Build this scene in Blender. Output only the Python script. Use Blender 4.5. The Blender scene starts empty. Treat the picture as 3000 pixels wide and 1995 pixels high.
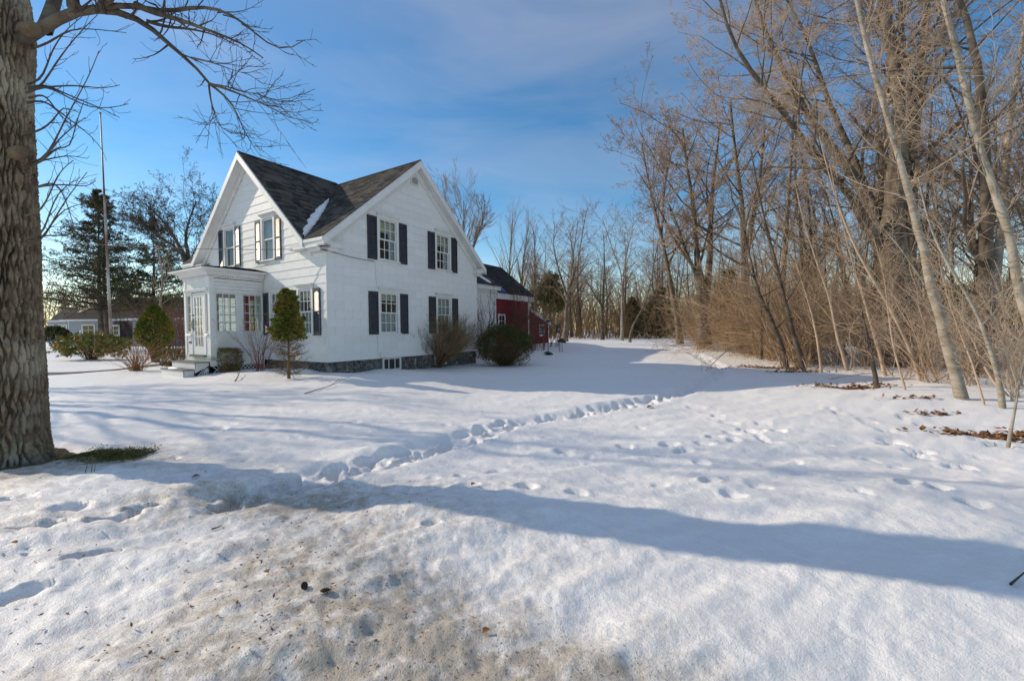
import bpy, math, random, time
import numpy as np
from mathutils import Matrix, Vector
T_START = time.time()
SC = bpy.context.scene
COL = SC.collection
R = math.radians

# ------------------------------------------------------------------ camera
EYE = 1.3
F_PX, PITCH, ROLL = 1244.30, -0.0245, -0.0097        # focal length in photo pixels (3000 wide)
cam_data = bpy.data.cameras.new('camera')
cam = bpy.data.objects.new('camera', cam_data)
COL.objects.link(cam)
cam_data.sensor_width = 36.0
cam_data.lens = F_PX / 3000.0 * 36.0
cam_data.clip_start = 0.05
cam_data.clip_end = 3000
cam.matrix_world = Matrix.Translation((0, 0, EYE)) @ Matrix.Rotation(R(90) + PITCH, 4, 'X') @ Matrix.Rotation(ROLL, 4, 'Z')
SC.camera = cam

# ------------------------------------------------------------------ light
SUN_EL = R(27.0)
SUN_AZ = R(16.5)                      # the sun stands to the left, this far in front of the picture plane
SUN_DIR = Vector((-math.cos(SUN_AZ) * math.cos(SUN_EL), math.sin(SUN_AZ) * math.cos(SUN_EL), math.sin(SUN_EL)))
sun_data = bpy.data.lights.new('sun', 'SUN')
sun_data.energy = 2.9
sun_data.angle = R(0.53)
sun_data.color = (1.0, 0.945, 0.88)
sun = bpy.data.objects.new('sun', sun_data)
sun.rotation_euler = (-SUN_DIR).to_track_quat('-Z', 'Y').to_euler()
sun.location = SUN_DIR * 60
COL.objects.link(sun)

world = bpy.data.worlds.new('World')
SC.world = world
world.use_nodes = True
wn, wl = world.node_tree.nodes, world.node_tree.links
wn.clear()
w_out = wn.new('ShaderNodeOutputWorld')
w_bg = wn.new('ShaderNodeBackground')
w_sky = wn.new('ShaderNodeTexSky')
w_sky.sky_type = 'NISHITA'
w_sky.sun_disc = False
w_sky.sun_elevation = SUN_EL
# sun_rotation is measured clockwise from +Y
w_sky.sun_rotation = math.atan2(SUN_DIR.x, SUN_DIR.y)
w_sky.altitude = 100
w_sky.air_density = 1.0
w_sky.dust_density = 0.05
w_sky.ozone_density = 2.6
w_bg.inputs['Strength'].default_value = 0.15
# thin cirrus: streaked noise on the sky direction
w_co = wn.new('ShaderNodeTexCoord')
w_map = wn.new('ShaderNodeMapping')
w_map.inputs['Rotation'].default_value = (0.2, R(-32), R(20))
w_map.inputs['Scale'].default_value = (0.9, 1.6, 4.2)
w_n1 = wn.new('ShaderNodeTexNoise')
w_n1.inputs['Scale'].default_value = 2.1
w_n1.inputs['Detail'].default_value = 7
w_n1.inputs['Roughness'].default_value = 0.52
w_n1.inputs['Distortion'].default_value = 0.5
w_r1 = wn.new('ShaderNodeValToRGB')
w_r1.color_ramp.elements[0].position = 0.43
w_r1.color_ramp.elements[1].position = 0.80
w_r1.color_ramp.elements[1].color = (0.17, 0.17, 0.17, 1)
w_mix = wn.new('ShaderNodeMix')
w_mix.data_type = 'RGBA'
w_mix.inputs['B'].default_value = (4.4, 4.5, 5.2, 1)
wl.new(w_co.outputs['Generated'], w_map.inputs['Vector'])
wl.new(w_map.outputs['Vector'], w_n1.inputs['Vector'])
wl.new(w_n1.outputs['Fac'], w_r1.inputs['Fac'])
# high cloud: the thickening towards the zenith is added to whiten the shade
w_xyz = wn.new('ShaderNodeSeparateXYZ')
w_el = wn.new('ShaderNodeMapRange')
w_el.inputs['From Min'].default_value = 0.42
w_el.inputs['From Max'].default_value = 0.85
w_el.inputs['To Max'].default_value = 0.27
w_add = wn.new('ShaderNodeMath')
w_add.operation = 'ADD'
wl.new(w_co.outputs['Generated'], w_xyz.inputs['Vector'])
wl.new(w_xyz.outputs['Z'], w_el.inputs['Value'])
wl.new(w_r1.outputs['Color'], w_add.inputs[0])
wl.new(w_el.outputs['Result'], w_add.inputs[1])
wl.new(w_add.outputs['Value'], w_mix.inputs['Factor'])
w_hs = wn.new('ShaderNodeHueSaturation')
w_hs.inputs['Hue'].default_value = 0.503
w_hs.inputs['Saturation'].default_value = 1.36
w_hs.inputs['Value'].default_value = 1.0
wl.new(w_sky.outputs['Color'], w_hs.inputs['Color'])
wl.new(w_hs.outputs['Color'], w_mix.inputs['A'])
wl.new(w_mix.outputs['Result'], w_bg.inputs['Color'])
wl.new(w_bg.outputs['Background'], w_out.inputs['Surface'])

SC.view_settings.view_transform = 'Standard'
SC.view_settings.look = 'None'
SC.view_settings.exposure = 0.36
SC.view_settings.gamma = 1.0
SC.view_settings.use_curve_mapping = False
SC.view_settings.use_white_balance = True          # the photograph is balanced for open shade
SC.view_settings.white_balance_temperature = 8300
SC.view_settings.white_balance_tint = 10
SC.render.engine = 'CYCLES'
SC.cycles.max_bounces = 6
SC.cycles.transparent_max_bounces = 12
SC.cycles.caustics_reflective = False
SC.cycles.caustics_refractive = False

# ------------------------------------------------------------------ survey helpers (measured from the photograph)
def ray(px, py):
    x = (px - 1500.0) / F_PX
    y = -(py - 997.5) / F_PX
    cr, sr = math.cos(ROLL), math.sin(ROLL)
    x, y = cr * x - sr * y, sr * x + cr * y
    cp, sp = math.cos(PITCH), math.sin(PITCH)
    return np.array([x, cp - sp * y, sp + cp * y])
def at(px, py, Y):
    r = ray(px, py)
    return np.array([0, 0, EYE]) + r * (Y / r[1])
def on_level(px, py, z=0.0):
    r = ray(px, py)
    return np.array([0, 0, EYE]) + r * ((z - EYE) / r[2])

# ------------------------------------------------------------------ numeric noise
def _h(ix, iy, iz, s):
    n = (ix.astype(np.int64) * 374761393 + iy.astype(np.int64) * 668265263 + iz.astype(np.int64) * 2147483647 + s * 974634777) & 0xffffffff
    n = ((n ^ (n >> 13)) * 1274126177) & 0xffffffff
    n = (n ^ (n >> 16)) & 0xffffff
    return n / float(0xffffff)
def vn3(x, y, z, s=0):
    x, y, z = np.broadcast_arrays(np.asarray(x, float), np.asarray(y, float), np.asarray(z, float))
    ix, iy, iz = np.floor(x), np.floor(y), np.floor(z)
    fx, fy, fz = x - ix, y - iy, z - iz
    fx, fy, fz = [t * t * t * (t * (t * 6 - 15) + 10) for t in (fx, fy, fz)]
    def c(a, b, d): return _h(ix + a, iy + b, iz + d, s)
    l = lambda a, b, t: a + (b - a) * t
    x00 = l(c(0, 0, 0), c(1, 0, 0), fx); x10 = l(c(0, 1, 0), c(1, 1, 0), fx)
    x01 = l(c(0, 0, 1), c(1, 0, 1), fx); x11 = l(c(0, 1, 1), c(1, 1, 1), fx)
    return l(l(x00, x10, fy), l(x01, x11, fy), fz) * 2 - 1
def vn2(x, y, s=0):
    x, y = np.broadcast_arrays(np.asarray(x, float), np.asarray(y, float))
    ix, iy = np.floor(x), np.floor(y)
    fx, fy = x - ix, y - iy
    fx, fy = [t * t * t * (t * (t * 6 - 15) + 10) for t in (fx, fy)]
    z0 = np.zeros_like(ix)
    c = lambda a, b: _h(ix + a, iy + b, z0, s)
    l = lambda a, b, t: a + (b - a) * t
    return l(l(c(0, 0), c(1, 0), fx), l(c(0, 1), c(1, 1), fx), fy) * 2 - 1
def fbm2(x, y, o=4, s=0, g=0.5):
    a, t, k = 1.0, 0.0, 0.0
    for i in range(o):
        t = t + a * vn2(x * 2 ** i + 17.3 * i, y * 2 ** i - 9.1 * i, s + i); k += a; a *= g
    return t / k
def sstep(a, b, x):
    t = np.clip((x - a) / (b - a), 0, 1)
    return t * t * (3 - 2 * t)

# ------------------------------------------------------------------ objects, tags
def tag(o, label=None, cat=None, group=None, kind=None):
    if label: o['label'] = label
    if cat: o['category'] = cat
    if group: o['group'] = group
    if kind: o['kind'] = kind
    return o
def empty(name, loc=(0, 0, 0), rz=0.0, label=None, cat=None, group=None):
    o = bpy.data.objects.new(name, None)
    o.empty_display_size = 0.2
    o.location = loc
    o.rotation_euler = (0, 0, rz)
    COL.objects.link(o)
    return tag(o, label, cat, group)
def put(name, mesh, mat=None, parent=None):
    o = bpy.data.objects.new(name, mesh)
    if mat is not None and len(mesh.materials) == 0:
        mesh.materials.append(mat)
    if parent is not None: o.parent = parent
    if name in ('twigs', 'tips', 'foliage', 'branches'): o['kind'] = 'stuff'
    COL.objects.link(o)
    return o
def np_mesh(name, V, quads=None, tris=None, smooth=True):
    V = np.ascontiguousarray(V, dtype=np.float32)
    me = bpy.data.meshes.new(name)
    nq = 0 if quads is None else len(quads)
    nt = 0 if tris is None else len(tris)
    me.vertices.add(len(V)); me.vertices.foreach_set('co', V.ravel())
    li = []
    if nq: li.append(np.asarray(quads, np.int32).ravel())
    if nt: li.append(np.asarray(tris, np.int32).ravel())
    li = np.concatenate(li)
    me.loops.add(len(li)); me.loops.foreach_set('vertex_index', li)
    st = np.concatenate([np.arange(nq) * 4, nq * 4 + np.arange(nt) * 3]).astype(np.int32)
    me.polygons.add(nq + nt)
    me.polygons.foreach_set('loop_start', st)
    me.polygons.foreach_set('use_smooth', np.full(nq + nt, smooth, dtype=bool))
    me.update(calc_edges=True)
    return me
def copy_tree(o, parent=None):
    c = o.copy(); COL.objects.link(c); c.parent = parent
    for ch in list(o.children): copy_tree(ch, c)
    return c

class MB:
    """collects boxes, bars and prisms into one mesh"""
    def __init__(s): s.v = []; s.f = []
    def box(s, x0, x1, y0, y1, z0, z1):
        b = len(s.v)
        if x0 > x1: x0, x1 = x1, x0
        if y0 > y1: y0, y1 = y1, y0
        if z0 > z1: z0, z1 = z1, z0
        s.v += [(x0, y0, z0), (x1, y0, z0), (x1, y1, z0), (x0, y1, z0), (x0, y0, z1), (x1, y0, z1), (x1, y1, z1), (x0, y1, z1)]
        s.f += [tuple(b + i for i in q) for q in ((0, 3, 2, 1), (4, 5, 6, 7), (0, 1, 5, 4), (1, 2, 6, 5), (2, 3, 7, 6), (3, 0, 4, 7))]
        return s
    def prism(s, pts, d):
        """polygon pts (3D) extruded by vector d"""
        b = len(s.v); n = len(pts)
        s.v += [tuple(p) for p in pts] + [tuple(p[i] + d[i] for i in range(3)) for p in pts]
        s.f.append(tuple(b + i for i in range(n - 1, -1, -1)))
        s.f.append(tuple(b + n + i for i in range(n)))
        for i in range(n):
            j = (i + 1) % n
            s.f.append((b + i, b + j, b + n + j, b + n + i))
        return s
    def tube(s, pts, r, n=8):
        pts = [np.array(p, float) for p in pts]
        rr = r if hasattr(r, '__len__') else [r] * len(pts)
        b = len(s.v)
        for i, p in enumerate(pts):
            t = pts[min(i + 1, len(pts) - 1)] - pts[max(i - 1, 0)]
            t = t / (np.linalg.norm(t) + 1e-9)
            a = np.array([0, 0, 1.0]) if abs(t[2]) < 0.9 else np.array([1.0, 0, 0])
            e = np.cross(t, a); e /= np.linalg.norm(e); g = np.cross(t, e)
            for k in range(n):
                c = 2 * math.pi * k / n
                s.v.append(tuple(p + rr[i] * (math.cos(c) * e + math.sin(c) * g)))
        for i in range(len(pts) - 1):
            for k in range(n):
                k2 = (k + 1) % n
                s.f.append((b + i * n + k, b + i * n + k2, b + (i + 1) * n + k2, b + (i + 1) * n + k))
        s.f.append(tuple(b + k for k in range(n - 1, -1, -1)))
        e0 = b + (len(pts) - 1) * n
        s.f.append(tuple(e0 + k for k in range(n)))
        return s
    def lathe(s, prof, c=(0, 0, 0), n=16):
        b = len(s.v)
        for r, z in prof:
            for k in range(n):
                a = 2 * math.pi * k / n
                s.v.append((c[0] + r * math.cos(a), c[1] + r * math.sin(a), c[2] + z))
        for i in range(len(prof) - 1):
            for k in range(n):
                k2 = (k + 1) % n
                s.f.append((b + i * n + k, b + i * n + k2, b + (i + 1) * n + k2, b + (i + 1) * n + k))
        s.f.append(tuple(b + k for k in range(n - 1, -1, -1)))
        e0 = b + (len(prof) - 1) * n
        s.f.append(tuple(e0 + k for k in range(n)))
        return s
    def mesh(s, name, smooth=False):
        me = bpy.data.meshes.new(name)
        me.from_pydata(s.v, [], s.f)
        if smooth:
            me.polygons.foreach_set('use_smooth', np.ones(len(me.polygons), dtype=bool))
        me.update()
        return me
    def put(s, name, mat, parent=None, smooth=False):
        return put(name, s.mesh(name, smooth), mat, parent)

# ------------------------------------------------------------------ materials
def new_mat(name):
    m = bpy.data.materials.new(name); m.use_nodes = True
    nt = m.node_tree
    return m, nt.nodes, nt.links, nt.nodes['Principled BSDF']
def mat(name, c1, c2=None, rough=0.7, scale=6.0, detail=5, bump=0.0, bscale=None, spec=0.3, stretch=(1, 1, 1), metal=0.0, lo=0.35, hi=0.65, rand=0.0, c3=None, s3=1.3, lo3=0.55, hi3=0.7):
    m, n, l, p = new_mat(name)
    p.inputs['Roughness'].default_value = rough
    p.inputs['Specular IOR Level'].default_value = spec
    p.inputs['Metallic'].default_value = metal
    co = n.new('ShaderNodeTexCoord'); mp = n.new('ShaderNodeMapping')
    mp.inputs['Scale'].default_value = stretch
    l.new(co.outputs['Object'], mp.inputs['Vector'])
    if c2 is None: c2 = tuple(x * 0.86 for x in c1)
    no = n.new('ShaderNodeTexNoise'); no.inputs['Scale'].default_value = scale; no.inputs['Detail'].default_value = detail
    l.new(mp.outputs['Vector'], no.inputs['Vector'])
    ra = n.new('ShaderNodeMapRange'); ra.inputs['From Min'].default_value = lo; ra.inputs['From Max'].default_value = hi
    l.new(no.outputs['Fac'], ra.inputs['Value'])
    mx = n.new('ShaderNodeMix'); mx.data_type = 'RGBA'
    mx.inputs['A'].default_value = (*c1, 1); mx.inputs['B'].default_value = (*c2, 1)
    l.new(ra.outputs['Result'], mx.inputs['Factor'])
    out = mx.outputs['Result']
    if c3 is not None:
        n3 = n.new('ShaderNodeTexNoise'); n3.inputs['Scale'].default_value = s3; n3.inputs['Detail'].default_value = 4
        l.new(co.outputs['Object'], n3.inputs['Vector'])
        r3 = n.new('ShaderNodeMapRange'); r3.inputs['From Min'].default_value = lo3; r3.inputs['From Max'].default_value = hi3
        l.new(n3.outputs['Fac'], r3.inputs['Value'])
        m3 = n.new('ShaderNodeMix'); m3.data_type = 'RGBA'
        l.new(out, m3.inputs['A']); m3.inputs['B'].default_value = (*c3, 1)
        l.new(r3.outputs['Result'], m3.inputs['Factor'])
        out = m3.outputs['Result']
    if rand > 0:
        oi = n.new('ShaderNodeObjectInfo'); hs = n.new('ShaderNodeHueSaturation')
        rr = n.new('ShaderNodeMapRange'); rr.inputs['To Min'].default_value = 1 - rand; rr.inputs['To Max'].default_value = 1 + rand
        l.new(oi.outputs['Random'], rr.inputs['Value']); l.new(rr.outputs['Result'], hs.inputs['Value'])
        l.new(out, hs.inputs['Color']); out = hs.outputs['Color']
    l.new(out, p.inputs['Base Color'])
    if bump > 0:
        nb = n.new('ShaderNodeTexNoise'); nb.inputs['Scale'].default_value = bscale or scale * 2; nb.inputs['Detail'].default_value = 6
        l.new(mp.outputs['Vector'], nb.inputs['Vector'])
        bp = n.new('ShaderNodeBump'); bp.inputs['Strength'].default_value = 0.8; bp.inputs['Distance'].default_value = bump
        l.new(nb.outputs['Fac'], bp.inputs['Height']); l.new(bp.outputs['Normal'], p.inputs['Normal'])
    return m

M = {}
M['white_paint'] = mat('white_paint', (0.74, 0.74, 0.73), (0.66, 0.66, 0.64), rough=0.55, scale=2.2, bump=0.002, bscale=40, c3=(0.58, 0.57, 0.53), s3=0.9, lo3=0.62, hi3=0.85)
M['siding'] = mat('siding_paint', (0.76, 0.76, 0.75), (0.72, 0.72, 0.71), rough=0.6, scale=1.6, bump=0.0015, bscale=30, stretch=(14, 14, 0.8), rand=0.035)
M['wall_core'] = mat('wall_core', (0.30, 0.29, 0.27), rough=0.9)
M['navy'] = mat('navy_paint', (0.022, 0.026, 0.040), (0.034, 0.038, 0.052), rough=0.38, scale=5, spec=0.5)
M['louvre'] = mat('louvre_paint', (0.030, 0.034, 0.046), (0.05, 0.053, 0.06), rough=0.42, scale=5, spec=0.6)
M['stone'] = mat('granite', (0.16, 0.16, 0.155), (0.045, 0.047, 0.05), rough=0.85, scale=14, bump=0.03, bscale=9, c3=(0.30, 0.29, 0.26), s3=5, rand=0.2)
M['mortar'] = mat('mortar', (0.12, 0.115, 0.105), rough=0.95, scale=20, bump=0.01)
M['wood_grey'] = mat('weathered_wood', (0.20, 0.19, 0.16), (0.12, 0.115, 0.10), rough=0.85, scale=6, stretch=(1, 8, 8), bump=0.004)
M['black'] = mat('black_metal_and_shade', (0.012, 0.013, 0.015), rough=0.45)  # also on the blocks that stand in for shade under porch and stoop
M['dark_metal'] = mat('dark_metal', (0.03, 0.035, 0.04), (0.05, 0.05, 0.05), rough=0.5, metal=0.3)
M['red_door'] = mat('red_paint', (0.45, 0.03, 0.04), (0.38, 0.026, 0.034), rough=0.45)
M['barn_red'] = mat('barn_red', (0.25, 0.022, 0.038), (0.18, 0.017, 0.028), rough=0.8, scale=3, stretch=(10, 10, 1), bump=0.004, rand=0.08)
M['shade'] = mat('roller_shade', (0.62, 0.58, 0.42), rough=0.9)
M['curtain'] = mat('lace_curtain', (0.62, 0.63, 0.62), (0.42, 0.43, 0.43), rough=0.9, scale=30, stretch=(3, 3, 0.4))
M['curtain_dark'] = mat('brown_drape', (0.16, 0.07, 0.05), (0.05, 0.03, 0.03), rough=0.9, scale=18, stretch=(3, 3, 0.5))
M['cable'] = mat('cable', (0.02, 0.02, 0.022), rough=0.6)
M['rust_pole'] = mat('flagpole_paint', (0.50, 0.48, 0.44), (0.42, 0.38, 0.33), rough=0.5, scale=1.2, stretch=(1, 1, 0.25), c3=(0.16, 0.06, 0.04), s3=0.35, lo3=0.44, hi3=0.56)
M['grey_siding'] = mat('grey_siding', (0.36, 0.38, 0.41), (0.31, 0.33, 0.36), rough=0.7, scale=2, rand=0.06)
M['brick'] = mat('chimney_brick', (0.22, 0.075, 0.045), (0.13, 0.05, 0.035), rough=0.9, scale=9)
M['tarp'] = mat('blue_tarp', (0.01, 0.05, 0.25), (0.01, 0.035, 0.18), rough=0.35, scale=7, bump=0.02)
M['asphalt'] = mat('asphalt', (0.075, 0.07, 0.065), (0.11, 0.105, 0.10), rough=0.9, scale=20, bump=0.006)
M['plastic_red'] = mat('red_plastic', (0.45, 0.03, 0.03), rough=0.4)
M['clear_plastic'] = mat('seed_tube', (0.10, 0.09, 0.08), (0.05, 0.045, 0.04), rough=0.3)

def glass_mat():
    m = bpy.data.materials.new('window_glass'); m.use_nodes = True
    n, l = m.node_tree.nodes, m.node_tree.links
    n.clear()
    o = n.new('ShaderNodeOutputMaterial'); mx = n.new('ShaderNodeMixShader')
    t = n.new('ShaderNodeBsdfTransparent'); t.inputs['Color'].default_value = (0.86, 0.9, 0.9, 1)
    g = n.new('ShaderNodeBsdfGlossy'); g.inputs['Roughness'].default_value = 0.02
    fr = n.new('ShaderNodeFresnel'); fr.inputs['IOR'].default_value = 1.6
    co = n.new('ShaderNodeTexCoord'); no = n.new('ShaderNodeTexNoise'); no.inputs['Scale'].default_value = 2.5
    bp = n.new('ShaderNodeBump'); bp.inputs['Distance'].default_value = 0.004; bp.inputs['Strength'].default_value = 0.5
    l.new(co.outputs['Object'], no.inputs['Vector']); l.new(no.outputs['Fac'], bp.inputs['Height'])
    l.new(bp.outputs['Normal'], g.inputs['Normal']); l.new(bp.outputs['Normal'], fr.inputs['Normal'])
    ge = n.new('ShaderNodeNewGeometry'); iv = n.new('ShaderNodeMath'); iv.operation = 'SUBTRACT'; iv.inputs[0].default_value = 1.0
    l.new(ge.outputs['Backfacing'], iv.inputs[1]); mu = n.new('ShaderNodeMath'); mu.operation = 'MULTIPLY'     # each thin pane reflects once, at its near face
    l.new(fr.outputs['Fac'], mu.inputs[0]); l.new(iv.outputs[0], mu.inputs[1])
    l.new(mu.outputs[0], mx.inputs['Fac']); l.new(t.outputs['BSDF'], mx.inputs[1]); l.new(g.outputs['BSDF'], mx.inputs[2])
    l.new(mx.outputs['Shader'], o.inputs['Surface'])
    return m
M['glass'] = glass_mat()

def shingle_mat(name, c1, c2, dirt):
    m, n, l, p = new_mat(name)
    p.inputs['Roughness'].default_value = 0.9
    p.inputs['Specular IOR Level'].default_value = 0.12
    a = n.new('ShaderNodeAttribute'); a.attribute_name = 'tone'
    mx = n.new('ShaderNodeMix'); mx.data_type = 'RGBA'
    mx.inputs['A'].default_value = (*c1, 1); mx.inputs['B'].default_value = (*c2, 1)
    l.new(a.outputs['Fac'], mx.inputs['Factor'])
    co = n.new('ShaderNodeTexCoord'); no = n.new('ShaderNodeTexNoise'); no.inputs['Scale'].default_value = 60; no.inputs['Detail'].default_value = 3
    l.new(co.outputs['Object'], no.inputs['Vector'])
    m2 = n.new('ShaderNodeMix'); m2.data_type = 'RGBA'; m2.blend_type = 'MULTIPLY'; m2.inputs['Factor'].default_value = 0.6
    l.new(mx.outputs['Result'], m2.inputs['A']); l.new(no.outputs['Color'], m2.inputs['B'])
    n3 = n.new('ShaderNodeTexNoise'); n3.inputs['Scale'].default_value = 1.1; n3.inputs['Detail'].default_value = 5
    l.new(co.outputs['Object'], n3.inputs['Vector'])
    r3 = n.new('ShaderNodeMapRange'); r3.inputs['From Min'].default_value = 0.5; r3.inputs['From Max'].default_value = 0.75
    l.new(n3.outputs['Fac'], r3.inputs['Value'])
    m3 = n.new('ShaderNodeMix'); m3.data_type = 'RGBA'; m3.inputs['B'].default_value = (*dirt, 1)
    l.new(r3.outputs['Result'], m3.inputs['Factor']); l.new(m2.outputs['Result'], m3.inputs['A'])
    l.new(m3.outputs['Result'], p.inputs['Base Color'])
    bp = n.new('ShaderNodeBump'); bp.inputs['Distance'].default_value = 0.004; bp.inputs['Strength'].default_value = 0.6
    l.new(no.outputs['Fac'], bp.inputs['Height']); l.new(bp.outputs['Normal'], p.inputs['Normal'])
    return m
M['roof'] = shingle_mat('roof_shingle', (0.05, 0.05, 0.054), (0.20, 0.18, 0.15), (0.14, 0.125, 0.105))
M['roof_dark'] = shingle_mat('dark_roof_shingle', (0.018, 0.019, 0.022), (0.04, 0.04, 0.043), (0.03, 0.028, 0.027))
M['roof_old'] = shingle_mat('old_roof_shingle', (0.035, 0.035, 0.04), (0.09, 0.088, 0.085), (0.06, 0.055, 0.05))

def bark(name, c1, c2, c3, scale=5, st=(1, 1, 0.22), bump=0.02, lo3=0.5, hi3=0.66):
    return mat(name, c1, c2, rough=0.9, scale=scale, stretch=st, bump=bump, bscale=scale * 2.4, spec=0.15, c3=c3, s3=2.2, lo3=lo3, hi3=hi3, detail=6)
M['bark_ash'] = bark('ash_bark', (0.29, 0.215, 0.15), (0.12, 0.085, 0.058), (0.40, 0.335, 0.255), scale=16, st=(1, 1, 0.6), bump=0.014)
M['bark_scar'] = bark('healed_scar', (0.20, 0.14, 0.09), (0.13, 0.09, 0.06), (0.24, 0.18, 0.12), scale=9)
M['bark_maple'] = bark('maple_bark', (0.16, 0.122, 0.09), (0.085, 0.065, 0.05), (0.21, 0.175, 0.135), scale=8, st=(1, 1, 0.15), bump=0.05)
M['bark_limb'] = bark('limb_bark', (0.13, 0.10, 0.075), (0.07, 0.055, 0.042), (0.20, 0.17, 0.12), scale=18, st=(1, 1, 0.5), bump=0.02)
M['bark_pale'] = bark('pale_bark', (0.36, 0.31, 0.245), (0.20, 0.165, 0.125), (0.44, 0.395, 0.33), scale=7, st=(0.6, 0.6, 2.4), bump=0.02, lo3=0.45, hi3=0.7)
M['bark_far'] = bark('far_bark', (0.19, 0.145, 0.105), (0.12, 0.092, 0.07), (0.25, 0.205, 0.155))
M['bark_dark'] = bark('dark_bark', (0.115, 0.09, 0.07), (0.065, 0.052, 0.04), (0.17, 0.14, 0.11))
M['twig'] = mat('twig', (0.54, 0.40, 0.285), (0.38, 0.255, 0.175), rough=0.8, scale=1.5, spec=0.2)
M['twig_far'] = mat('far_twig', (0.37, 0.26, 0.18), (0.25, 0.165, 0.11), rough=0.85, scale=1.0, spec=0.15)
M['twig_dark'] = mat('dark_twig', (0.10, 0.075, 0.062), (0.065, 0.05, 0.042), rough=0.85, scale=2, spec=0.2)
M['twig_tan'] = mat('tan_twig', (0.52, 0.375, 0.245), (0.36, 0.235, 0.14), rough=0.85, scale=0.8, spec=0.15)
M['twig_bush'] = mat('bush_twig', (0.36, 0.24, 0.13), (0.24, 0.15, 0.085), rough=0.85, scale=2)
M['twig_red'] = mat('red_twig', (0.20, 0.045, 0.05), (0.14, 0.055, 0.05), rough=0.7, scale=3)
M['twig_brown'] = mat('brown_twig', (0.21, 0.13, 0.07), (0.14, 0.085, 0.05), rough=0.85, scale=2)
M['twig_orange'] = mat('orange_stalk', (0.34, 0.17, 0.07), (0.26, 0.13, 0.06), rough=0.8, scale=3)
def leaf_mat(name, c1, c2, c3, sc=3.0, rough=0.6):
    return mat(name, c1, c2, rough=rough, scale=sc, detail=4, spec=0.3, c3=c3, s3=1.7, lo3=0.48, hi3=0.62)
M['rhodo_leaf'] = leaf_mat('rhododendron_leaf', (0.22, 0.235, 0.045), (0.12, 0.14, 0.03), (0.30, 0.18, 0.05), 5, 0.45)
M['cone_leaf'] = leaf_mat('arborvitae_leaf', (0.14, 0.175, 0.03), (0.07, 0.10, 0.02), (0.24, 0.20, 0.04), 4)
M['fir_leaf'] = leaf_mat('fir_needle', (0.21, 0.215, 0.04), (0.12, 0.135, 0.03), (0.27, 0.20, 0.05), 5)
M['hedge_leaf'] = leaf_mat('hedge_leaf', (0.17, 0.165, 0.04), (0.09, 0.085, 0.03), (0.22, 0.12, 0.05), 8, 0.5)
M['yew_leaf'] = leaf_mat('yew_leaf', (0.075, 0.10, 0.022), (0.04, 0.055, 0.015), (0.14, 0.095, 0.035), 4)
M['spruce_leaf'] = leaf_mat('spruce_needle', (0.085, 0.085, 0.038), (0.045, 0.05, 0.026), (0.15, 0.095, 0.04), 1.2, 0.7)
M['pine_leaf'] = leaf_mat('pine_needle', (0.07, 0.10, 0.035), (0.035, 0.055, 0.024), (0.14, 0.14, 0.04), 0.9, 0.7)
M['dead_leaf'] = mat('dead_leaf', (0.26, 0.12, 0.05), (0.15, 0.07, 0.035), rough=0.8, scale=15)
M['grass'] = mat('winter_grass', (0.16, 0.15, 0.045), (0.09, 0.10, 0.03), rough=0.85, scale=10)
M['cone_brown'] = mat('pine_cone', (0.12, 0.07, 0.045), (0.06, 0.035, 0.025), rough=0.8, scale=40)
M['soil'] = mat('soil', (0.055, 0.045, 0.03), (0.09, 0.075, 0.04), rough=0.95, scale=12, bump=0.02)

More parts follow.
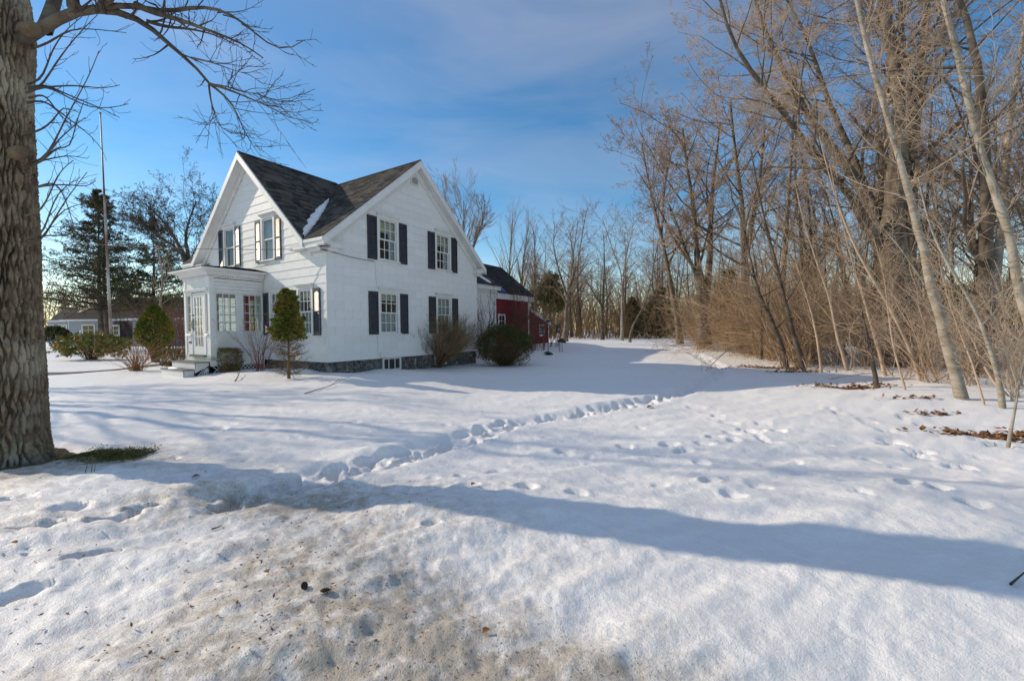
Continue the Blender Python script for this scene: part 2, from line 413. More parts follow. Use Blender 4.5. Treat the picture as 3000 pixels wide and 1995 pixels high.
def snow_mat():
    m, n, l, p = new_mat('old_snow')
    p.inputs['Roughness'].default_value = 0.48
    p.inputs['Specular IOR Level'].default_value = 0.35
    co = n.new('ShaderNodeTexCoord')
    at_ = n.new('ShaderNodeAttribute'); at_.attribute_name = 'dirt'
    ns = n.new('ShaderNodeTexNoise'); ns.inputs['Scale'].default_value = 9; ns.inputs['Detail'].default_value = 8; ns.inputs['Roughness'].default_value = 0.7
    l.new(co.outputs['Object'], ns.inputs['Vector'])
    ad = n.new('ShaderNodeMath'); ad.operation = 'MULTIPLY_ADD'; ad.inputs[1].default_value = 4.2; ad.inputs[2].default_value = -2.05
    l.new(ns.outputs['Fac'], ad.inputs[0])
    ml = n.new('ShaderNodeMath'); ml.operation = 'ADD'
    l.new(at_.outputs['Fac'], ml.inputs[0]); l.new(ad.outputs[0], ml.inputs[1])
    m2 = n.new('ShaderNodeMath'); m2.operation = 'MULTIPLY'; m2.use_clamp = True
    l.new(ml.outputs[0], m2.inputs[0]); l.new(at_.outputs['Fac'], m2.inputs[1])
    mx = n.new('ShaderNodeMix'); mx.data_type = 'RGBA'
    mx.inputs['A'].default_value = (0.87, 0.865, 0.855, 1); mx.inputs['B'].default_value = (0.43, 0.385, 0.325, 1)
    l.new(m2.outputs[0], mx.inputs['Factor'])
    # specks of grit
    nv = n.new('ShaderNodeTexNoise'); nv.inputs['Scale'].default_value = 75; nv.inputs['Detail'].default_value = 3
    l.new(co.outputs['Object'], nv.inputs['Vector'])
    rv = n.new('ShaderNodeMapRange'); rv.inputs['From Min'].default_value = 0.61; rv.inputs['From Max'].default_value = 0.69
    l.new(nv.outputs['Fac'], rv.inputs['Value'])
    mv = n.new('ShaderNodeMath'); mv.operation = 'MULTIPLY'; mv.use_clamp = True
    l.new(rv.outputs['Result'], mv.inputs[0]); l.new(at_.outputs['Fac'], mv.inputs[1])
    mg = n.new('ShaderNodeMix'); mg.data_type = 'RGBA'; mg.inputs['B'].default_value = (0.13, 0.09, 0.06, 1)
    l.new(mv.outputs[0], mg.inputs['Factor']); l.new(mx.outputs['Result'], mg.inputs['A'])
    l.new(mg.outputs['Result'], p.inputs['Base Color'])
    n1 = n.new('ShaderNodeTexNoise'); n1.inputs['Scale'].default_value = 26; n1.inputs['Detail'].default_value = 8; n1.inputs['Roughness'].default_value = 0.65
    n2 = n.new('ShaderNodeTexNoise'); n2.inputs['Scale'].default_value = 170; n2.inputs['Detail'].default_value = 3
    l.new(co.outputs['Object'], n1.inputs['Vector']); l.new(co.outputs['Object'], n2.inputs['Vector'])
    b1 = n.new('ShaderNodeBump'); b1.inputs['Distance'].default_value = 0.016; b1.inputs['Strength'].default_value = 0.75
    b2 = n.new('ShaderNodeBump'); b2.inputs['Distance'].default_value = 0.007; b2.inputs['Strength'].default_value = 0.6
    l.new(n1.outputs['Fac'], b1.inputs['Height']); l.new(n2.outputs['Fac'], b2.inputs['Height'])
    l.new(b1.outputs['Normal'], b2.inputs['Normal']); l.new(b2.outputs['Normal'], p.inputs['Normal'])
    return m
M['snow'] = snow_mat()
M['snow_clean'] = mat('clean_snow', (0.86, 0.865, 0.875), (0.82, 0.825, 0.835), rough=0.5, scale=8, bump=0.01, bscale=20)
# ------------------------------------------------------------------ house frame (survey): x right along the front, y into the house
YAW = 0.5585
H_ORG = np.array([-5.5462, 12.7878, EYE - 0.9242])       # near corner, at the bottom of the siding
H_C, H_S = math.cos(YAW), math.sin(YAW)
def hw(x, y, z=0.0):
    return np.array([H_ORG[0] + x * H_C + y * H_S, H_ORG[1] - x * H_S + y * H_C, H_ORG[2] + z])

# ------------------------------------------------------------------ terrain
CTRL = [(0, -6, 0.0), (-6, 0, 0.02), (6, 0, -0.02), (0, 2, 0.02), (-3, 3, 0.02), (3, 2.5, 0.0), (-5.4, 4.5, -0.04), (-2, 4.5, -0.06), (2, 5, -0.10), (5, 5, -0.12),
        (-9, 9, -0.02), (-4, 8, -0.04), (0, 8, -0.2), (4, 9, -0.28), (8.5, 8.1, -0.15), (6.5, 5.5, -0.14), (14.2, 15.5, -0.15), (9, 14, -0.16), (20, 14, -0.1),
        (-6.1, 11.4, 0.02), (0, 12, -0.3), (4, 13, -0.32), (1, 17, -0.16), (12, 25, 0.0), (6, 24, 0.05), (2, 24, 0.1), (10, 42, 0.2), (2, 30, 0.42), (-2, 30, 0.4), (4, 46, 0.25), (24, 42, 0.15),
        (-13.4, 15.1, 0.0), (-16, 14.7, -0.06), (-16.4, 19.5, 0.0), (-21, 21, 0.0), (-24, 23, 0.0), (-40, 38, 0.1), (-30, 45, 0.15), (-20, 40, 0.2), (-60, 50, 0.2), (40, 30, 0.0), (60, 60, 0.3), (0, 100, 0.6), (-80, 100, 0.6), (80, 100, 0.6), (-25, 8, 0.0), (25, 2, 0.0), (0, -40, 0), (-60, 0, 0), (60, 0, 0)]
for (hx, hy, hz) in ((0.25, -0.25, -0.29), (0.25, 1.2, -0.37), (0.3, 4.2, -0.53), (0.4, 7.5, -0.55), (-1.5, -0.4, -0.24), (-3.3, -1.0, -0.32), (-3.4, -2.4, -0.42), (-5.6, -2.6, -0.42), (-7, -0.5, -0.36), (-4, 4, -0.6)):
    w = hw(hx, hy, hz); CTRL.append((w[0], w[1], w[2]))
CTRL = np.array(CTRL, float)
def base_h(x, y):
    x = np.asarray(x, float); y = np.asarray(y, float)
    num = np.zeros_like(x); den = np.zeros_like(x)
    for cx, cy, cz in CTRL:
        d2 = (x - cx) ** 2 + (y - cy) ** 2
        w = 1.0 / (d2 + 0.25) ** 1.6
        num += w * cz; den += w
    return num / den

prng = np.random.default_rng(5)
# footpath trodden through the snow, and single prints (photo pixels put on the ground)
PATH_PX = [(700, 1472), (840, 1436), (1100, 1352), (1300, 1296), (1500, 1243), (1700, 1203), (1850, 1172), (2000, 1132), (2110, 1090), (2090, 1050), (2000, 1024), (1930, 1010)]
PATH = np.array([on_level(a, b, -0.03 if b > 1250 else (-0.14 if b > 1060 else 0.05))[:2] for a, b in PATH_PX])
PRINTS = []          # x, y, half length, half width, angle, depth
seg = np.diff(PATH, axis=0); sl = np.hypot(seg[:, 0], seg[:, 1]); cum = np.concatenate([[0], np.cumsum(sl)])
s_ = 0.0
while s_ < cum[-1]:
    i = min(np.searchsorted(cum, s_, side='right') - 1, len(seg) - 1)
    p = PATH[i] + seg[i] * ((s_ - cum[i]) / sl[i]); d = seg[i] / sl[i]; nrm = np.array([-d[1], d[0]])
    for k in range(2):
        q = p + nrm * prng.uniform(-0.27, 0.27) + d * prng.uniform(-0.1, 0.1)
        PRINTS.append((q[0], q[1], prng.uniform(0.11, 0.17), prng.uniform(0.06, 0.095), math.atan2(d[1], d[0]) + prng.normal(0, 0.45), prng.uniform(0.05, 0.12)))
    s_ += 0.17
for a, b, L, W, an, dp in ((205, 1530, .12, .06, .5, .12), (335, 1553, .14, .05, .7, .10), (425, 1517, .12, .06, .5, .11), (275, 1672, .13, .045, .7, .09), (60, 1790, .12, .045, .7, .08), (120, 1585, .16, .05, .6, .07), (40, 1500, .12, .05, .5, .06), (1370, 1445, .10, .08, .3, .07), (1540, 1448, .10, .08, .3, .08), (1690, 1455, .09, .07, 0, .04), (1265, 1590, .06, .05, .5, .05), (2080, 1400, .10, .07, .5, .06), (2150, 1455, .10, .07, 2, .04), (2660, 1412, .14, .07, .6, .07), (2750, 1430, .13, .07, .4, .06), (2850, 1480, .13, .08, .3, .06), (2280, 1265, .12, .09, .6, .06), (2150, 1300, .11, .08, .9, .06), (1960, 1310, .12, .1, .4, .06), (1830, 1315, .11, .09, .5, .05), (1650, 1330, .12, .09, .2, .05), (480, 1370, .16, .08, .5, .06), (570, 1390, .15, .08, .5, .05), (650, 1270, .12, .08, .3, .05)):
    g = on_level(a, b, -0.02 if b > 1380 else -0.12)
    PRINTS.append((g[0], g[1], L, W, an, dp))
for a0, b0, a1, b1, n in ((2040, 1178, 2260, 1305, 9), (2420, 1190, 2620, 1275, 8), (2560, 1285, 2780, 1360, 7), (2230, 1240, 2010, 1330, 6), (2640, 1210, 2900, 1300, 7)):
    for k in range(n):
        t = k / (n - 1)
        g = on_level(a0 + (a1 - a0) * t, b0 + (b1 - b0) * t, -0.14)
        PRINTS.append((g[0] + prng.normal(0, .06), g[1] + prng.normal(0, .08), prng.uniform(.11, .16), prng.uniform(.07, .10), prng.uniform(0, 3), prng.uniform(.04, .075)))
for k in range(90):
    g = on_level(prng.uniform(600, 2950), prng.uniform(1190, 1480), -0.08)
    PRINTS.append((g[0], g[1], prng.uniform(.05, .12), prng.uniform(.04, .08), prng.uniform(0, 3), prng.uniform(.008, .03)))
TRUNK = np.array([-5.42, 4.5])

def path_dist(x, y):
    best = np.full(x.shape, 1e9)
    for i in range(len(seg)):
        ax, ay = PATH[i]; dx, dy = seg[i]
        t = np.clip(((x - ax) * dx + (y - ay) * dy) / (dx * dx + dy * dy), 0, 1)
        best = np.minimum(best, np.hypot(x - ax - t * dx, y - ay - t * dy))
    return best
CLEAR = []        # x, y, radius, depth: hollows melted round stems
CLEAR.append((TRUNK[0], TRUNK[1], 0.62, 0.22))
for a_, b_, zl_, r_ in ((2270, 1076, -0.15, 0.9), (2490, 1132, -0.15, 0.55), (2900, 1262, -0.13, 0.42)):
    g_ = on_level(a_, b_, zl_); CLEAR.append((g_[0], g_[1], r_, 0.07))
def height(x, y, detail=True):
    x = np.asarray(x, float); y = np.asarray(y, float)
    z = base_h(x, y)
    if not detail: return z
    r = np.hypot(x, y)
    near = 1 - sstep(7, 22, r)
    # wind and melt ripples lie along the sun's direction
    c, s = math.cos(R(28)), math.sin(R(28))
    xa, ya = c * x + s * y, -s * x + c * y
    z = z + 0.055 * fbm2(x * 0.45, y * 0.45, 3, 3)
    z = z + near * 0.028 * fbm2(xa * 1.3, ya * 4.2, 4, 11)
    z = z + near * 0.010 * fbm2(x * 9, y * 9, 3, 23) + (1 - sstep(12, 30, r)) * 0.022 * fbm2(xa * 0.9, ya * 2.6, 3, 27)
    # ploughed bank in the foreground, rough on the left
    left = sstep(0.9, -0.6, x)
    fg = sstep(4.3, 2.9, y + 0.12 * x)
    z = z + fg * (0.02 + 0.05 * left) + fg * left * 0.034 * fbm2(xa * 1.5, ya * 5.0, 4, 31, 0.42)
    z = z + fg * left * 0.012 * fbm2(x * 16, y * 16, 3, 37)
    # trough left of the ridge, where the path starts
    tr = np.exp(-(((x + 1.75) / 0.85) ** 2 + ((y - 3.15) / 0.42) ** 2))
    z = z - 0.07 * tr
    rg = np.exp(-(((x + 0.55) / 0.5) ** 2 + ((y - 2.85) / 0.22) ** 2))
    z = z + 0.05 * rg
    m = r < 60
    pd = path_dist(x[m], y[m])
    z[m] -= 0.055 * (1 - 0.5 * sstep(9, 22, r[m])) * (1 - sstep(0.16, 0.34, pd + 0.05 * vn2(x[m] * 5, y[m] * 5, 41)))
    z[m] += 0.02 * np.exp(-((pd - 0.42) / 0.12) ** 2)
    for (px, py, L, W, a, dp) in PRINTS:
        k = np.where((np.abs(x - px) < 2.2 * L) & (np.abs(y - py) < 2.2 * L))
        if len(k[0]) == 0: continue
        dx, dy = x[k] - px, y[k] - py
        ca, sa = math.cos(a), math.sin(a)
        e = np.hypot((ca * dx + sa * dy) / L, (-sa * dx + ca * dy) / W)
        z[k] += -0.8 * dp * (0.55 + 0.45 * sstep(14, 7, np.hypot(px, py))) * (1 - sstep(0.68, 1.05, e + 0.22 * vn2(x[k] * 11, y[k] * 11, 45))) + 0.16 * dp * np.exp(-((e - 1.3) / 0.25) ** 2)
    for (cx, cy, cr, cd) in CLEAR:
        d = np.hypot(x - cx, y - cy) / cr
        z = z - cd * (1 - sstep(0.55, 1.2, d + 0.12 * vn2(x * 4, y * 4, 51)))
    return z

def gz(x, y):
    return float(height(np.array([x]), np.array([y]))[0])
def gpt(x, y, dz=0.0):
    return (float(x), float(y), gz(x, y) + dz)

# ground sheet: rings round the viewpoint, finer where the yard is nearest, out to the horizon
az = np.concatenate([np.linspace(-57, 57, 470), np.linspace(57, 303, 60)[1:-1]])
az = np.radians(az)
rad = [0.35]
while rad[-1] < 900:
    r0 = rad[-1]
    k = 0.03 if r0 < 1.0 else (0.0095 if r0 < 7 else (0.017 if r0 < 32 else 0.07))
    rad.append(r0 * (1 + k))
rad = np.array(rad)
AZ, RD = np.meshgrid(az, rad)
GX, GY = RD * np.sin(AZ), RD * np.cos(AZ)
GZ = height(GX.ravel(), GY.ravel()).reshape(GX.shape)
nr, na = GX.shape
V = np.stack([GX.ravel(), GY.ravel(), GZ.ravel()], 1)
i0 = (np.arange(nr - 1)[:, None] * na + np.arange(na)[None, :]).ravel()
i1 = (np.arange(nr - 1)[:, None] * na + (np.arange(na)[None, :] + 1) % na).ravel()
quads = np.stack([i0, i0 + na, i1 + na, i1], 1)
V = np.vstack([V, [[0, 0, gz(0.05, 0.05)]]])
tri = np.stack([np.full(na, len(V) - 1), np.arange(na), (np.arange(na) + 1) % na], 1)

me = np_mesh('snow_ground', V, quads[:, ::-1], tri)
gx, gy = V[:, 0], V[:, 1]
dirt = sstep(4.6, 2.2, gy + 0.25 * gx) * sstep(1.6, -0.6, gx) * (0.45 + 0.6 * fbm2(gx * 0.9, gy * 0.9, 3, 61))
dirt += 0.75 * np.exp(-(((gx + 1.7) / 1.1) ** 2 + ((gy - 3.2) / 0.5) ** 2)) * (0.5 + 0.5 * fbm2(gx * 3, gy * 3, 3, 63))
dirt += 0.55 * np.exp(-(((gx - 0.1) / 0.75) ** 2 + ((gy - 1.45) / 0.28) ** 2)) + 0.4 * np.exp(-(((gx + 0.55) / 0.4) ** 2 + ((gy - 1.85) / 0.35) ** 2))
dirt += 0.45 * np.exp(-(((gx + 4.2) / 1.3) ** 2 + ((gy - 4.6) / 0.8) ** 2))
dirt = np.clip(dirt, 0, 1)
a = me.attributes.new('dirt', 'FLOAT', 'POINT'); a.data.foreach_set('value', dirt.astype(np.float32))
snow = put('snow_ground', me, M['snow']); tag(snow, kind='structure')
print('ground', len(quads), time.time() - T_START)

# bare soil and winter grass in the hollow round the big trunk
def patch(name, pts, z_of, mat_, lift, seed, kindv='structure'):
    """an irregular ground patch following the terrain"""
    cx, cy = np.mean([p[0] for p in pts]), np.mean([p[1] for p in pts])
    n = 40
    ang = np.linspace(0, 2 * math.pi, n, endpoint=False)
    poly = np.array(pts)
    pa = np.arctan2(poly[:, 1] - cy, poly[:, 0] - cx); o = np.argsort(pa); pr = np.hypot(poly[:, 0] - cx, poly[:, 1] - cy)[o]; pa = pa[o]
    rr = np.interp(ang, np.concatenate([pa - 2 * math.pi, pa, pa + 2 * math.pi]), np.tile(pr, 3))
    rr = rr * (1 + 0.16 * vn2(np.cos(ang) * 3 + seed, np.sin(ang) * 3, seed))
    rings = 7
    Vv, q = [], []
    for i in range(rings + 1):
        f = i / rings
        for k in range(n):
            Vv.append((cx + rr[k] * f * math.cos(ang[k]), cy + rr[k] * f * math.sin(ang[k])))
    Vv = np.array(Vv)
    z = z_of(Vv[:, 0], Vv[:, 1]) + lift
    z[-n:] -= lift + 0.03
    for i in range(rings):
        for k in range(n):
            k2 = (k + 1) % n
            q.append((i * n + k, (i + 1) * n + k, (i + 1) * n + k2, i * n + k2))
    me = np_mesh(name, np.column_stack([Vv, z]), np.array(q))
    o = put(name, me, mat_); tag(o, kind=kindv)
    return o
# ------------------------------------------------------------------ the white house
house = empty('white_house', tuple(H_ORG), -YAW, 'white gabled farmhouse with dark shutters and a small glazed entry porch', 'house')
XW, YD = -8.78, 7.51                   # far end of the front wall, depth of the side wall
CRS = 0.267                            # siding course
RX, RY = -4.39, 3.755                  # front gable ridge x, main ridge y
ZM, ZF = 7.21, 7.19                    # ridge heights
SM, SF = 0.861, 0.93                   # roof slopes

def clip_half(poly, a, b, c):
    """keep a*x+b*y<=c"""
    out = []
    for i in range(len(poly)):
        p, q = poly[i], poly[(i + 1) % len(poly)]
        dp, dq = a * p[0] + b * p[1] - c, a * q[0] + b * q[1] - c
        if dp <= 0: out.append(p)
        if (dp < 0 < dq) or (dq < 0 < dp):
            t = dp / (dp - dq); out.append((p[0] + t * (q[0] - p[0]), p[1] + t * (q[1] - p[1])))
    return out
def clip_poly(poly, halves):
    for h in halves:
        poly = clip_half(poly, *h)
        if len(poly) < 3: return []
    ar = 0.5 * sum(poly[i][0] * poly[(i + 1) % len(poly)][1] - poly[(i + 1) % len(poly)][0] * poly[i][1] for i in range(len(poly)))
    return poly if abs(ar) > 2e-4 else []
def minus(rects, hole):
    out = []
    hx0, hx1, hz0, hz1 = hole
    for x0, x1, z0, z1 in rects:
        if hx1 <= x0 or hx0 >= x1 or hz1 <= z0 or hz0 >= z1: out.append((x0, x1, z0, z1)); continue
        if z0 < hz0: out.append((x0, x1, z0, hz0))
        if z1 > hz1: out.append((x0, x1, hz1, z1))
        a, b = max(z0, hz0), min(z1, hz1)
        if x0 < hx0: out.append((x0, hx0, a, b))
        if x1 > hx1: out.append((hx1, x1, a, b))
    return out

# window centres (a along the wall, z of casing bottom)
WIN_F = [(-5.74, 3.33, 'plain'), (-3.12, 3.33, 'plain'), (-1.08, 0.82, 'six'), (-2.70, 0.82, 'six')]
WIN_S = [(2.385, 3.33, 'six'), (5.24, 3.33, 'six'), (2.39, 0.82, 'six'), (5.25, 0.82, 'six')]
WW = {'f': 0.86, 's': 0.96}
WH = 1.43
holes_f = [(c - WW['f'] / 2 + 0.06, c + WW['f'] / 2 - 0.06, z + 0.05, z + WH - 0.05) for c, z, _ in WIN_F] + [(-4.78, -3.94, 0.2, 2.22)]
holes_s = [(c - WW['s'] / 2 + 0.06, c + WW['s'] / 2 - 0.06, z + 0.05, z + WH - 0.05) for c, z, _ in WIN_S]

def front3(a, z, o): return (a, -o, z)
def side3(a, z, o): return (o, a, z)

def wall_core(name, halves_list, holes, P, rng_a, zmax):
    mb = MB()
    step = 0.30
    rects = []
    zs = np.arange(0, zmax + step, step)
    for z0 in zs:
        rects.append((rng_a[0], rng_a[1], z0, z0 + step))
    for h in holes: rects = minus(rects, h)
    for x0, x1, z0, z1 in rects:
        for hv in halves_list:
            poly = clip_poly([(x0, z0), (x1, z0), (x1, z1), (x0, z1)], hv)
            if poly:
                pts = [P(a, z, -0.02) for a, z in poly]
                d = np.array(P(0, 0, -0.12)) - np.array(P(0, 0, -0.02))
                mb.prism(pts, d)
    return mb.put(name, M['wall_core'], house)
GAP = 0.10                              # wall stops this far (vertically) under the roof surface
halves_front_low = [(0, 1, 3.47)]
halves_front_gab = [(0, -1, -3.47), (SF, 1, ZF - GAP + SF * RX), (-SF, 1, ZF - GAP - SF * RX), (1, 0, RX + 3.66), (-1, 0, -RX + 3.66)]
halves_side = [(SM, 1, ZM - GAP + SM * RY), (-SM, 1, ZM - GAP - SM * RY)]
wall_f = wall_core('front_wall', [halves_front_low, halves_front_gab], holes_f, front3, (XW, 0), 7.2)
wall_s = wall_core('side_wall', [halves_side], holes_s, side3, (0.0, YD), 7.2)
# far walls, plain painted
mb = MB()
mb.prism([(XW, 0, 0), (XW, YD, 0), (XW, YD, 3.9), (XW, RY, ZM - 0.1), (XW, 0, 3.9)], (0.1, 0, 0))
mb.put('far_wall', M['white_paint'], house)
mb = MB(); mb.box(XW + 0.101, -0.121, YD - 0.1, YD, 0, 3.85); mb.put('back_wall', M['white_paint'], house)

# siding: large shingles, one object each for the 300 that show largest, the rest joined
srng = random.Random(3)
pieces = []
def side_shingles(P, holes, halves_fn, rng_a, zmax, wallobj, off):
    row = 0
    z = 0.0
    while z < zmax:
        x = rng_a[0] - (0.31 if row % 2 else 0.0) - 0.02
        while x < rng_a[1]:
            x0, x1 = max(x, rng_a[0]), min(x + 0.615, rng_a[1])
            if x1 - x0 > 0.03:
                rects = [(x0 + 0.0008, x1 - 0.0008, z, z + CRS)]
                for h in holes: rects = minus(rects, h)
                polys = []
                for r_ in rects:
                    for hv in halves_fn(z):
                        p = clip_poly([(r_[0], r_[2]), (r_[1], r_[2]), (r_[1], r_[3]), (r_[0], r_[3])], hv)
                        if p: polys.append(p)
                if polys:
                    jz = srng.uniform(-0.002, 0.002)
                    c = P((x0 + x1) / 2, z + CRS / 2, 0)
                    w = hw(*c)
                    pieces.append((np.linalg.norm(w - np.array([0, 0, EYE])), polys, z, P, wallobj, jz))
            x += 0.617
        z += CRS; row += 1
side_shingles(front3, holes_f, lambda z: [halves_front_low] if z + CRS / 2 < 3.47 else [halves_front_gab], (XW, 0.0), 7.1, wall_f, 0)
side_shingles(side3, holes_s, lambda z: [halves_side], (-0.012, YD), 7.1, wall_s, 0)
def shingle_geo(mb, polys, z0, P, jz, org=(0, 0, 0)):
    for poly in polys:
        n = len(poly); b = len(mb.v)
        top = lambda z: 0.003 + 0.015 * (1 - (z - z0) / CRS)
        for a, z in poly: mb.v.append(tuple(np.array(P(a, z, top(z))) - org))
        for a, z in poly: mb.v.append(tuple(np.array(P(a, z, -0.018)) - org))
        fr = tuple(b + i for i in range(n))
        mb.f.append(fr); 
        for i in range(n):
            j = (i + 1) % n
            mb.f.append((b + i, b + n + i, b + n + j, b + j))
pieces.sort(key=lambda t: t[0])
cache = {}
for d_, polys, z0, P, wo, jz in pieces[:300]:
    key = None
    pl = polys[0]
    if len(polys) == 1 and len(pl) == 4:
        key = (P.__name__, tuple(round(v, 4) for p in pl for v in (p[0] - pl[0][0], p[1] - z0)))
    org = np.array(P(pl[0][0], z0, 0))
    if key in cache: me_ = cache[key]
    else:
        mb = MB(); shingle_geo(mb, polys, z0, P, jz, org); me_ = mb.mesh('siding_shingle')
        if key: cache[key] = me_
    o = put('siding_shingle', me_, M['siding'], wo)
    o.location = tuple(org)
for wo in (wall_f, wall_s):
    mb = MB()
    for d_, polys, z0, P, w2, jz in pieces[300:]:
        if w2 is wo: shingle_geo(mb, polys, z0, P, jz)
    o = mb.put('siding_shingles', M['siding'], wo); tag(o, kind='stuff')
# corner board bead and a batten under the siding
mb = MB(); mb.box(-0.022, 0.024, -0.024, 0.022, 0.004, 3.42); mb.put('corner_trim', M['siding'], house)

# ---------------------------------------------------------------- roof
def roof_plane(name, pts, up, matname='roof', course=0.135, seed=1, parent=None, deck=None):
    """pts: convex planar polygon (3D, counter-clockwise from above), lowest edge first two points; tabs of shingles laid course by course"""
    pts = [np.array(p, float) for p in pts]
    n = np.cross(pts[1] - pts[0], pts[2] - pts[0]); n /= np.linalg.norm(n)
    if n[2] < 0: n = -n
    s = np.cross(np.array([0, 0, 1.0]), n); s /= np.linalg.norm(s)
    t = np.cross(n, s)
    if t[2] < 0: t = -t; s = -s
    o = pts[0]
    poly = [((p - o) @ s, (p - o) @ t) for p in pts]
    ar = sum(poly[i][0] * poly[(i + 1) % len(poly)][1] - poly[(i + 1) % len(poly)][0] * poly[i][1] for i in range(len(poly)))
    if ar < 0: poly = poly[::-1]
    hv = []
    for i in range(len(poly)):
        p, q = poly[i], poly[(i + 1) % len(poly)]
        a, b = q[1] - p[1], -(q[0] - p[0])
        hv.append((a, b, a * p[0] + b * p[1]))
    x0, x1 = min(p[0] for p in poly), max(p[0] for p in poly)
    y0, y1 = min(p[1] for p in poly), max(p[1] for p in poly)
    rg = random.Random(seed)
    V, Fc, tone = [], [], []
    y = y0; row = 0
    while y < y1:
        x = x0 - rg.uniform(0, 0.3)
        while x < x1:
            w = rg.uniform(0.16, 0.36)
            pl = clip_poly([(x, y), (x + w, y), (x + w, y + course), (x, y + course)], hv)
            if pl:
                th = rg.choice((0.010, 0.010, 0.017)); b = len(V); k = len(pl); tn = rg.random() ** 1.4
                for a_, b_ in pl:
                    h = 0.004 + th * (1 - (b_ - y) / course); V.append(o + s * a_ + t * b_ + n * h)
                for a_, b_ in pl: V.append(o + s * a_ + t * b_ - n * 0.01)
                Fc.append(tuple(b + i for i in range(k))); tone.append(tn)
                for i in range(k):
                    j = (i + 1) % k
                    Fc.append((b + i, b + k + i, b + k + j, b + j)); tone.append(tn * 0.6)
            x += w
        y += course; row += 1
    me = bpy.data.meshes.new(name); me.from_pydata([tuple(v) for v in V], [], Fc); me.update()
    at_ = me.attributes.new('tone', 'FLOAT', 'FACE'); at_.data.foreach_set('value', np.array(tone, np.float32))
    dk = MB()
    dk.prism([tuple(p - n * 0.012) for p in pts], tuple(-n * 0.05))
    d_o = dk.put(name, deck or M['white_paint'], parent)
    so = put('shingle_courses', me, M[matname], d_o); tag(so, kind='stuff')
    return d_o
EX0, EX1 = XW - 0.30, 0.30              # roof ends
EY0, EY1 = -0.31, YD + 0.31
ze = ZM - SM * (RY - EY0)
XE = 3.72                               # half width of the front gable roof
zf = ZF - SF * XE
vl = (RX + XE, EY0, max(ze, zf))
roof_plane('roof', [(RX + XE, EY0, ze), (EX1, EY0, ze), (EX1, RY, ZM), (RX, RY, ZM)], None, seed=1, parent=house)
roof_plane('roof', [(EX0, EY0, ze), (RX - XE, EY0, ze), (RX, RY, ZM), (EX0, RY, ZM)], None, seed=2, parent=house)
roof_plane('roof', [(EX1, EY1, ze), (EX0, EY1, ze), (EX0, RY, ZM), (EX1, RY, ZM)], None, seed=3, parent=house)
roof_plane('roof', [(RX + XE, EY0 + 0.01, zf), (RX, RY - 0.02, ZF), (RX, EY0 + 0.01, ZF)], None, seed=4, parent=house)
roof_plane('roof', [(RX - XE, EY0 + 0.01, zf), (RX, EY0 + 0.01, ZF), (RX, RY - 0.02, ZF)], None, seed=5, parent=house)
# ridge caps
mb = MB()
mb.prism([(EX0, RY - 0.12, ZM - 0.075), (EX0, RY, ZM + 0.03), (EX0, RY + 0.12, ZM - 0.075), (EX0, RY, ZM - 0.0)], (EX1 - EX0, 0, 0))
mb.put('ridge_cap', M['roof'], house)
mb = MB()
mb.prism([(RX - 0.12, EY0 - 0.002, ZF - 0.08), (RX, EY0 - 0.002, ZF + 0.03), (RX + 0.12, EY0 - 0.002, ZF - 0.08), (RX, EY0 - 0.002, ZF)], (0, RY - EY0 - 0.15, 0))
mb.put('ridge_cap', M['roof'], house)

# rake boards, soffits, friezes
def rake_front(sg):
    xe = RX + sg * XE
    d = 0.075; dep = 0.20
    mb = MB()
    mb.prism([(xe, EY0 - 0.03, zf - d + 0.04), (RX, EY0 - 0.03, ZF - d + 0.04), (RX, EY0 - 0.03, ZF - d - dep), (xe, EY0 - 0.03, zf - d - dep + 0.02)], (0, 0.035, 0))
    mb.put('rake_board', M['white_paint'], house)
    mb = MB()      # soffit
    mb.prism([(xe, EY0 + 0.006, zf - d - 0.11), (RX, EY0 + 0.006, ZF - d - 0.11), (RX, EY0 + 0.006, ZF - d - 0.14), (xe, EY0 + 0.006, zf - d - 0.14)], (0, 0.28, 0))
    mb.put('soffit', M['white_paint'], house)
    mb = MB()      # frieze on the wall
    mb.prism([(xe, -0.055, zf - d - 0.145), (RX, -0.055, ZF - d - 0.145), (RX, -0.055, ZF - d - 0.40), (xe, -0.055, zf - d - 0.40)], (0, 0.035, 0))
    mb.put('frieze', M['white_paint'], house)
def rake_side(sg):
    ye = EY0 if sg < 0 else EY1
    d = 0.075; dep = 0.22
    mb = MB()
    mb.prism([(EX1 - 0.005, ye, ze - d + 0.04), (EX1 - 0.005, RY, ZM - d + 0.04), (EX1 - 0.005, RY, ZM - d - dep), (EX1 - 0.005, ye, ze - d - dep + 0.02)], (0.035, 0, 0))
    mb.put('rake_board', M['white_paint'], house)
    mb = MB()
    mb.prism([(0.02, ye, ze - d - 0.11), (0.02, RY, ZM - d - 0.11), (0.02, RY, ZM - d - 0.14), (0.02, ye, ze - d - 0.14)], (0.27, 0, 0))
    mb.put('soffit', M['white_paint'], house)
    mb = MB()
    mb.prism([(0.021, ye + (0.31 if sg < 0 else -0.31), ze + 0.31 * SM - d - 0.145), (0.021, RY, ZM - d - 0.145), (0.021, RY, ZM - d - 0.42), (0.021, ye + (0.31 if sg < 0 else -0.31), ze + 0.31 * SM - d - 0.42)], (0.035, 0, 0))
    mb.put('frieze', M['white_paint'], house)
for sg in (-1, 1): rake_front(sg); rake_side(sg)
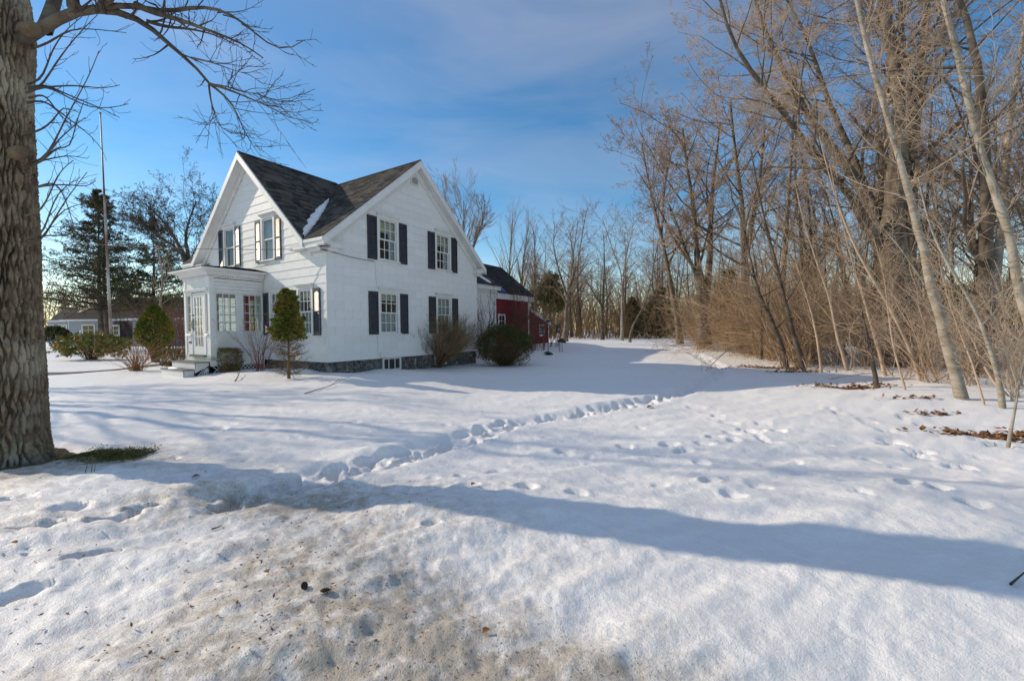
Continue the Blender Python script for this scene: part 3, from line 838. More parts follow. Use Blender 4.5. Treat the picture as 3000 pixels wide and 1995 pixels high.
# boxed eaves with cornice returns
def cornice(x0, x1, y0, y1, name='cornice'):
    mb = MB()
    mb.box(x0, x1, y0, y1, 3.44, 3.50)
    mb.box(x0 + 0.02, x1 - 0.02, y0 + 0.02, y1 - 0.0, 3.50, 3.60)
    mb.box(x0 - 0.015, x1 + 0.015, y0 - 0.015, y1, 3.60, ze - 0.02)
    mb.box(x0 + 0.10, x1 - 0.10, y0 + 0.10, y1, 3.34, 3.44)
    return mb.put(name, M['white_paint'], house)
cornice(RX + XE - 0.02, EX1 - 0.02, EY0, -0.026)
cornice(EX0 + 0.02, RX - XE + 0.02, EY0, -0.026)
for sg in (-1, 1):                          # return on the front gable's feet
    mb = MB()
    xa = RX + sg * XE
    xb = xa - sg * 0.78
    mb.box(min(xa, xb) + 0.02, max(xa, xb) - 0.02, EY0 + 0.01, -0.03, 3.45, 3.56)
    mb.prism([(xa - sg * 0.02, EY0 + 0.005, 3.562), (xb + sg * 0.02, EY0 + 0.005, 3.562), (xb + sg * 0.02, -0.03, 3.64), (xa - sg * 0.02, -0.03, 3.64)], (0, 0, 0.02))
    mb.put('cornice_return', M['white_paint'], house)
for sg, y0, y1 in ((-1, EY0, 0.42), (1, YD - 0.30, EY1)):
    mb = MB()
    mb.box(0.026, EX1 - 0.02, y0 + 0.0, y1, 3.44, 3.50)
    mb.box(0.026, EX1 - 0.03, y0 + 0.03, y1 - 0.03, 3.50, 3.58)
    mb.prism([(0.026, y0, 3.582), (EX1 - 0.01, y0, 3.582), (EX1 - 0.01, y1, 3.582), (0.026, y1, 3.60)], (0, 0, 0.025))
    mb.box(0.026, EX1 - 0.12, y0 + 0.1, y1 - 0.12, 3.34, 3.44)
    mb.put('cornice_return', M['white_paint'], house)
mb = MB(); mb.box(EX0 + 0.02, EX1 - 0.02, YD + 0.001, EY1, 3.44, ze - 0.02); mb.put('cornice', M['white_paint'], house)

# ---------------------------------------------------------------- windows
def sash_parts(win, w, zb, zt, y, muntins, nx=3, nz=2):
    st = 0.042
    mb = MB()
    mb.box(-w / 2, -w / 2 + st, y, y + 0.035, zb, zt); mb.box(w / 2 - st, w / 2, y, y + 0.035, zb, zt)
    mb.box(-w / 2 + st, w / 2 - st, y, y + 0.035, zb, zb + st); mb.box(-w / 2 + st, w / 2 - st, y, y + 0.035, zt - st, zt)
    mb.put('sash', M['white_paint'], win)
    gx0, gx1, gz0, gz1 = -w / 2 + st, w / 2 - st, zb + st, zt - st
    if muntins:
        m2 = MB()
        for i in range(1, nx):
            x = gx0 + (gx1 - gx0) * i / nx; m2.box(x - 0.011, x + 0.011, y + 0.004, y + 0.030, gz0, gz1)
        for j in range(1, nz):
            z = gz0 + (gz1 - gz0) * j / nz
            for i in range(nx):
                xa = gx0 + (gx1 - gx0) * i / nx + (0.011 if i else 0); xb = gx0 + (gx1 - gx0) * (i + 1) / nx - (0.011 if i < nx - 1 else 0)
                m2.box(xa, xb, y + 0.005, y + 0.029, z - 0.011, z + 0.011)
        m2.put('muntin', M['white_paint'], win)
    else: nx = nz = 1
    pw, ph = (gx1 - gx0) / nx, (gz1 - gz0) / nz
    pm = MB(); pm.box(0, pw, 0.0, 0.003, 0, ph); pm = pm.mesh('pane')
    for i in range(nx):
        for j in range(nz):
            p = put('pane', pm, M['glass'], win); p.location = (gx0 + i * pw, y + 0.016, gz0 + j * ph)
def make_window(w, style, dress):
    cw = 0.10
    mb = MB()
    mb.box(-w / 2, -w / 2 + cw, -0.045, 0.10, 0.045, WH); mb.box(w / 2 - cw, w / 2, -0.045, 0.10, 0.045, WH)
    mb.box(-w / 2, w / 2, -0.045, 0.10, WH, WH + 0.11)
    mb.box(-w / 2 - 0.015, w / 2 + 0.015, -0.10, -0.018, WH + 0.11, WH + 0.15)
    mb.box(-w / 2 - 0.035, w / 2 + 0.035, -0.125, -0.018, WH + 0.15, WH + 0.175)
    mb.box(-w / 2 - 0.03, w / 2 + 0.03, -0.085, 0.10, 0.0, 0.045)
    win = mb.put('window', M['white_paint'], house)
    iw = w - 2 * cw - 0.012
    mid = 0.045 + (WH - 0.045) * 0.5
    six = style == 'six'
    sash_parts(win, iw, mid - 0.02, WH - 0.004, -0.012, six)
    sash_parts(win, iw - 0.004, 0.049, mid + 0.02, 0.026, six)
    if dress == 'shade':
        m2 = MB(); m2.box(-iw / 2, iw / 2, 0.085, 0.09, mid + 0.20, WH); m2.put('roller_shade', M['shade'], win)
        m2 = MB(); drape(m2, -iw / 2, iw / 2, 0.13, 0.0, mid + 0.25, 14, 0.012); m2.put('drape', M['curtain_dark'], win)
    elif dress == 'lace':
        m2 = MB(); drape(m2, -iw / 2, iw / 2, 0.10, 0.0, WH, 16, 0.014); m2.put('curtain', M['curtain'], win)
    elif dress == 'half':
        m2 = MB(); m2.box(-iw / 2, iw / 2, 0.085, 0.09, mid + 0.25, WH); m2.put('roller_shade', M['shade'], win)
        m2 = MB(); drape(m2, iw * 0.14, iw / 2, 0.10, 0.0, WH, 8, 0.014); m2.put('curtain', M['curtain'], win)
        m2 = MB(); drape(m2, -iw / 2, iw / 2, 0.22, 0.0, WH, 10, 0.02); m2.put('drape', M['curtain_dark'], win)
    elif dress == 'cafe':
        m2 = MB(); drape(m2, -iw / 2, iw / 2, 0.10, 0.0, mid, 16, 0.014); m2.put('curtain', M['curtain'], win)
        m2 = MB(); m2.box(-iw / 2, iw / 2, 0.085, 0.09, mid + 0.42, WH); m2.put('roller_shade', M['shade'], win)
        m2 = MB(); drape(m2, -iw / 2, iw / 2, 0.24, 0.0, WH, 10, 0.02); m2.put('drape', M['curtain_dark'], win)
    return win
def drape(mb, x0, x1, y, z0, z1, n, amp):
    b = len(mb.v); k = n * 4
    for i in range(k + 1):
        x = x0 + (x1 - x0) * i / k; yy = y + amp * math.sin(i * 2 * math.pi / 4 + 0.3 * math.sin(i))
        mb.v += [(x, yy, z0), (x, yy, z1)]
    for i in range(k): mb.f.append((b + 2 * i, b + 2 * i + 2, b + 2 * i + 3, b + 2 * i + 1))
SHH, SHW = 1.44, 0.36
def shutter_meshes(w):
    fr = MB(); t = 0.032
    sw = 0.05
    fr.box(-w / 2, -w / 2 + sw, -t, 0, 0, SHH); fr.box(w / 2 - sw, w / 2, -t, 0, 0, SHH)
    for z0, z1 in ((0, 0.10), (0.70, 0.755), (SHH - 0.085, SHH)): fr.box(-w / 2 + sw, w / 2 - sw, -t, 0, z0, z1)
    # arched top rail corners
    for sg in (-1, 1): fr.prism([(sg * (w / 2 - sw), -t + 0.002, SHH - 0.085), (sg * (w / 2 - sw - 0.09), -t + 0.002, SHH - 0.085), (sg * (w / 2 - sw), -t + 0.002, SHH - 0.14)], (0, t - 0.004, 0))
    lo = MB()
    for za, zb in ((0.10, 0.70), (0.755, SHH - 0.085)):
        n = int((zb - za) / 0.034); st = (zb - za) / n
        for i in range(n):
            z = za + i * st
            lo.prism([(-w / 2 + sw, -0.028, z + 0.001), (-w / 2 + sw, -0.024, z), (-w / 2 + sw, -0.004, z + st * 1.25), (-w / 2 + sw, -0.008, z + st * 1.28)], (w - 2 * sw, 0, 0))
    return fr.mesh('shutter'), lo.mesh('louvres')
SH = {'f': shutter_meshes(0.345), 's': shutter_meshes(0.385)}
def add_windows(lst, wall, dresses):
    for (c, z, style), dr in zip(lst, dresses):
        w = WW[wall]
        win = make_window(w, style, dr)
        rot = 0 if wall == 'f' else R(90)
        loc = (c, -0.002, z) if wall == 'f' else (0.002, c, z)
        win.location = loc; win.rotation_euler = (0, 0, rot)
        sw = 0.345 if wall == 'f' else 0.385
        for sg in (-1, 1):
            off = sg * (w / 2 + sw / 2 + 0.012)
            s = put('shutter', SH[wall][0], M['navy'], house)
            lv = put('louvres', SH[wall][1], M['louvre'], s); tag(lv, kind='stuff')
            s.location = (c + off, -0.021, z) if wall == 'f' else (0.021, c + off, z)
            s.rotation_euler = (0, 0, rot)
add_windows(WIN_F, 'f', ['none', 'lace', 'cafe', 'lace'])
add_windows(WIN_S, 's', ['half', 'half', 'cafe', 'lace'])

# gable vent
mb = MB()
for y0, y1, z0, z1 in ((3.50, 3.545, 6.32, 6.66), (3.865, 3.91, 6.32, 6.66), (3.545, 3.865, 6.32, 6.36), (3.545, 3.865, 6.62, 6.66)): mb.box(0.018, 0.05, y0, y1, z0, z1)
vent = mb.put('gable_vent', M['white_paint'], house)
mb = MB(); mb.box(0.019, 0.022, 3.545, 3.865, 6.36, 6.62); mb.put('vent_screen', M['black'], vent)
for i in range(6):
    mb = MB(); z = 6.365 + i * 0.043
    mb.prism([(0.045, 3.546, z), (0.047, 3.546, z + 0.006), (0.026, 3.546, z + 0.034), (0.024, 3.546, z + 0.030)], (0, 0.318, 0)); mb.put('slat', M['white_paint'], vent)

# ---------------------------------------------------------------- foundation
mb = MB(); mb.box(XW + 0.09, -0.09, 0.09, YD - 0.05, -1.1, -0.01); found = mb.put('foundation', M['mortar'], house)
def stone(P, a0, a1, z0, z1, seed):
    rg = np.random.default_rng(seed); n, m = 8, 5
    V = []
    for i in range(n + 1):
        for j in range(m + 1):
            a = a0 + (a1 - a0) * i / n; z = z0 + (z1 - z0) * j / m
            e = min(i, n - i) == 0 or min(j, m - j) == 0
            V.append(P(a, z, -0.07 if e else -0.03 + rg.uniform(-0.016, 0.016)))
    b = len(V)
    for (a, z) in ((a0, z0), (a1, z0), (a1, z1), (a0, z1)): V.append(P(a, z, -0.14))
    q = [(i * (m + 1) + j, (i + 1) * (m + 1) + j, (i + 1) * (m + 1) + j + 1, i * (m + 1) + j + 1) for i in range(n) for j in range(m)]
    me_ = bpy.data.meshes.new('foundation_stone'); me_.from_pydata(V, [], q); me_.update()
    return put('foundation_stone', me_, M['stone'], found)
rg = random.Random(9)
a = 0.03; k = 0
while a < YD - 0.1:
    L = 0.30 if k == 0 else rg.uniform(0.75, 1.35)
    e = min(a + L, YD - 0.05)
    for wa, wb in ((2.06, 3.00), (4.72, 5.46)):
        if a < wa < e: e = wa
        if wa <= a < wb: a = wb; e = min(a + 0.8, YD - 0.05)
    stone(side3, a, e - 0.02, -0.95, -0.012, k); a = e; k += 1
a = -0.03
while a > XW + 0.2:
    e = max(a - rg.uniform(0.6, 1.2), XW + 0.1)
    stone(front3, a, e + 0.02, -0.95, -0.012, k + 40); a = e; k += 1
for c in (2.53, 5.09):
    mb = MB(); w, h = 0.84, 0.42
    z0 = -0.435
    ww = w if c < 3 else 0.7
    mb.box(-0.06, 0.0, -ww / 2, -ww / 2 + 0.06, z0, -0.014); mb.box(-0.06, 0.0, ww / 2 - 0.06, ww / 2, z0, -0.014)
    mb.box(-0.06, 0.0, -ww / 2 + 0.06, ww / 2 - 0.06, z0, z0 + 0.04); mb.box(-0.06, 0.0, -ww / 2 + 0.06, ww / 2 - 0.06, -0.05, -0.014)
    for i in (1, 2): mb.box(-0.05, -0.012, -ww / 2 + ww * i / 3 - 0.012, -ww / 2 + ww * i / 3 + 0.012, z0 + 0.04, -0.05)
    bw = mb.put('basement_window', M['white_paint'], house); bw.location = (-0.02, c, 0)
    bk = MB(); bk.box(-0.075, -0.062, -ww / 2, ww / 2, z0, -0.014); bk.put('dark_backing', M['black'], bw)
    for i in range(3):
        pm = MB(); pm.box(-0.034, -0.031, -ww / 2 + 0.06 + (ww - 0.12) * i / 3, -ww / 2 + 0.06 + (ww - 0.12) * (i + 1) / 3, z0 + 0.04, -0.05); pm.put('pane', M['glass'], bw)
# dryer vent box, meter conduit and the cable clipped to the side wall
mb = MB(); mb.box(0.02, 0.075, 1.95, 2.14, 0.03, 0.20); mb.prism([(0.076, 1.95, 0.20), (0.12, 1.95, 0.06), (0.076, 1.95, 0.05)], (0, 0.19, 0)); mb.put('wall_vent', M['white_paint'], house)
for pts_ in ([(0.032, 1.86, 0.05), (0.032, 1.86, 0.80)], [(0.032, 1.86, 2.42), (0.032, 1.80, 3.27)]):
    mb = MB(); mb.tube(pts_, 0.010, 6); mb.put('conduit', M['white_paint'], house)
cab = [(0.05, 0.02, 3.36)] + [(0.045, 1.75 * t, 3.36 - 0.10 * t - 0.10 * 4 * t * (1 - t) * 0.35) for t in (0.25, 0.5, 0.75, 1.0)]
mb = MB(); mb.tube(cab, 0.008, 6); mb.put('cable', M['cable'], house)
mb = MB(); mb.lathe([(0.0, -0.04), (0.028, -0.04), (0.034, -0.01), (0.02, 0.0), (0.034, 0.012), (0.028, 0.04), (0.0, 0.04)], (0.045, -0.02, 3.37), 10); mb.put('insulator', M['bark_dark'], house)
# snow in the roof valley
def valley_pt(t, side, w):
    """t along the valley (0 eave, 1 ridge); side -1 on the gable slope, +1 on the main slope"""
    x, y = RX + XE + (RX - (RX + XE)) * t, EY0 + (RY - EY0) * t
    d = np.array([-(XE), RY - EY0]); d /= np.linalg.norm(d); nn = np.array([d[1], -d[0]])   # towards +x : main slope
    x2, y2 = np.array([x, y]) + nn * w * side
    z = ZM - SM * (RY - y2) if side > 0 else ZF - SF * (x2 - RX)
    return (x2, y2, z + 0.03)
mb = MB(); prev = None; vr = random.Random(4)
N = 26
ring = []
for i in range(N + 1):
    t = 0.015 + 0.60 * i / N
    w1 = (0.03 + 0.12 * math.sin(math.pi * min(1, t / 0.62) ** 0.8)) * vr.uniform(0.6, 1.4)
    w2 = (0.02 + 0.09 * math.sin(math.pi * min(1, t / 0.62) ** 0.9)) * vr.uniform(0.75, 1.25)
    c = np.array(valley_pt(t, 1, 0.0)); c[2] += 0.10
    ring.append([np.array(valley_pt(t, -1, w1)) - (0, 0, 0.03), np.array(valley_pt(t, -1, w1 * 0.7)) + (0, 0, 0.05), c, np.array(valley_pt(t, 1, w2 * 0.7)) + (0, 0, 0.05), np.array(valley_pt(t, 1, w2)) - (0, 0, 0.03)])
for r_ in ring: mb.v += [tuple(p) for p in r_]
for i in range(N):
    for k in range(4): mb.f.append((i * 5 + k, i * 5 + k + 1, (i + 1) * 5 + k + 1, (i + 1) * 5 + k))
vs = mb.put('snow_strip', M['snow_clean'], None, True)
vs.location = tuple(H_ORG); vs.rotation_euler = (0, 0, -YAW)
tag(vs, 'narrow strip of leftover snow lying in the front roof valley', 'snow')
# ---------------------------------------------------------------- glazed entry porch (parts of the house)
PX0, PX1, PY = -5.30, -3.50, -1.66
WP = M['white_paint']
def hb(name, *b, mat_=None, parent=None):
    mb = MB()
    for q in b: mb.box(*q)
    return mb.put(name, mat_ or WP, parent or house)
hb('porch_floor', (PX0, PX1, PY, -0.03, 0.06, 0.20))
hb('porch_base', (PX0 - 0.02, PX1 + 0.02, PY - 0.02, -0.03, -0.12, 0.06))
# ground-level skirt and lattice on the right
mb = MB()
for i in range(14):
    y = PY + 0.02 + i * 0.12
    mb.prism([(PX1 + 0.004, y, -0.36), (PX1 + 0.004, y + 0.025, -0.36), (PX1 + 0.004, min(y + 0.265, -0.03), -0.12), (PX1 + 0.004, min(y + 0.24, -0.055), -0.12)], (0.008, 0, 0))
    mb.prism([(PX1 + 0.013, min(y + 0.24, -0.055), -0.36), (PX1 + 0.013, min(y + 0.265, -0.03), -0.36), (PX1 + 0.013, y + 0.025, -0.12), (PX1 + 0.013, y, -0.12)], (0.008, 0, 0))
mb.put('lattice', WP, house)
hb('crawl_space_shade', (PX0 + 0.05, PX1 - 0.05, PY + 0.08, -0.03, -0.6, -0.13), mat_=M['black'])  # solid black block standing in for the shade under the porch
for x in (PX0, PX1 - 0.13):
    for y in (PY, ): hb('corner_post', (x, x + 0.13, y, y + 0.13, 0.06, 2.66))
# right and left faces
def porch_side(xo, sg):
    xa, xb = (xo - 0.09, xo - 0.01) if sg > 0 else (xo + 0.01, xo + 0.09)
    y0, y1 = PY + 0.13, -0.03
    out = xo if sg > 0 else xo
    hb('lower_panel', (xa, xb, y0, y1, 0.06, 0.80))
    xt0, xt1 = (xb, xb + 0.018) if sg > 0 else (xa - 0.018, xa)
    for q in ((y0, y1, 0.06, 0.15), (y0, y1, 0.66, 0.80), (y0, y0 + 0.10, 0.15, 0.66), ((y0 + y1) / 2 - 0.06, (y0 + y1) / 2 + 0.06, 0.15, 0.66), (y1 - 0.10, y1, 0.15, 0.66)):
        hb('panel_rail', (xt0, xt1, q[0], q[1], q[2], q[3]))
    hb('sill', (xa - (0.05 if sg < 0 else 0), xb + (0.05 if sg > 0 else 0), y0, y1, 0.80, 0.86))
    hb('apron', (xa, xb + 0.01, y0, y1, 0.86, 0.95))
    zz = 2.20
    for i in range(4):
        hb('board', (xa, xb + 0.004 * (i % 2), y0, y1, zz + 0.004, zz + 0.108)); zz += 0.11
    for ya, yb in ((y0, -1.49), (-0.86, -0.69), (-0.05, y1)): hb('mullion_post', (xa, xb, ya, yb, 0.95, 2.20))
    for ya, yb in ((-1.49, -0.86), (-0.69, -0.05)):
        mb = MB(); w = yb - ya; h = 1.25; fr = 0.035
        x0, x1 = xa + 0.025, xb - 0.02
        mb.box(x0, x1, ya, ya + fr, 0.95, 2.20); mb.box(x0, x1, yb - fr, yb, 0.95, 2.20); mb.box(x0, x1, ya + fr, yb - fr, 0.95, 0.95 + fr); mb.box(x0, x1, ya + fr, yb - fr, 2.20 - fr, 2.20)
        pw = mb.put('porch_window', WP, house)
        mb = MB(); gy0, gy1, g0, g1 = ya + fr, yb - fr, 0.95 + fr, 2.20 - fr
        for i in (1, 2): y = gy0 + (gy1 - gy0) * i / 3; mb.box(x0 + 0.005, x1 - 0.005, y - 0.011, y + 0.011, g0, g1)
        for j in (1, 2, 3):
            z = g0 + (g1 - g0) * j / 4
            for i in range(3): mb.box(x0 + 0.007, x1 - 0.007, gy0 + (gy1 - gy0) * i / 3 + 0.0115, gy0 + (gy1 - gy0) * (i + 1) / 3 - 0.0115, z - 0.011, z + 0.011)
        mb.put('muntin', WP, pw)
        pm = MB(); pm.box(0, 0.003, 0, (gy1 - gy0) / 3, 0, (g1 - g0) / 4); pm = pm.mesh('pane')
        for i in range(3):
            for j in range(4):
                p = put('pane', pm, M['glass'], pw); p.location = ((x0 + x1) / 2, gy0 + (gy1 - gy0) * i / 3, g0 + (g1 - g0) * j / 4)
porch_side(PX1, 1)
porch_side(PX0, -1)
# door face
yf0, yf1 = PY + 0.02, PY + 0.10
hb('header_panel', (PX0 + 0.13, PX1 - 0.13, yf0, yf1, 2.30, 2.66))
mb = MB(); mb.box(PX0 + 0.10, PX1 - 0.10, PY - 0.05, yf0, 2.24, 2.30); mb.box(PX0 + 0.07, PX1 - 0.07, PY - 0.08, yf0, 2.30, 2.33); mb.put('door_hood', WP, house)
hb('door_jamb', (-4.80, -4.75, PY, yf1, 0.20, 2.24)); hb('door_jamb', (-3.87, -3.82, PY, yf1, 0.20, 2.24))
for xa, xb in ((PX0 + 0.13, -4.80), (-3.82, PX1 - 0.13)):
    hb('side_panel', (xa, xb, yf0, yf1, 0.06, 0.84))
    hb('panel_mould', (xa + 0.05, xb - 0.05, PY, yf0 - 0.001, 0.22, 0.26), (xa + 0.05, xb - 0.05, PY, yf0 - 0.001, 0.66, 0.70))
    mb = MB(); mb.prism([(xa - 0.01, PY - 0.05, 0.84), (xa - 0.01, yf1, 0.84), (xa - 0.01, yf1, 0.95), (xa - 0.01, PY - 0.03, 0.90)], (xb - xa + 0.02, 0, 0)); mb.put('sidelight_sill', WP, house)
    mb = MB(); mb.box(xa, xa + 0.04, yf0, yf1, 0.95, 2.24); mb.box(xb - 0.04, xb, yf0, yf1, 0.95, 2.24); mb.box(xa + 0.04, xb - 0.04, yf0, yf1, 2.14, 2.24); mb.box(xa + 0.04, xb - 0.04, yf0, yf1, 0.95, 0.98)
    sl = mb.put('sidelight', WP, house)
    mb = MB()
    for j in (1, 2, 3): z = 0.98 + 1.16 * j / 4; mb.box(xa + 0.04, xb - 0.04, yf0 + 0.03, yf1 - 0.03, z - 0.010, z + 0.010)
    mb.put('muntin', WP, sl)
    pm = MB(); pm.box(0, xb - xa - 0.08, 0, 0.003, 0, 0.29); pm = pm.mesh('pane')
    for j in range(4): p = put('pane', pm, M['glass'], sl); p.location = (xa + 0.04, (yf0 + yf1) / 2, 0.98 + 0.29 * j)
# fifteen-light storm door
dx0, dx1, dz0, dz1 = -4.75, -3.87, 0.23, 2.22
mb = MB(); g = (-4.60, -4.02, 0.50, 2.08)
yd0, yd1 = PY + 0.02, PY + 0.06
mb.box(dx0, g[0], yd0, yd1, dz0, dz1); mb.box(g[1], dx1, yd0, yd1, dz0, dz1); mb.box(g[0], g[1], yd0, yd1, dz0, g[2]); mb.box(g[0], g[1], yd0, yd1, g[3], dz1)
door = mb.put('porch_door', WP, house)
mb = MB()
for i in (1, 2): x = g[0] + (g[1] - g[0]) * i / 3; mb.box(x - 0.014, x + 0.014, yd0 + 0.004, yd1 - 0.004, g[2], g[3])
for j in range(1, 5):
    z = g[2] + (g[3] - g[2]) * j / 5
    for i in range(3): mb.box(g[0] + (g[1] - g[0]) * i / 3 + (0.0145 if i else 0), g[0] + (g[1] - g[0]) * (i + 1) / 3 - (0.0145 if i < 2 else 0), yd0 + 0.005, yd1 - 0.005, z - 0.014, z + 0.014)
mb.put('muntin', WP, door)
pm = MB(); pm.box(0, (g[1] - g[0]) / 3, 0, 0.003, 0, (g[3] - g[2]) / 5); pm = pm.mesh('pane')
for i in range(3):
    for j in range(5): p = put('pane', pm, M['glass'], door); p.location = (g[0] + (g[1] - g[0]) * i / 3, yd0 + 0.02, g[2] + (g[3] - g[2]) * j / 5)
mb = MB(); mb.tube([(-4.68, yd0 - 0.005, 1.34), (-4.68, yd0 - 0.05, 1.31), (-4.68, yd0 - 0.055, 1.22), (-4.68, yd0 - 0.05, 1.10), (-4.68, yd0 - 0.005, 1.05)], 0.011, 6); mb.box(-4.70, -4.66, yd0 - 0.012, yd0 - 0.001, 1.00, 1.40); mb.box(-4.70, -4.665, yd0 - 0.03, yd0 - 0.001, 1.48, 1.53)
mb.put('handle', M['black'], door)
hb('mail_slot', (-5.03, -4.86, PY + 0.004, PY + 0.018, 0.59, 0.66), mat_=M['black'])
hb('threshold', (-4.82, -3.80, PY - 0.08, PY + 0.02, 0.17, 0.228), mat_=M['wood_grey'])
# red inner door in the house wall, seen through the porch
mb = MB(); mb.box(-4.78, -4.60, 0.02, 0.06, 0.2, 2.22); mb.box(-4.12, -3.94, 0.02, 0.06, 0.2, 2.22); mb.box(-4.60, -4.12, 0.02, 0.06, 0.2, 1.0); mb.box(-4.60, -4.12, 0.02, 0.06, 2.06, 2.22)
ed = mb.put('entry_door', M['red_door'], house)
mb = MB(); mb.box(-4.60, -4.12, 0.036, 0.042, 1.0, 2.06); mb.put('pane', M['glass'], ed)
hb('entry_casing', (-4.90, -4.78, -0.05, 0.0, 0.2, 2.30), (-3.94, -3.82, -0.05, 0.0, 0.2, 2.30), (-4.90, -3.82, -0.05, 0.0, 2.302, 2.42))
hb('porch_ceiling', (PX0 + 0.1, PX1 - 0.1, PY + 0.1, -0.03, 2.60, 2.64))
# entablature, dentils, low hipped roof
ov = 0.30
hb('porch_frieze', (PX0 - 0.02, PX1 + 0.02, PY - 0.02, -0.026, 2.66, 2.74))
mb = MB(); mb.box(PX0 - 0.10, PX1 + 0.10, PY - 0.10, -0.026, 2.74, 2.80)
n = 24
for i in range(n):
    y = PY - 0.08 + i * (1.62 / n); mb.box(PX1 + 0.021, PX1 + 0.06, y, y + 0.035, 2.69, 2.739); mb.box(PX0 - 0.06, PX0 - 0.021, y, y + 0.035, 2.69, 2.739)
for i in range(26):
    x = PX0 - 0.02 + i * (1.84 / 26); mb.box(x, x + 0.035, PY - 0.06, PY - 0.021, 2.69, 2.739)
mb.put('dentil_mould', WP, house)
mb = MB()
mb.prism([(PX0 - 0.12, PY - 0.12, 2.80), (PX1 + 0.12, PY - 0.12, 2.80), (PX1 + 0.12, -0.026, 2.80), (PX0 - 0.12, -0.026, 2.80)], (0, 0, 0.03))
b = len(mb.v)                                                      # cove rising outwards
lo = [(PX0 - 0.12, PY - 0.12), (PX1 + 0.12, PY - 0.12), (PX1 + 0.12, -0.026), (PX0 - 0.12, -0.026)]
hi = [(PX0 - ov, PY - ov), (PX1 + ov, PY - ov), (PX1 + ov, -0.026), (PX0 - ov, -0.026)]
mb.v += [(x, y, 2.831) for x, y in lo] + [(x, y, 2.90) for x, y in hi] + [(x, y, 2.93) for x, y in hi]
for k in range(4):
    j = (k + 1) % 4; mb.f += [(b + k, b + j, b + 4 + j, b + 4 + k), (b + 4 + k, b + 4 + j, b + 8 + j, b + 8 + k)]
mb.f += [(b + 8, b + 9, b + 10, b + 11)]
mb.put('porch_cornice', WP, house)
zt = 3.13
A_, B_, C_, D_ = (PX0 - ov - 0.02, PY - ov - 0.02, 2.945), (PX1 + ov + 0.02, PY - ov - 0.02, 2.945), (PX1 + ov + 0.02, -0.03, 2.945), (PX0 - ov - 0.02, -0.03, 2.945)
E_, F_ = (-4.75, -0.6, zt), (-4.05, -0.6, zt); E2, F2 = (-4.75, -0.03, zt), (-4.05, -0.03, zt)
roof_plane('porch_roof', [A_, B_, F_, E_], None, 'roof_old', 0.13, 21, house)
roof_plane('porch_roof', [B_, C_, F2, F_], None, 'roof_old', 0.13, 22, house)
roof_plane('porch_roof', [D_, A_, E_, E2], None, 'roof_old', 0.13, 23, house)
roof_plane('porch_roof', [E_, F_, F2, E2], None, 'roof_old', 0.13, 24, house)
# steps
st = empty('porch_steps', tuple(hw(-4.4, -2.1, -0.45)), -YAW, 'weathered two-step wooden stoop below the porch door', 'steps')
def sb(name, *b, mat_=None):
    mb = MB()
    for x0, x1, y0, y1, z0, z1 in b: mb.box(x0 + 4.4, x1 + 4.4, y0 + 2.1, y1 + 2.1, z0 + 0.45, z1 + 0.45)
    return mb.put(name, mat_ or WP, st)
for i in range(3): sb('tread_board', (-5.24, -3.50, -2.10 + i * 0.143, -1.965 + i * 0.143, 0.005, 0.04), mat_=M['wood_grey'])
for i in range(2): sb('tread_board', (-5.24, -3.58, -2.38 + i * 0.143, -2.245 + i * 0.143, -0.215, -0.18), mat_=M['wood_grey'])
sb('riser', (-5.20, -3.56, -2.075, -2.05, -0.178, 0.003)); sb('riser', (-5.20, -3.62, -2.355, -2.33, -0.62, -0.217))
mb = MB()
mb.prism([(-3.585 + 4.4, -2.075 + 2.1, 0.003 + 0.45), (-3.585 + 4.4, -1.70 + 2.1, 0.003 + 0.45), (-3.585 + 4.4, -1.70 + 2.1, -0.10 + 0.45), (-3.585 + 4.4, -2.075 + 2.1, -0.30 + 0.45)], (0.025, 0, 0))
mb.prism([(-3.645 + 4.4, -2.355 + 2.1, -0.217 + 0.45), (-3.645 + 4.4, -2.08 + 2.1, -0.217 + 0.45), (-3.645 + 4.4, -2.08 + 2.1, -0.62 + 0.45), (-3.645 + 4.4, -2.355 + 2.1, -0.62 + 0.45)], (0.025, 0, 0))
mb.put('side_board', WP, st)
mb = MB()
for i in range(5):
    y = -2.06 + i * 0.09
    mb.prism([(-3.60 + 4.4, y + 2.1, -0.45 + 0.45), (-3.60 + 4.4, y + 0.03 + 2.1, 0.0), (-3.60 + 4.4, min(y + 0.30, -1.71) + 2.1, -0.15 + 0.45), (-3.60 + 4.4, min(y + 0.27, -1.74) + 2.1, -0.15 + 0.45)], (0.012, 0, 0))
mb.put('lattice', WP, st)
sb('post', (-3.60, -3.52, -1.70, -1.685, -0.62, -0.02), mat_=M['black']); sb('stoop_shade_block', (-5.18, -3.66, -2.04, -1.72, -0.62, -0.02), mat_=M['black'])  # second box is a black filler painted as the shade under the stoop
mb = MB(); V_ = []
n = 18
for ring_, (f, z) in enumerate(((1.0, 0.0), (0.85, 0.03), (0.5, 0.05), (0.05, 0.055))):
    for k in range(n):
        a = 2 * math.pi * k / n; mb.v.append((-0.25 + 0.36 * f * math.cos(a), -0.13 + 0.10 * f * math.sin(a) * (1 + 0.2 * math.sin(3 * a)), 0.271 + z))
for r_ in range(3):
    for k in range(n): k2 = (k + 1) % n; mb.f.append((r_ * n + k, r_ * n + k2, (r_ + 1) * n + k2, (r_ + 1) * n + k))
sp = mb.put('snow_patch', M['snow_clean'], None, True); sp.location = st.location; sp.rotation_euler = (0, 0, -YAW)
tag(sp, 'small white patch of snow on the lower porch step', 'snow')

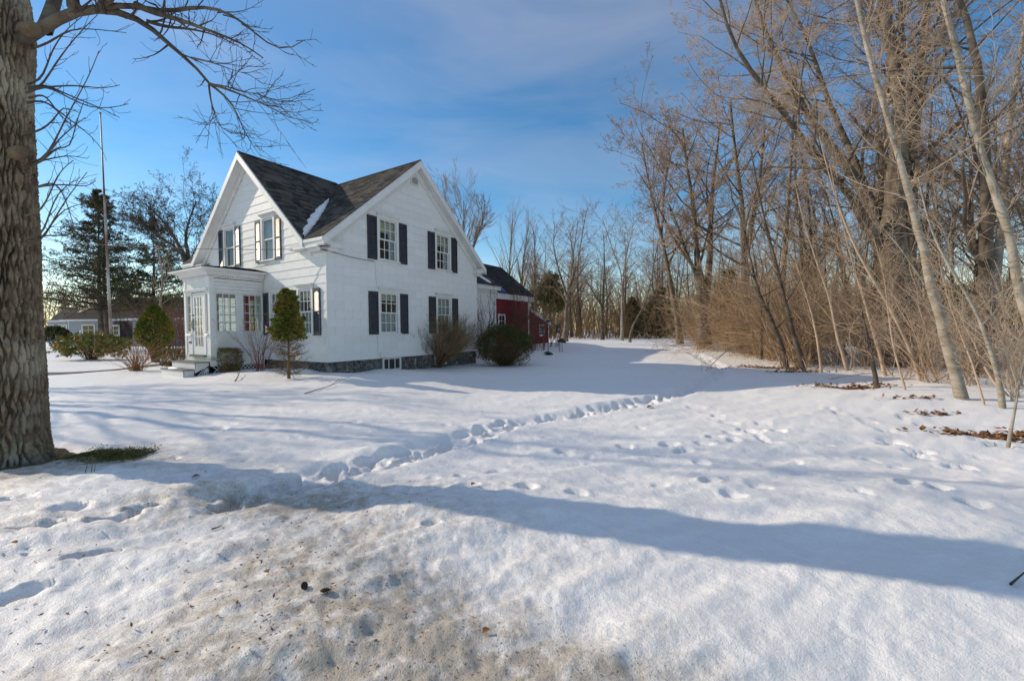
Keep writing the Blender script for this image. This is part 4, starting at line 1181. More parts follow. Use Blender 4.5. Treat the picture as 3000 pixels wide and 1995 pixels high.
# ---------------------------------------------------------------- white ell, red barn, red shed behind
def board_wall(parent, name, P, a0, a1, z0, ztop_fn, hole, w, mat_, th=0.02):
    x = a0; k = 0
    while x < a1 - 0.02:
        x1 = min(x + w, a1)
        rects = [(x + 0.002, x1 - 0.002, z0, max(ztop_fn(x), ztop_fn(x1)))]
        for h in hole: rects = minus(rects, h)
        mb = MB()
        for q in rects:
            top = lambda a: min(q[3], ztop_fn(a))
            mb.prism([P(q[0], q[2], 0), P(q[1], q[2], 0), P(q[1], top(q[1]), 0), P(q[0], top(q[0]), 0)], tuple(np.array(P(0, 0, th + 0.004 * (k % 2))) - np.array(P(0, 0, 0))))
        mb.put(name, mat_, parent); x = x1; k += 1
EU = -2.0                                   # wall plane of ell and barn (house x)
ell = house
mb = MB(); mb.box(EU - 5.0, EU, YD + 0.02, 12.0, -0.9, 3.10); mb.put('ell_wall', WP, house)
mb = MB()
for i in range(12): mb.box(EU + 0.0005, EU + 0.014, YD + 0.02, 12.0, i * 0.258 + 0.004, i * 0.258 + 0.256)
mb.put('ell_siding', M['siding'], house)
hb('ell_cornice', (EU + 0.015, EU + 0.24, YD + 0.02, 12.15, 3.14, 3.30), (EU + 0.015, EU + 0.10, YD + 0.02, 12.05, 2.98, 3.14))
roof_plane('ell_roof', [(EU + 0.28, YD + 0.02, 3.36), (EU + 0.28, 12.2, 3.36), (EU - 2.5, 12.2, 5.3), (EU - 2.5, YD + 0.02, 5.3)], None, 'roof', 0.135, 31, house)
roof_plane('ell_roof', [(EU - 5.28, 12.2, 3.36), (EU - 5.28, YD + 0.02, 3.36), (EU - 2.5, YD + 0.02, 5.3), (EU - 2.5, 12.2, 5.3)], None, 'roof', 0.135, 32, house)

barn = empty('red_barn', tuple(hw(EU - 2.4, 13.9, -0.3)), -YAW, 'small dark red barn with white eave boards behind the white house', 'barn')
BO = np.array([EU - 2.4, 13.9, -0.3])
def bo(p): return tuple(np.array(p) - BO)
class BMB(MB):
    pass
mb = MB(); q = (bo((EU - 4.8, 12.06, -0.6)), bo((EU - 0.03, 15.7, 2.66))); mb.box(q[0][0], q[1][0], q[0][1], q[1][1], q[0][2], q[1][2])
mb.prism([bo((EU - 0.03, 15.68, 2.66)), bo((EU - 4.8, 15.68, 2.66)), bo((EU - 2.4, 15.68, 4.95))], (0, -0.05, 0)); mb.put('wall', M['barn_red'], barn)
bside = lambda a, z, o: bo((EU - 0.03 + o, a, z))
board_wall(barn, 'board', bside, 12.06, 15.7, -0.5, lambda a: 2.70, [(12.2, 12.95, 1.05, 1.85)], 0.15, M['barn_red'])
mb = MB(); mb.box(*[v for pr in zip(bo((EU - 0.02, 12.0, 2.70)), bo((EU + 0.16, 16.2, 2.98))) for v in pr]); mb.put('eave_board', WP, barn)
mb = MB(); mb.box(*[v for pr in zip(bo((EU - 0.02, 15.62, -0.5)), bo((EU + 0.02, 15.74, 2.69))) for v in pr]); mb.put('corner_board', WP, barn)
roof_plane('roof', [bo((EU + 0.22, 12.0, 3.02)), bo((EU + 0.22, 16.25, 3.02)), bo((EU - 2.4, 16.25, 5.15)), bo((EU - 2.4, 12.0, 5.15))], None, 'roof_old', 0.135, 33, barn)
roof_plane('roof', [bo((EU - 5.0, 16.25, 3.02)), bo((EU - 5.0, 12.0, 3.02)), bo((EU - 2.4, 12.0, 5.15)), bo((EU - 2.4, 16.25, 5.15))], None, 'roof_old', 0.135, 34, barn)
def small_window(parent, org, w, h, nx, nz):
    mb = MB(); c = 0.09
    mb.box(0.0, 0.05, 0, c, 0, h); mb.box(0.0, 0.05, w - c, w, 0, h); mb.box(0.0, 0.05, c, w - c, 0, c); mb.box(0.0, 0.05, c, w - c, h - c, h)
    win = mb.put('window', WP, parent); win.location = org
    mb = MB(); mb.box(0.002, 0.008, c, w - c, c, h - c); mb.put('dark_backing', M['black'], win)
    mb = MB()
    for i in range(1, nx): y = c + (w - 2 * c) * i / nx; mb.box(0.014, 0.03, y - 0.012, y + 0.012, c, h - c)
    for j in range(1, nz): z = c + (h - 2 * c) * j / nz; mb.box(0.015, 0.029, c, w - c, z - 0.012, z + 0.012)
    mb.put('muntin', WP, win)
    for i in range(nx):
        for j in range(nz):
            pm = MB(); pm.box(0.020, 0.023, c + (w - 2 * c) * i / nx, c + (w - 2 * c) * (i + 1) / nx, c + (h - 2 * c) * j / nz, c + (h - 2 * c) * (j + 1) / nz); pm.put('pane', M['glass'], win)
    return win
small_window(barn, bo((EU - 0.028, 12.2, 1.05)), 0.75, 0.80, 2, 2)
shed = empty('red_shed', tuple(hw(EU - 1.2, 17.15, -0.2)), -YAW, 'low red lean-to shed with white rake board and one small window', 'shed')
BO = np.array([EU - 1.2, 17.15, -0.2])
zs_ = lambda a: 2.35 - (a - 15.75) * 0.315
mb = MB(); mb.prism([bo((EU - 0.10, 15.76, -0.5)), bo((EU - 0.10, 18.6, -0.5)), bo((EU - 0.10, 18.6, zs_(18.6))), bo((EU - 0.10, 15.76, zs_(15.76)))], (-3.0, 0, 0)); mb.put('wall', M['barn_red'], shed)
bside2 = lambda a, z, o: bo((EU - 0.10 + o, a, z))
board_wall(shed, 'board', bside2, 15.76, 18.6, -0.45, zs_, [(17.2, 17.95, 0.50, 1.28)], 0.15, M['barn_red'])
mb = MB(); mb.prism([bo((EU - 0.07, 15.76, zs_(15.76) + 0.04)), bo((EU - 0.07, 18.85, zs_(18.85) + 0.04)), bo((EU - 0.07, 18.85, zs_(18.85) - 0.14)), bo((EU - 0.07, 15.76, zs_(15.76) - 0.14))], (0.06, 0, 0)); mb.put('rake_board', WP, shed)
mb = MB(); mb.box(*[v for pr in zip(bo((EU - 0.09, 18.52, -0.45)), bo((EU - 0.055, 18.64, zs_(18.6) - 0.10))) for v in pr]); mb.put('corner_board', WP, shed)
mb = MB(); mb.box(*[v for pr in zip(bo((EU - 0.071, 16.1, -0.45)), bo((EU - 0.04, 16.2, 0.30))) for v in pr]); mb.put('door_trim', WP, shed)
roof_plane('roof', [bo((EU, 18.9, zs_(18.9) + 0.10)), bo((EU - 3.2, 18.9, zs_(18.9) + 0.10)), bo((EU - 3.2, 15.76, zs_(15.76) + 0.10)), bo((EU, 15.76, zs_(15.76) + 0.10))], None, 'roof_old', 0.135, 35, shed)
small_window(shed, bo((EU - 0.076, 17.2, 0.50)), 0.75, 0.78, 2, 3)
# strip of snow and blue tarp where the two roofs meet
def ridge_strip(name, mat_, pts, w, label, cat):
    mb = MB(); rg = random.Random(8)
    for i, p in enumerate(pts):
        f = w * (0.5 + 0.5 * math.sin(math.pi * i / (len(pts) - 1))) * rg.uniform(0.8, 1.2)
        mb.v += [(p[0], p[1] - f, p[2] - 0.02), (p[0], p[1] - f * 0.4, p[2] + 0.07), (p[0], p[1] + f * 0.4, p[2] + 0.07), (p[0], p[1] + f, p[2] - 0.02)]
    for i in range(len(pts) - 1):
        for k in range(3): mb.f.append((i * 4 + k, i * 4 + k + 1, i * 4 + 5 + k, i * 4 + 4 + k))
    o = mb.put(name, mat_, None, True); o.location = tuple(H_ORG); o.rotation_euler = (0, 0, -YAW)
    return tag(o, label, cat)
ridge_strip('snow_strip', M['snow_clean'], [(EU + 0.1 - 1.3 * t, 11.4 - 0.5 * t, 3.36 + (0.18 + 1.3 * t) * 0.70 + 0.02) for t in np.linspace(0, 1, 9)], 0.16, 'thin streak of snow on the low roof beside the red barn', 'snow')
ridge_strip('blue_tarp', M['tarp'], [(EU + 0.30 - 0.5 * t, 12.45, 3.02 + (0.5 * t) * 0.81 + 0.03) for t in np.linspace(-0.1, 1, 6)], 0.40, 'bright blue tarp scrap at the eave of the red barn', 'tarp')

# ---------------------------------------------------------------- the neighbours' grey house with a charred wall
NB = at(300, 1008, 42.0)
nb = empty('grey_house', (float(NB[0]), float(NB[1]), 0.1), 0.0, 'low grey neighbouring house with hipped dark roof and a fire-blackened wall', 'house')
def nat(px, py, Y):
    p = at(px, py, Y); return (p[0] - NB[0], p[1] - NB[1], p[2] - 0.1)
def nbx(x0, x1, y0, y1, z0, z1): return MB().box(x0, x1, y0, y1, z0, z1)
xl, xc, xr = nat(200, 935, 42)[0], nat(388, 935, 40.4)[0], nat(600, 935, 42)[0]
ztop = nat(300, 936, 42)[2]
nbx(xl, xr, 0, 9, -0.6, ztop).put('wall', M['grey_siding'], nb)
nbx(nat(140, 935, 44)[0], xl - 0.001, 2.0, 9, -0.6, ztop).put('wall', M['grey_siding'], nb)
nbx(xc, xr, -1.6, -0.001, -0.6, ztop).put('wall', M['grey_siding'], nb)
def char_mat():
    m, n, l, p = new_mat('charred_siding'); p.inputs['Roughness'].default_value = 0.7
    co = n.new('ShaderNodeTexCoord'); vm = n.new('ShaderNodeVectorMath'); vm.operation = 'SUBTRACT'
    vm.inputs[1].default_value = (nat(365, 970, 42)[0], 0, 1.25)
    l.new(co.outputs['Object'], vm.inputs[0])
    mp = n.new('ShaderNodeMapping'); mp.inputs['Scale'].default_value = (0.62, 0.0, 0.55); l.new(vm.outputs[0], mp.inputs['Vector'])
    no = n.new('ShaderNodeTexNoise'); no.inputs['Scale'].default_value = 1.3; no.inputs['Detail'].default_value = 5; l.new(co.outputs['Object'], no.inputs['Vector'])
    ln = n.new('ShaderNodeVectorMath'); ln.operation = 'LENGTH'; l.new(mp.outputs['Vector'], ln.inputs[0])
    ad = n.new('ShaderNodeMath'); ad.operation = 'ADD'; l.new(ln.outputs['Value'], ad.inputs[0]); l.new(no.outputs['Fac'], ad.inputs[1])
    rr = n.new('ShaderNodeMapRange'); rr.inputs['From Min'].default_value = 1.15; rr.inputs['From Max'].default_value = 1.5; l.new(ad.outputs[0], rr.inputs['Value'])
    mx = n.new('ShaderNodeMix'); mx.data_type = 'RGBA'; mx.inputs['A'].default_value = (0.010, 0.010, 0.011, 1); mx.inputs['B'].default_value = (0.36, 0.38, 0.41, 1)
    l.new(rr.outputs['Result'], mx.inputs['Factor']); l.new(mx.outputs['Result'], p.inputs['Base Color'])
    return m
M['char'] = char_mat()
for i in range(22):
    z = -0.3 + i * 0.13
    if z + 0.13 > ztop: break
    mb = MB(); mb.prism([(xl, -0.005, z + 0.13), (xl, -0.028, z), (xl, -0.005, z)], (xc + 2.2 - xl, 0, 0)); mb.put('clapboard', M['char'], nb)
    mb = MB(); mb.prism([(xc, -1.605, z + 0.13), (xc, -1.628, z), (xc, -1.605, z)], (xr - xc, 0, 0)); mb.put('clapboard', M['grey_siding'], nb)
# roofs: long main ridge with a hipped left end, and a hipped wing towards us
zr = nat(430, 872, 46.5)[2]; xh = nat(345, 870, 46.5)[0]
e = ztop + 0.02
yb = 9.5
roof_plane('roof', [(nat(175, 935, 41.5)[0], -0.5, e), (xr + 0.5, -0.5, e), (xr + 0.5, 4.5, zr), (xh, 4.5, zr)], None, 'roof_dark', 0.3, 41, nb)
roof_plane('roof', [(nat(175, 935, 41.5)[0], yb, e), (nat(175, 935, 41.5)[0], -0.5, e), (xh, 4.5, zr)], None, 'roof_dark', 0.3, 42, nb)
xg0, xg1 = nat(366, 936, 40)[0], xr + 0.4; xm = nat(463, 883, 43.2)[0]; zw = nat(463, 884, 43)[2]
roof_plane('roof', [(xg0, -2.1, e), (xg1, -2.1, e), (xm + 0.2, 1.2, zw), (xm, 1.2, zw)], None, 'roof_dark', 0.3, 43, nb)
roof_plane('roof', [(xg0, 2.4, e), (xg0, -2.1, e), (xm, 1.2, zw)], None, 'roof_dark', 0.3, 44, nb)
roof_plane('roof', [(xg1, -2.1, e), (xg1, 4.4, e), (xm + 0.2, 1.2, zw)], None, 'roof_dark', 0.3, 45, nb)
roof_plane('roof', [(nat(128, 935, 43)[0], 1.5, e), (nat(205, 935, 43)[0], 1.5, e), (nat(230, 900, 47)[0], 5.0, zr - 0.9), (nat(195, 905, 47)[0], 5.0, zr - 1.0)], None, 'roof_old', 0.3, 46, nb)
nbx(nat(175, 935, 41.5)[0], xg0 - 0.01, -0.56, -0.50, e - 0.17, e - 0.01).put('fascia', WP, nb)
nbx(xg0, xg1, -2.16, -2.10, e - 0.17, e - 0.01).put('fascia', WP, nb)
nbx(nat(128, 935, 43)[0], nat(178, 935, 43)[0], 1.44, 1.50, e - 0.17, e - 0.01).put('fascia', WP, nb)
def nwin(px0, px1, py0, py1, y):
    a, b = nat(px0, py1, NB[1] + y), nat(px1, py0, NB[1] + y)
    mb = MB(); c = 0.13
    mb.box(a[0], a[0] + c, y - 0.08, y - 0.032, a[2], b[2]); mb.box(b[0] - c, b[0], y - 0.08, y - 0.032, a[2], b[2]); mb.box(a[0] + c, b[0] - c, y - 0.08, y - 0.032, a[2], a[2] + c); mb.box(a[0] + c, b[0] - c, y - 0.08, y - 0.032, b[2] - c, b[2])
    w = mb.put('window', WP, nb)
    mb = MB(); mb.box(a[0] + c, b[0] - c, y - 0.05, y - 0.045, a[2] + c, b[2] - c); mb.put('pane', M['glass'], w)
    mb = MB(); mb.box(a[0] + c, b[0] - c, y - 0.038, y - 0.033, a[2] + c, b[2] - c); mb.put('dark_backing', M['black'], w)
    mb = MB(); xm_ = (a[0] + b[0]) / 2; zm_ = (a[2] + b[2]) / 2
    mb.box(xm_ - 0.02, xm_ + 0.02, y - 0.075, y - 0.055, a[2] + c, b[2] - c); mb.box(a[0] + c, b[0] - c, y - 0.074, y - 0.056, zm_ - 0.02, zm_ + 0.02); mb.put('muntin', WP, w)
nwin(242, 280, 950, 986, 0.0)
nwin(318, 352, 952, 985, 0.0)
nwin(147, 160, 951, 980, 2.0); nwin(173, 184, 950, 988, 2.0); nwin(187, 198, 950, 988, 2.0)
cx = nat(362, 850, 46.5)[0]
nbx(cx - 0.42, cx + 0.42, 4.2, 4.9, zr - 0.5, nat(362, 847, 46.5)[2]).put('chimney', M['brick'], nb)
nbx(xl - 0.03, xl + 0.06, -0.034, -0.005, -0.4, ztop - 0.02).put('corner_board', WP, nb)
# electric meter on the charred wall
mp_ = nat(374, 995, NB[1] - 0.04)
MB().lathe([(0.0, -0.02), (0.16, -0.02), (0.16, 0.05), (0.10, 0.12), (0.0, 0.14)], (0, 0, 0), 14).put('electric_meter', M['dark_metal'], nb)
bpy.data.objects['electric_meter'].location = (mp_[0], -0.03, mp_[2]); bpy.data.objects['electric_meter'].rotation_euler = (R(90), 0, 0)
print('buildings', time.time() - T_START)
# ------------------------------------------------------------------ growing things
def resample(pts, K):
    p = np.array(pts, float)
    d = np.concatenate([[0], np.cumsum(np.linalg.norm(np.diff(p, axis=0), axis=1))])
    t = np.linspace(0, d[-1], K)
    # smooth through the traced points
    q = np.stack([np.interp(t, d, p[:, i]) for i in range(3)], 1)
    for _ in range(2): q[1:-1] = 0.25 * q[:-2] + 0.5 * q[1:-1] + 0.25 * q[2:]
    return q
def nrmz(v): return v / (np.linalg.norm(v, axis=-1, keepdims=True) + 1e-9)
def tubes(P, Rr, S):
    N, K, _ = P.shape
    T = np.empty_like(P); T[:, 1:-1] = P[:, 2:] - P[:, :-2]; T[:, 0] = P[:, 1] - P[:, 0]; T[:, -1] = P[:, -1] - P[:, -2]
    T = nrmz(T)
    ref = np.zeros((N, 1, 3)); ref[..., 0] = 0.31; ref[..., 1] = 0.87; ref[..., 2] = 0.39
    par = np.abs((T[:, :1] * ref).sum(-1, keepdims=True)) > 0.9
    ref = np.where(par, np.array([0.9, -0.2, 0.3]), ref)
    a = nrmz(ref - (ref * T).sum(-1, keepdims=True) * T)
    b = np.cross(T, a)
    ang = 2 * np.pi * np.arange(S) / S
    ring = a[:, :, None] * np.cos(ang)[None, None, :, None] + b[:, :, None] * np.sin(ang)[None, None, :, None]
    V = (P[:, :, None] + ring * Rr[:, :, None, None]).reshape(-1, 3)
    base = (np.arange(N)[:, None, None] * K + np.arange(K - 1)[None, :, None]) * S
    k = np.arange(S)[None, None, :]; k2 = (k + 1) % S
    Q = np.stack([base + k, base + k2, base + S + k2, base + S + k], -1).reshape(-1, 4)
    return V, Q
class Geo:
    def __init__(s): s.V = []; s.Q = []; s.n = 0
    def add(s, V, Q): s.V.append(V); s.Q.append(Q + s.n); s.n += len(V); return s
    def tubes(s, P, Rr, S): return s.add(*tubes(P, Rr, S))
    def mesh(s, name, smooth=True, org=None):
        V = np.concatenate(s.V)
        if org is not None: V = V - np.array(org)
        return np_mesh(name, V, np.concatenate(s.Q), smooth=smooth)
def spawn(P, Rr, rng, per, t0, t1, ang, asd, lf, K, trop=0.0, wob=0.12, rf=0.6, rmin=0.002, taper=0.85, labs=None, falloff=0.6, bias=None, lsd=0.25, tp=1.0):
    """children branches of every branch in P"""
    N, Kp, _ = P.shape
    t = t0 + (t1 - t0) * ((np.arange(per)[None, :] + rng.random((N, per))) / per) ** tp
    f = t * (Kp - 1); i = np.minimum(f.astype(int), Kp - 2); w = (f - i)[..., None]
    rows = np.arange(N)[:, None]
    base = P[rows, i] * (1 - w) + P[rows, i + 1] * w
    tan = nrmz(P[rows, i + 1] - P[rows, i])
    r0 = Rr[rows, i] * (1 - w[..., 0]) + Rr[rows, i + 1] * w[..., 0]
    plen = np.linalg.norm(np.diff(P, axis=1), axis=-1).sum(1)[:, None]
    L = (labs if labs is not None else plen * lf) * (1 - falloff * (t - t0) / max(t1 - t0, 1e-6)) * np.clip(rng.normal(1, lsd, t.shape), 0.35, 1.8)
    rv = rng.normal(size=base.shape)
    if bias is not None: rv = rv + np.array(bias)
    per_ = nrmz(rv - (rv * tan).sum(-1, keepdims=True) * tan)
    a = rng.normal(ang, asd, t.shape)[..., None]
    d = nrmz(tan * np.cos(a) + per_ * np.sin(a))
    base = base.reshape(-1, 3); d = d.reshape(-1, 3); L = L.reshape(-1); r0 = r0.reshape(-1)
    out = np.empty((len(base), K, 3)); out[:, 0] = base
    up = np.array([0, 0, 1.0])
    for k in range(1, K):
        d = nrmz(d + rng.normal(0, wob, d.shape) + up * (trop / (K - 1)))
        out[:, k] = out[:, k - 1] + d * (L / (K - 1))[:, None]
    rb = np.maximum(np.minimum(r0 * rf, 0.9 * r0), rmin)
    s = np.linspace(0, 1, K)[None, :]
    rr = np.maximum(rb[:, None] * (1 - taper * s), rmin * 0.6)
    return out, rr
def stem(pts, r0, r1, K=14, pw=1.35):
    p = resample(pts, K)[None]
    s = np.linspace(0, 1, K)[None, :]
    return p, r1 + (r0 - r1) * (1 - s) ** pw

def finish_tree(name, base, trunk_geo, crown_geo, mt, mc, label, cat='tree', group=None):
    root = empty(name, tuple(float(v) for v in base), 0, label, cat, group)
    put('trunk', trunk_geo.mesh('trunk', org=base), mt, root)
    put('crown', crown_geo.mesh('crown', org=base), mc, root)
    return root

def bare_tree(name, stems, radii, rng, label, mt='bark_maple', mc='twig', lv=None, group=None, t0=0.25, K=16, cat='tree', flare=1.5, sides=10, trunk_lv=1, thin=None):
    """stems: polylines (world); first stem carries the trunk's foot. lv: list of spawn keyword dicts"""
    tg, cg = Geo(), Geo()
    Ps, Rs = [], []
    for i, (s, (a, b)) in enumerate(zip(stems, radii)):
        P, Rr = stem(s, a, b, K)
        P[:, 1:] += rng.normal(0, 0.09, P[:, 1:].shape) * Rr[:, 1:, None]; Rr = Rr * rng.uniform(0.93, 1.09, Rr.shape)
        if i == 0 and flare > 1:
            P[0, 0, 2] -= 0.15
            Rr[0, 0] *= flare; Rr[0, 1] *= 1 + (flare - 1) * 0.3
        tg.tubes(P, Rr, sides); Ps.append(P); Rs.append(Rr)
    P, Rr = np.concatenate(Ps), np.concatenate(Rs)
    for j, kw in enumerate(lv):
        kw = dict(kw); S = kw.pop('S', 3)
        if j == 0 and 't0' not in kw: kw['t0'] = t0
        P, Rr = spawn(P, Rr, rng, **kw)
        (tg if j < trunk_lv else cg).tubes(P, Rr, S)
    base = np.array(stems[0][0], float)
    return finish_tree(name, base, tg, cg, M[mt], M[mc], label, cat, group)

def tr(px_list, Y, dY=0.0):
    n = len(px_list)
    return [at(a, b, Y + dY * i / max(n - 1, 1)) for i, (a, b) in enumerate(px_list)]

# ---------------------------------------------------------------- the big ash at the left edge, with furrowed bark
def big_trunk():
    hgt, nz, nt = 7.4, 400, 320
    z = np.linspace(-0.35, hgt, nz)[:, None]; th = np.linspace(0, 2 * np.pi, nt, endpoint=False)[None, :]
    lean = 0.02 * z
    cx = -0.012 * z + 0.05 * np.sin(z * 0.5); cy = 0.01 * z
    r = 0.315 - 0.012 * np.clip(z, 0, 9) + 0.24 * np.exp(-np.clip(z + 0.35, 0, 9) / 0.36) * (1 + 0.30 * np.sin(5 * th + 0.6) + 0.2 * np.sin(3 * th + 2.0))
    r = r + 0.05 * np.exp(-((z - 4.55) / 0.5) ** 2)                       # swelling under the fork
    r = r + 0.012 * vn3(np.cos(th) * 2.5, np.sin(th) * 2.5, z * 1.2, 3)
    # furrows: two families of steep lines that cross and break, leaving long lens-shaped ridges
    X, Yy = np.cos(th), np.sin(th)
    wv = 1.5 * vn3(X * 3.0, Yy * 3.0, z * 2.0, 7) + 1.0 * vn3(X * 9, Yy * 9, z * 7, 9)
    def family(k, tw, ph, s):
        g = 1 - np.abs(np.sin(k * (th + tw * z) + ph + wv + 0.8 * vn3(X * 6, Yy * 6, z * 4.0, s)))
        return g * (0.80 + 0.50 * vn3(X * 8, Yy * 8, z * 7.0, s + 1))
    fur = np.clip(np.maximum(family(19, 0.42, 0.0, 11), family(19, -0.42, 0.7, 17)), 0, 1)
    fur = sstep(0.34, 0.70, fur)
    disp = -0.080 * fur * (0.8 + 0.4 * vn3(X * 5, Yy * 5, z * 3, 31)) + 0.010 * vn3(X * 30, Yy * 30, z * 60, 23) + 0.004 * vn3(X * 60, Yy * 60, z * 45, 29)
    r = r + disp
    Xp = cx + r * np.cos(th); Yp = cy + r * np.sin(th); Zp = np.broadcast_to(z, Xp.shape)
    V = np.stack([Xp.ravel(), Yp.ravel(), Zp.ravel()], 1)
    i = (np.arange(nz - 1)[:, None] * nt + np.arange(nt)[None, :]).ravel(); j = (np.arange(nz - 1)[:, None] * nt + (np.arange(nt)[None, :] + 1) % nt).ravel()
    return np_mesh('trunk', V, np.stack([i, j, j + nt, i + nt], 1))
rng = np.random.default_rng(21)
ash_base = np.array([TRUNK[0], TRUNK[1], gz(TRUNK[0], TRUNK[1]) + 0.16])
ash = empty('ash_tree', tuple(float(v) for v in ash_base), 0, 'big ash tree with deeply furrowed bark and drooping bare branches at the left edge', 'tree')
put('trunk', big_trunk(), M['bark_ash'], ash)
def knot(px, py, Yd, r_, n):
    p = at(px, py, Yd)
    d = nrmz(np.array([p[0] - TRUNK[0], p[1] - TRUNK[1], 0.25 * 0]))
    mb = MB(); q = p - ash_base
    mb.tube([tuple(q - d * 0.10), tuple(q + d * 0.015), tuple(q + d * 0.03)], [r_ * 1.35, r_ * 1.2, r_], 12)
    o = mb.put('branch_scar', M['bark_scar'], ash)
knot(62, 445, 4.27, 0.05, 0)
knot(96, 82, 4.28, 0.05, 1)
limbs = Geo(); cr = Geo()
Pl, Rl = [], []
def limb(px, Y0, Y1, r0, r1, K=12, S=7):
    n = len(px)
    pts = [at(a, b, Y0 + (Y1 - Y0) * i / (n - 1)) for i, (a, b) in enumerate(px)]
    P, Rr = stem(pts, r0, r1, K); limbs.tubes(P, Rr, S); Pl.append(P); Rl.append(Rr)
# limb that arches over to the right, traced
limb([(60, 120), (130, 85), (160, 55), (215, 25), (300, 22), (370, 35), (425, 60), (470, 90), (480, 130), (515, 155), (560, 170), (600, 215), (617, 250)], 4.5, 4.2, 0.062, 0.012)
limb([(400, 15), (440, 35), (480, 47), (520, 55), (570, 75), (640, 100), (720, 130), (770, 170)], 4.25, 3.9, 0.032, 0.005)
limb([(300, 22), (400, 12), (480, 45), (530, 28), (590, 15), (650, 28), (690, 45), (740, 90), (790, 140), (840, 162), (880, 145), (892, 118)], 4.35, 4.0, 0.03, 0.004, K=16)
limb([(612, 245), (650, 256), (700, 275), (760, 300), (810, 325), (860, 352), (905, 356)], 4.2, 4.1, 0.013, 0.002)
limb([(612, 245), (640, 265), (665, 285), (690, 320), (710, 375), (735, 420), (765, 460)], 4.2, 4.3, 0.013, 0.002)
limb([(612, 250), (616, 290), (630, 340), (640, 370), (680, 393)], 4.2, 4.15, 0.010, 0.002)
limb([(560, 170), (600, 178), (640, 190), (680, 205), (725, 218)], 4.2, 4.0, 0.010, 0.002)
limb([(620, 248), (660, 250), (700, 268), (740, 272), (770, 280), (830, 305), (868, 298)], 4.2, 4.0, 0.008, 0.002)
limb([(430, 62), (480, 80), (560, 85), (640, 105), (700, 137)], 4.25, 4.5, 0.018, 0.004)
limb([(130, 90), (150, 40), (165, -10), (180, -80), (230, -200), (300, -380)], 4.5, 4.9, 0.065, 0.03)
limb([(300, 22), (330, -30), (420, -120), (560, -260)], 4.4, 3.6, 0.05, 0.02)
limb([(215, 25), (205, -40), (230, -150)], 4.4, 4.0, 0.05, 0.02)
# water sprouts on the trunk's right side
sp_px = [[(125, 235), (150, 150), (190, 90), (240, 50)], [(120, 260), (160, 190), (220, 110), (285, 45)], [(130, 245), (200, 280), (280, 310), (350, 345)], [(130, 250), (180, 275), (260, 318), (330, 318), (375, 305)], [(130, 275), (170, 330), (210, 370)], [(125, 290), (190, 340), (270, 400), (300, 440)],
         [(125, 470), (150, 440), (200, 330), (260, 230), (290, 150)], [(125, 475), (160, 420), (215, 370), (250, 345)], [(125, 470), (200, 455), (255, 465)], [(125, 380), (165, 345), (180, 310), (230, 330)], [(128, 475), (165, 425), (210, 440), (215, 380), (245, 300)], [(120, 620), (150, 560), (175, 500), (215, 470)],
         [(125, 690), (140, 640), (170, 560), (235, 520)], [(125, 700), (150, 655), (190, 610), (250, 595)], [(125, 705), (160, 640), (200, 575), (255, 505)], [(120, 545), (160, 530), (190, 575), (215, 660)], [(120, 545), (200, 540), (255, 550), (280, 530)], [(128, 690), (200, 690), (225, 670)], [(140, 130), (200, 85), (270, 85), (370, 97)], [(130, 255), (230, 250), (300, 262), (350, 250)]]
for q in sp_px: limb([(q[0][0] - 45, q[0][1] + 12)] + q, 4.42, 4.0 + rng.uniform(-0.4, 0.3), 0.012, 0.003, K=12, S=5)
def batch(Ps, Rs, K=12):
    out = np.stack([resample(p[0], K) for p in Ps]); rr = np.stack([np.interp(np.linspace(0, 1, K), np.linspace(0, 1, r.shape[1]), r[0]) for r in Rs])
    return out, rr
P, Rr = batch(Pl[:9], Rl[:9])
P1, R1 = spawn(P, Rr, rng, 11, 0.2, 0.98, 0.75, 0.3, 0.3, 7, trop=0.25, wob=0.16, rf=0.5, rmin=0.0036, labs=0.55); cr.tubes(P1, R1, 4)
P2, R2 = spawn(P1, R1, rng, 4, 0.2, 1.0, 0.7, 0.3, 0.45, 5, trop=0.3, wob=0.15, rf=0.6, rmin=0.0028); cr.tubes(P2, R2, 3)
P, Rr = batch(Pl[12:], Rl[12:])
P1, R1 = spawn(P, Rr, rng, 7, 0.3, 1.0, 0.6, 0.3, 0.3, 6, trop=0.3, wob=0.14, rf=0.5, rmin=0.0030, labs=0.30); cr.tubes(P1, R1, 3)
# upper crown, above the picture, whose shadows fall across the yard
up = [at(300, -380, 4.9), at(100, -700, 5.2)]
top = np.array([TRUNK[0] - 0.1, TRUNK[1] + 0.1, 8.3])
hb_ = []
for k in range(9):
    a = k * 2.4; l = rng.uniform(3.0, 4.5)
    z0 = rng.uniform(5.4, 8.2)
    p0 = np.array([TRUNK[0] - 0.1, TRUNK[1] + 0.08, z0])
    e = np.array([math.cos(a), math.sin(a), rng.uniform(0.7, 1.3)]); e /= np.linalg.norm(e)
    hb_.append(stem([p0, p0 + e * l * 0.35 + (0, 0, 0.1), p0 + e * l * 0.7 + (0, 0, 0.5), p0 + e * l + (0, 0, 1.2)], 0.09, 0.02, 12))
P = np.concatenate([h[0] for h in hb_]); Rr = np.concatenate([h[1] for h in hb_])
limbs.tubes(P, Rr, 6)
P1, R1 = spawn(P, Rr, rng, 9, 0.2, 1.0, 0.8, 0.25, 0.5, 8, trop=0.3, wob=0.14, rf=0.5, rmin=0.006); cr.tubes(P1, R1, 4)
P2, R2 = spawn(P1, R1, rng, 6, 0.2, 1.0, 0.8, 0.25, 0.5, 6, trop=0.2, wob=0.16, rf=0.5, rmin=0.004); cr.tubes(P2, R2, 3)
P3, R3 = spawn(P2, R2, rng, 4, 0.2, 1.0, 0.8, 0.25, 0.5, 4, trop=0.2, wob=0.16, rf=0.5, rmin=0.003); cr.tubes(P3, R3, 3)
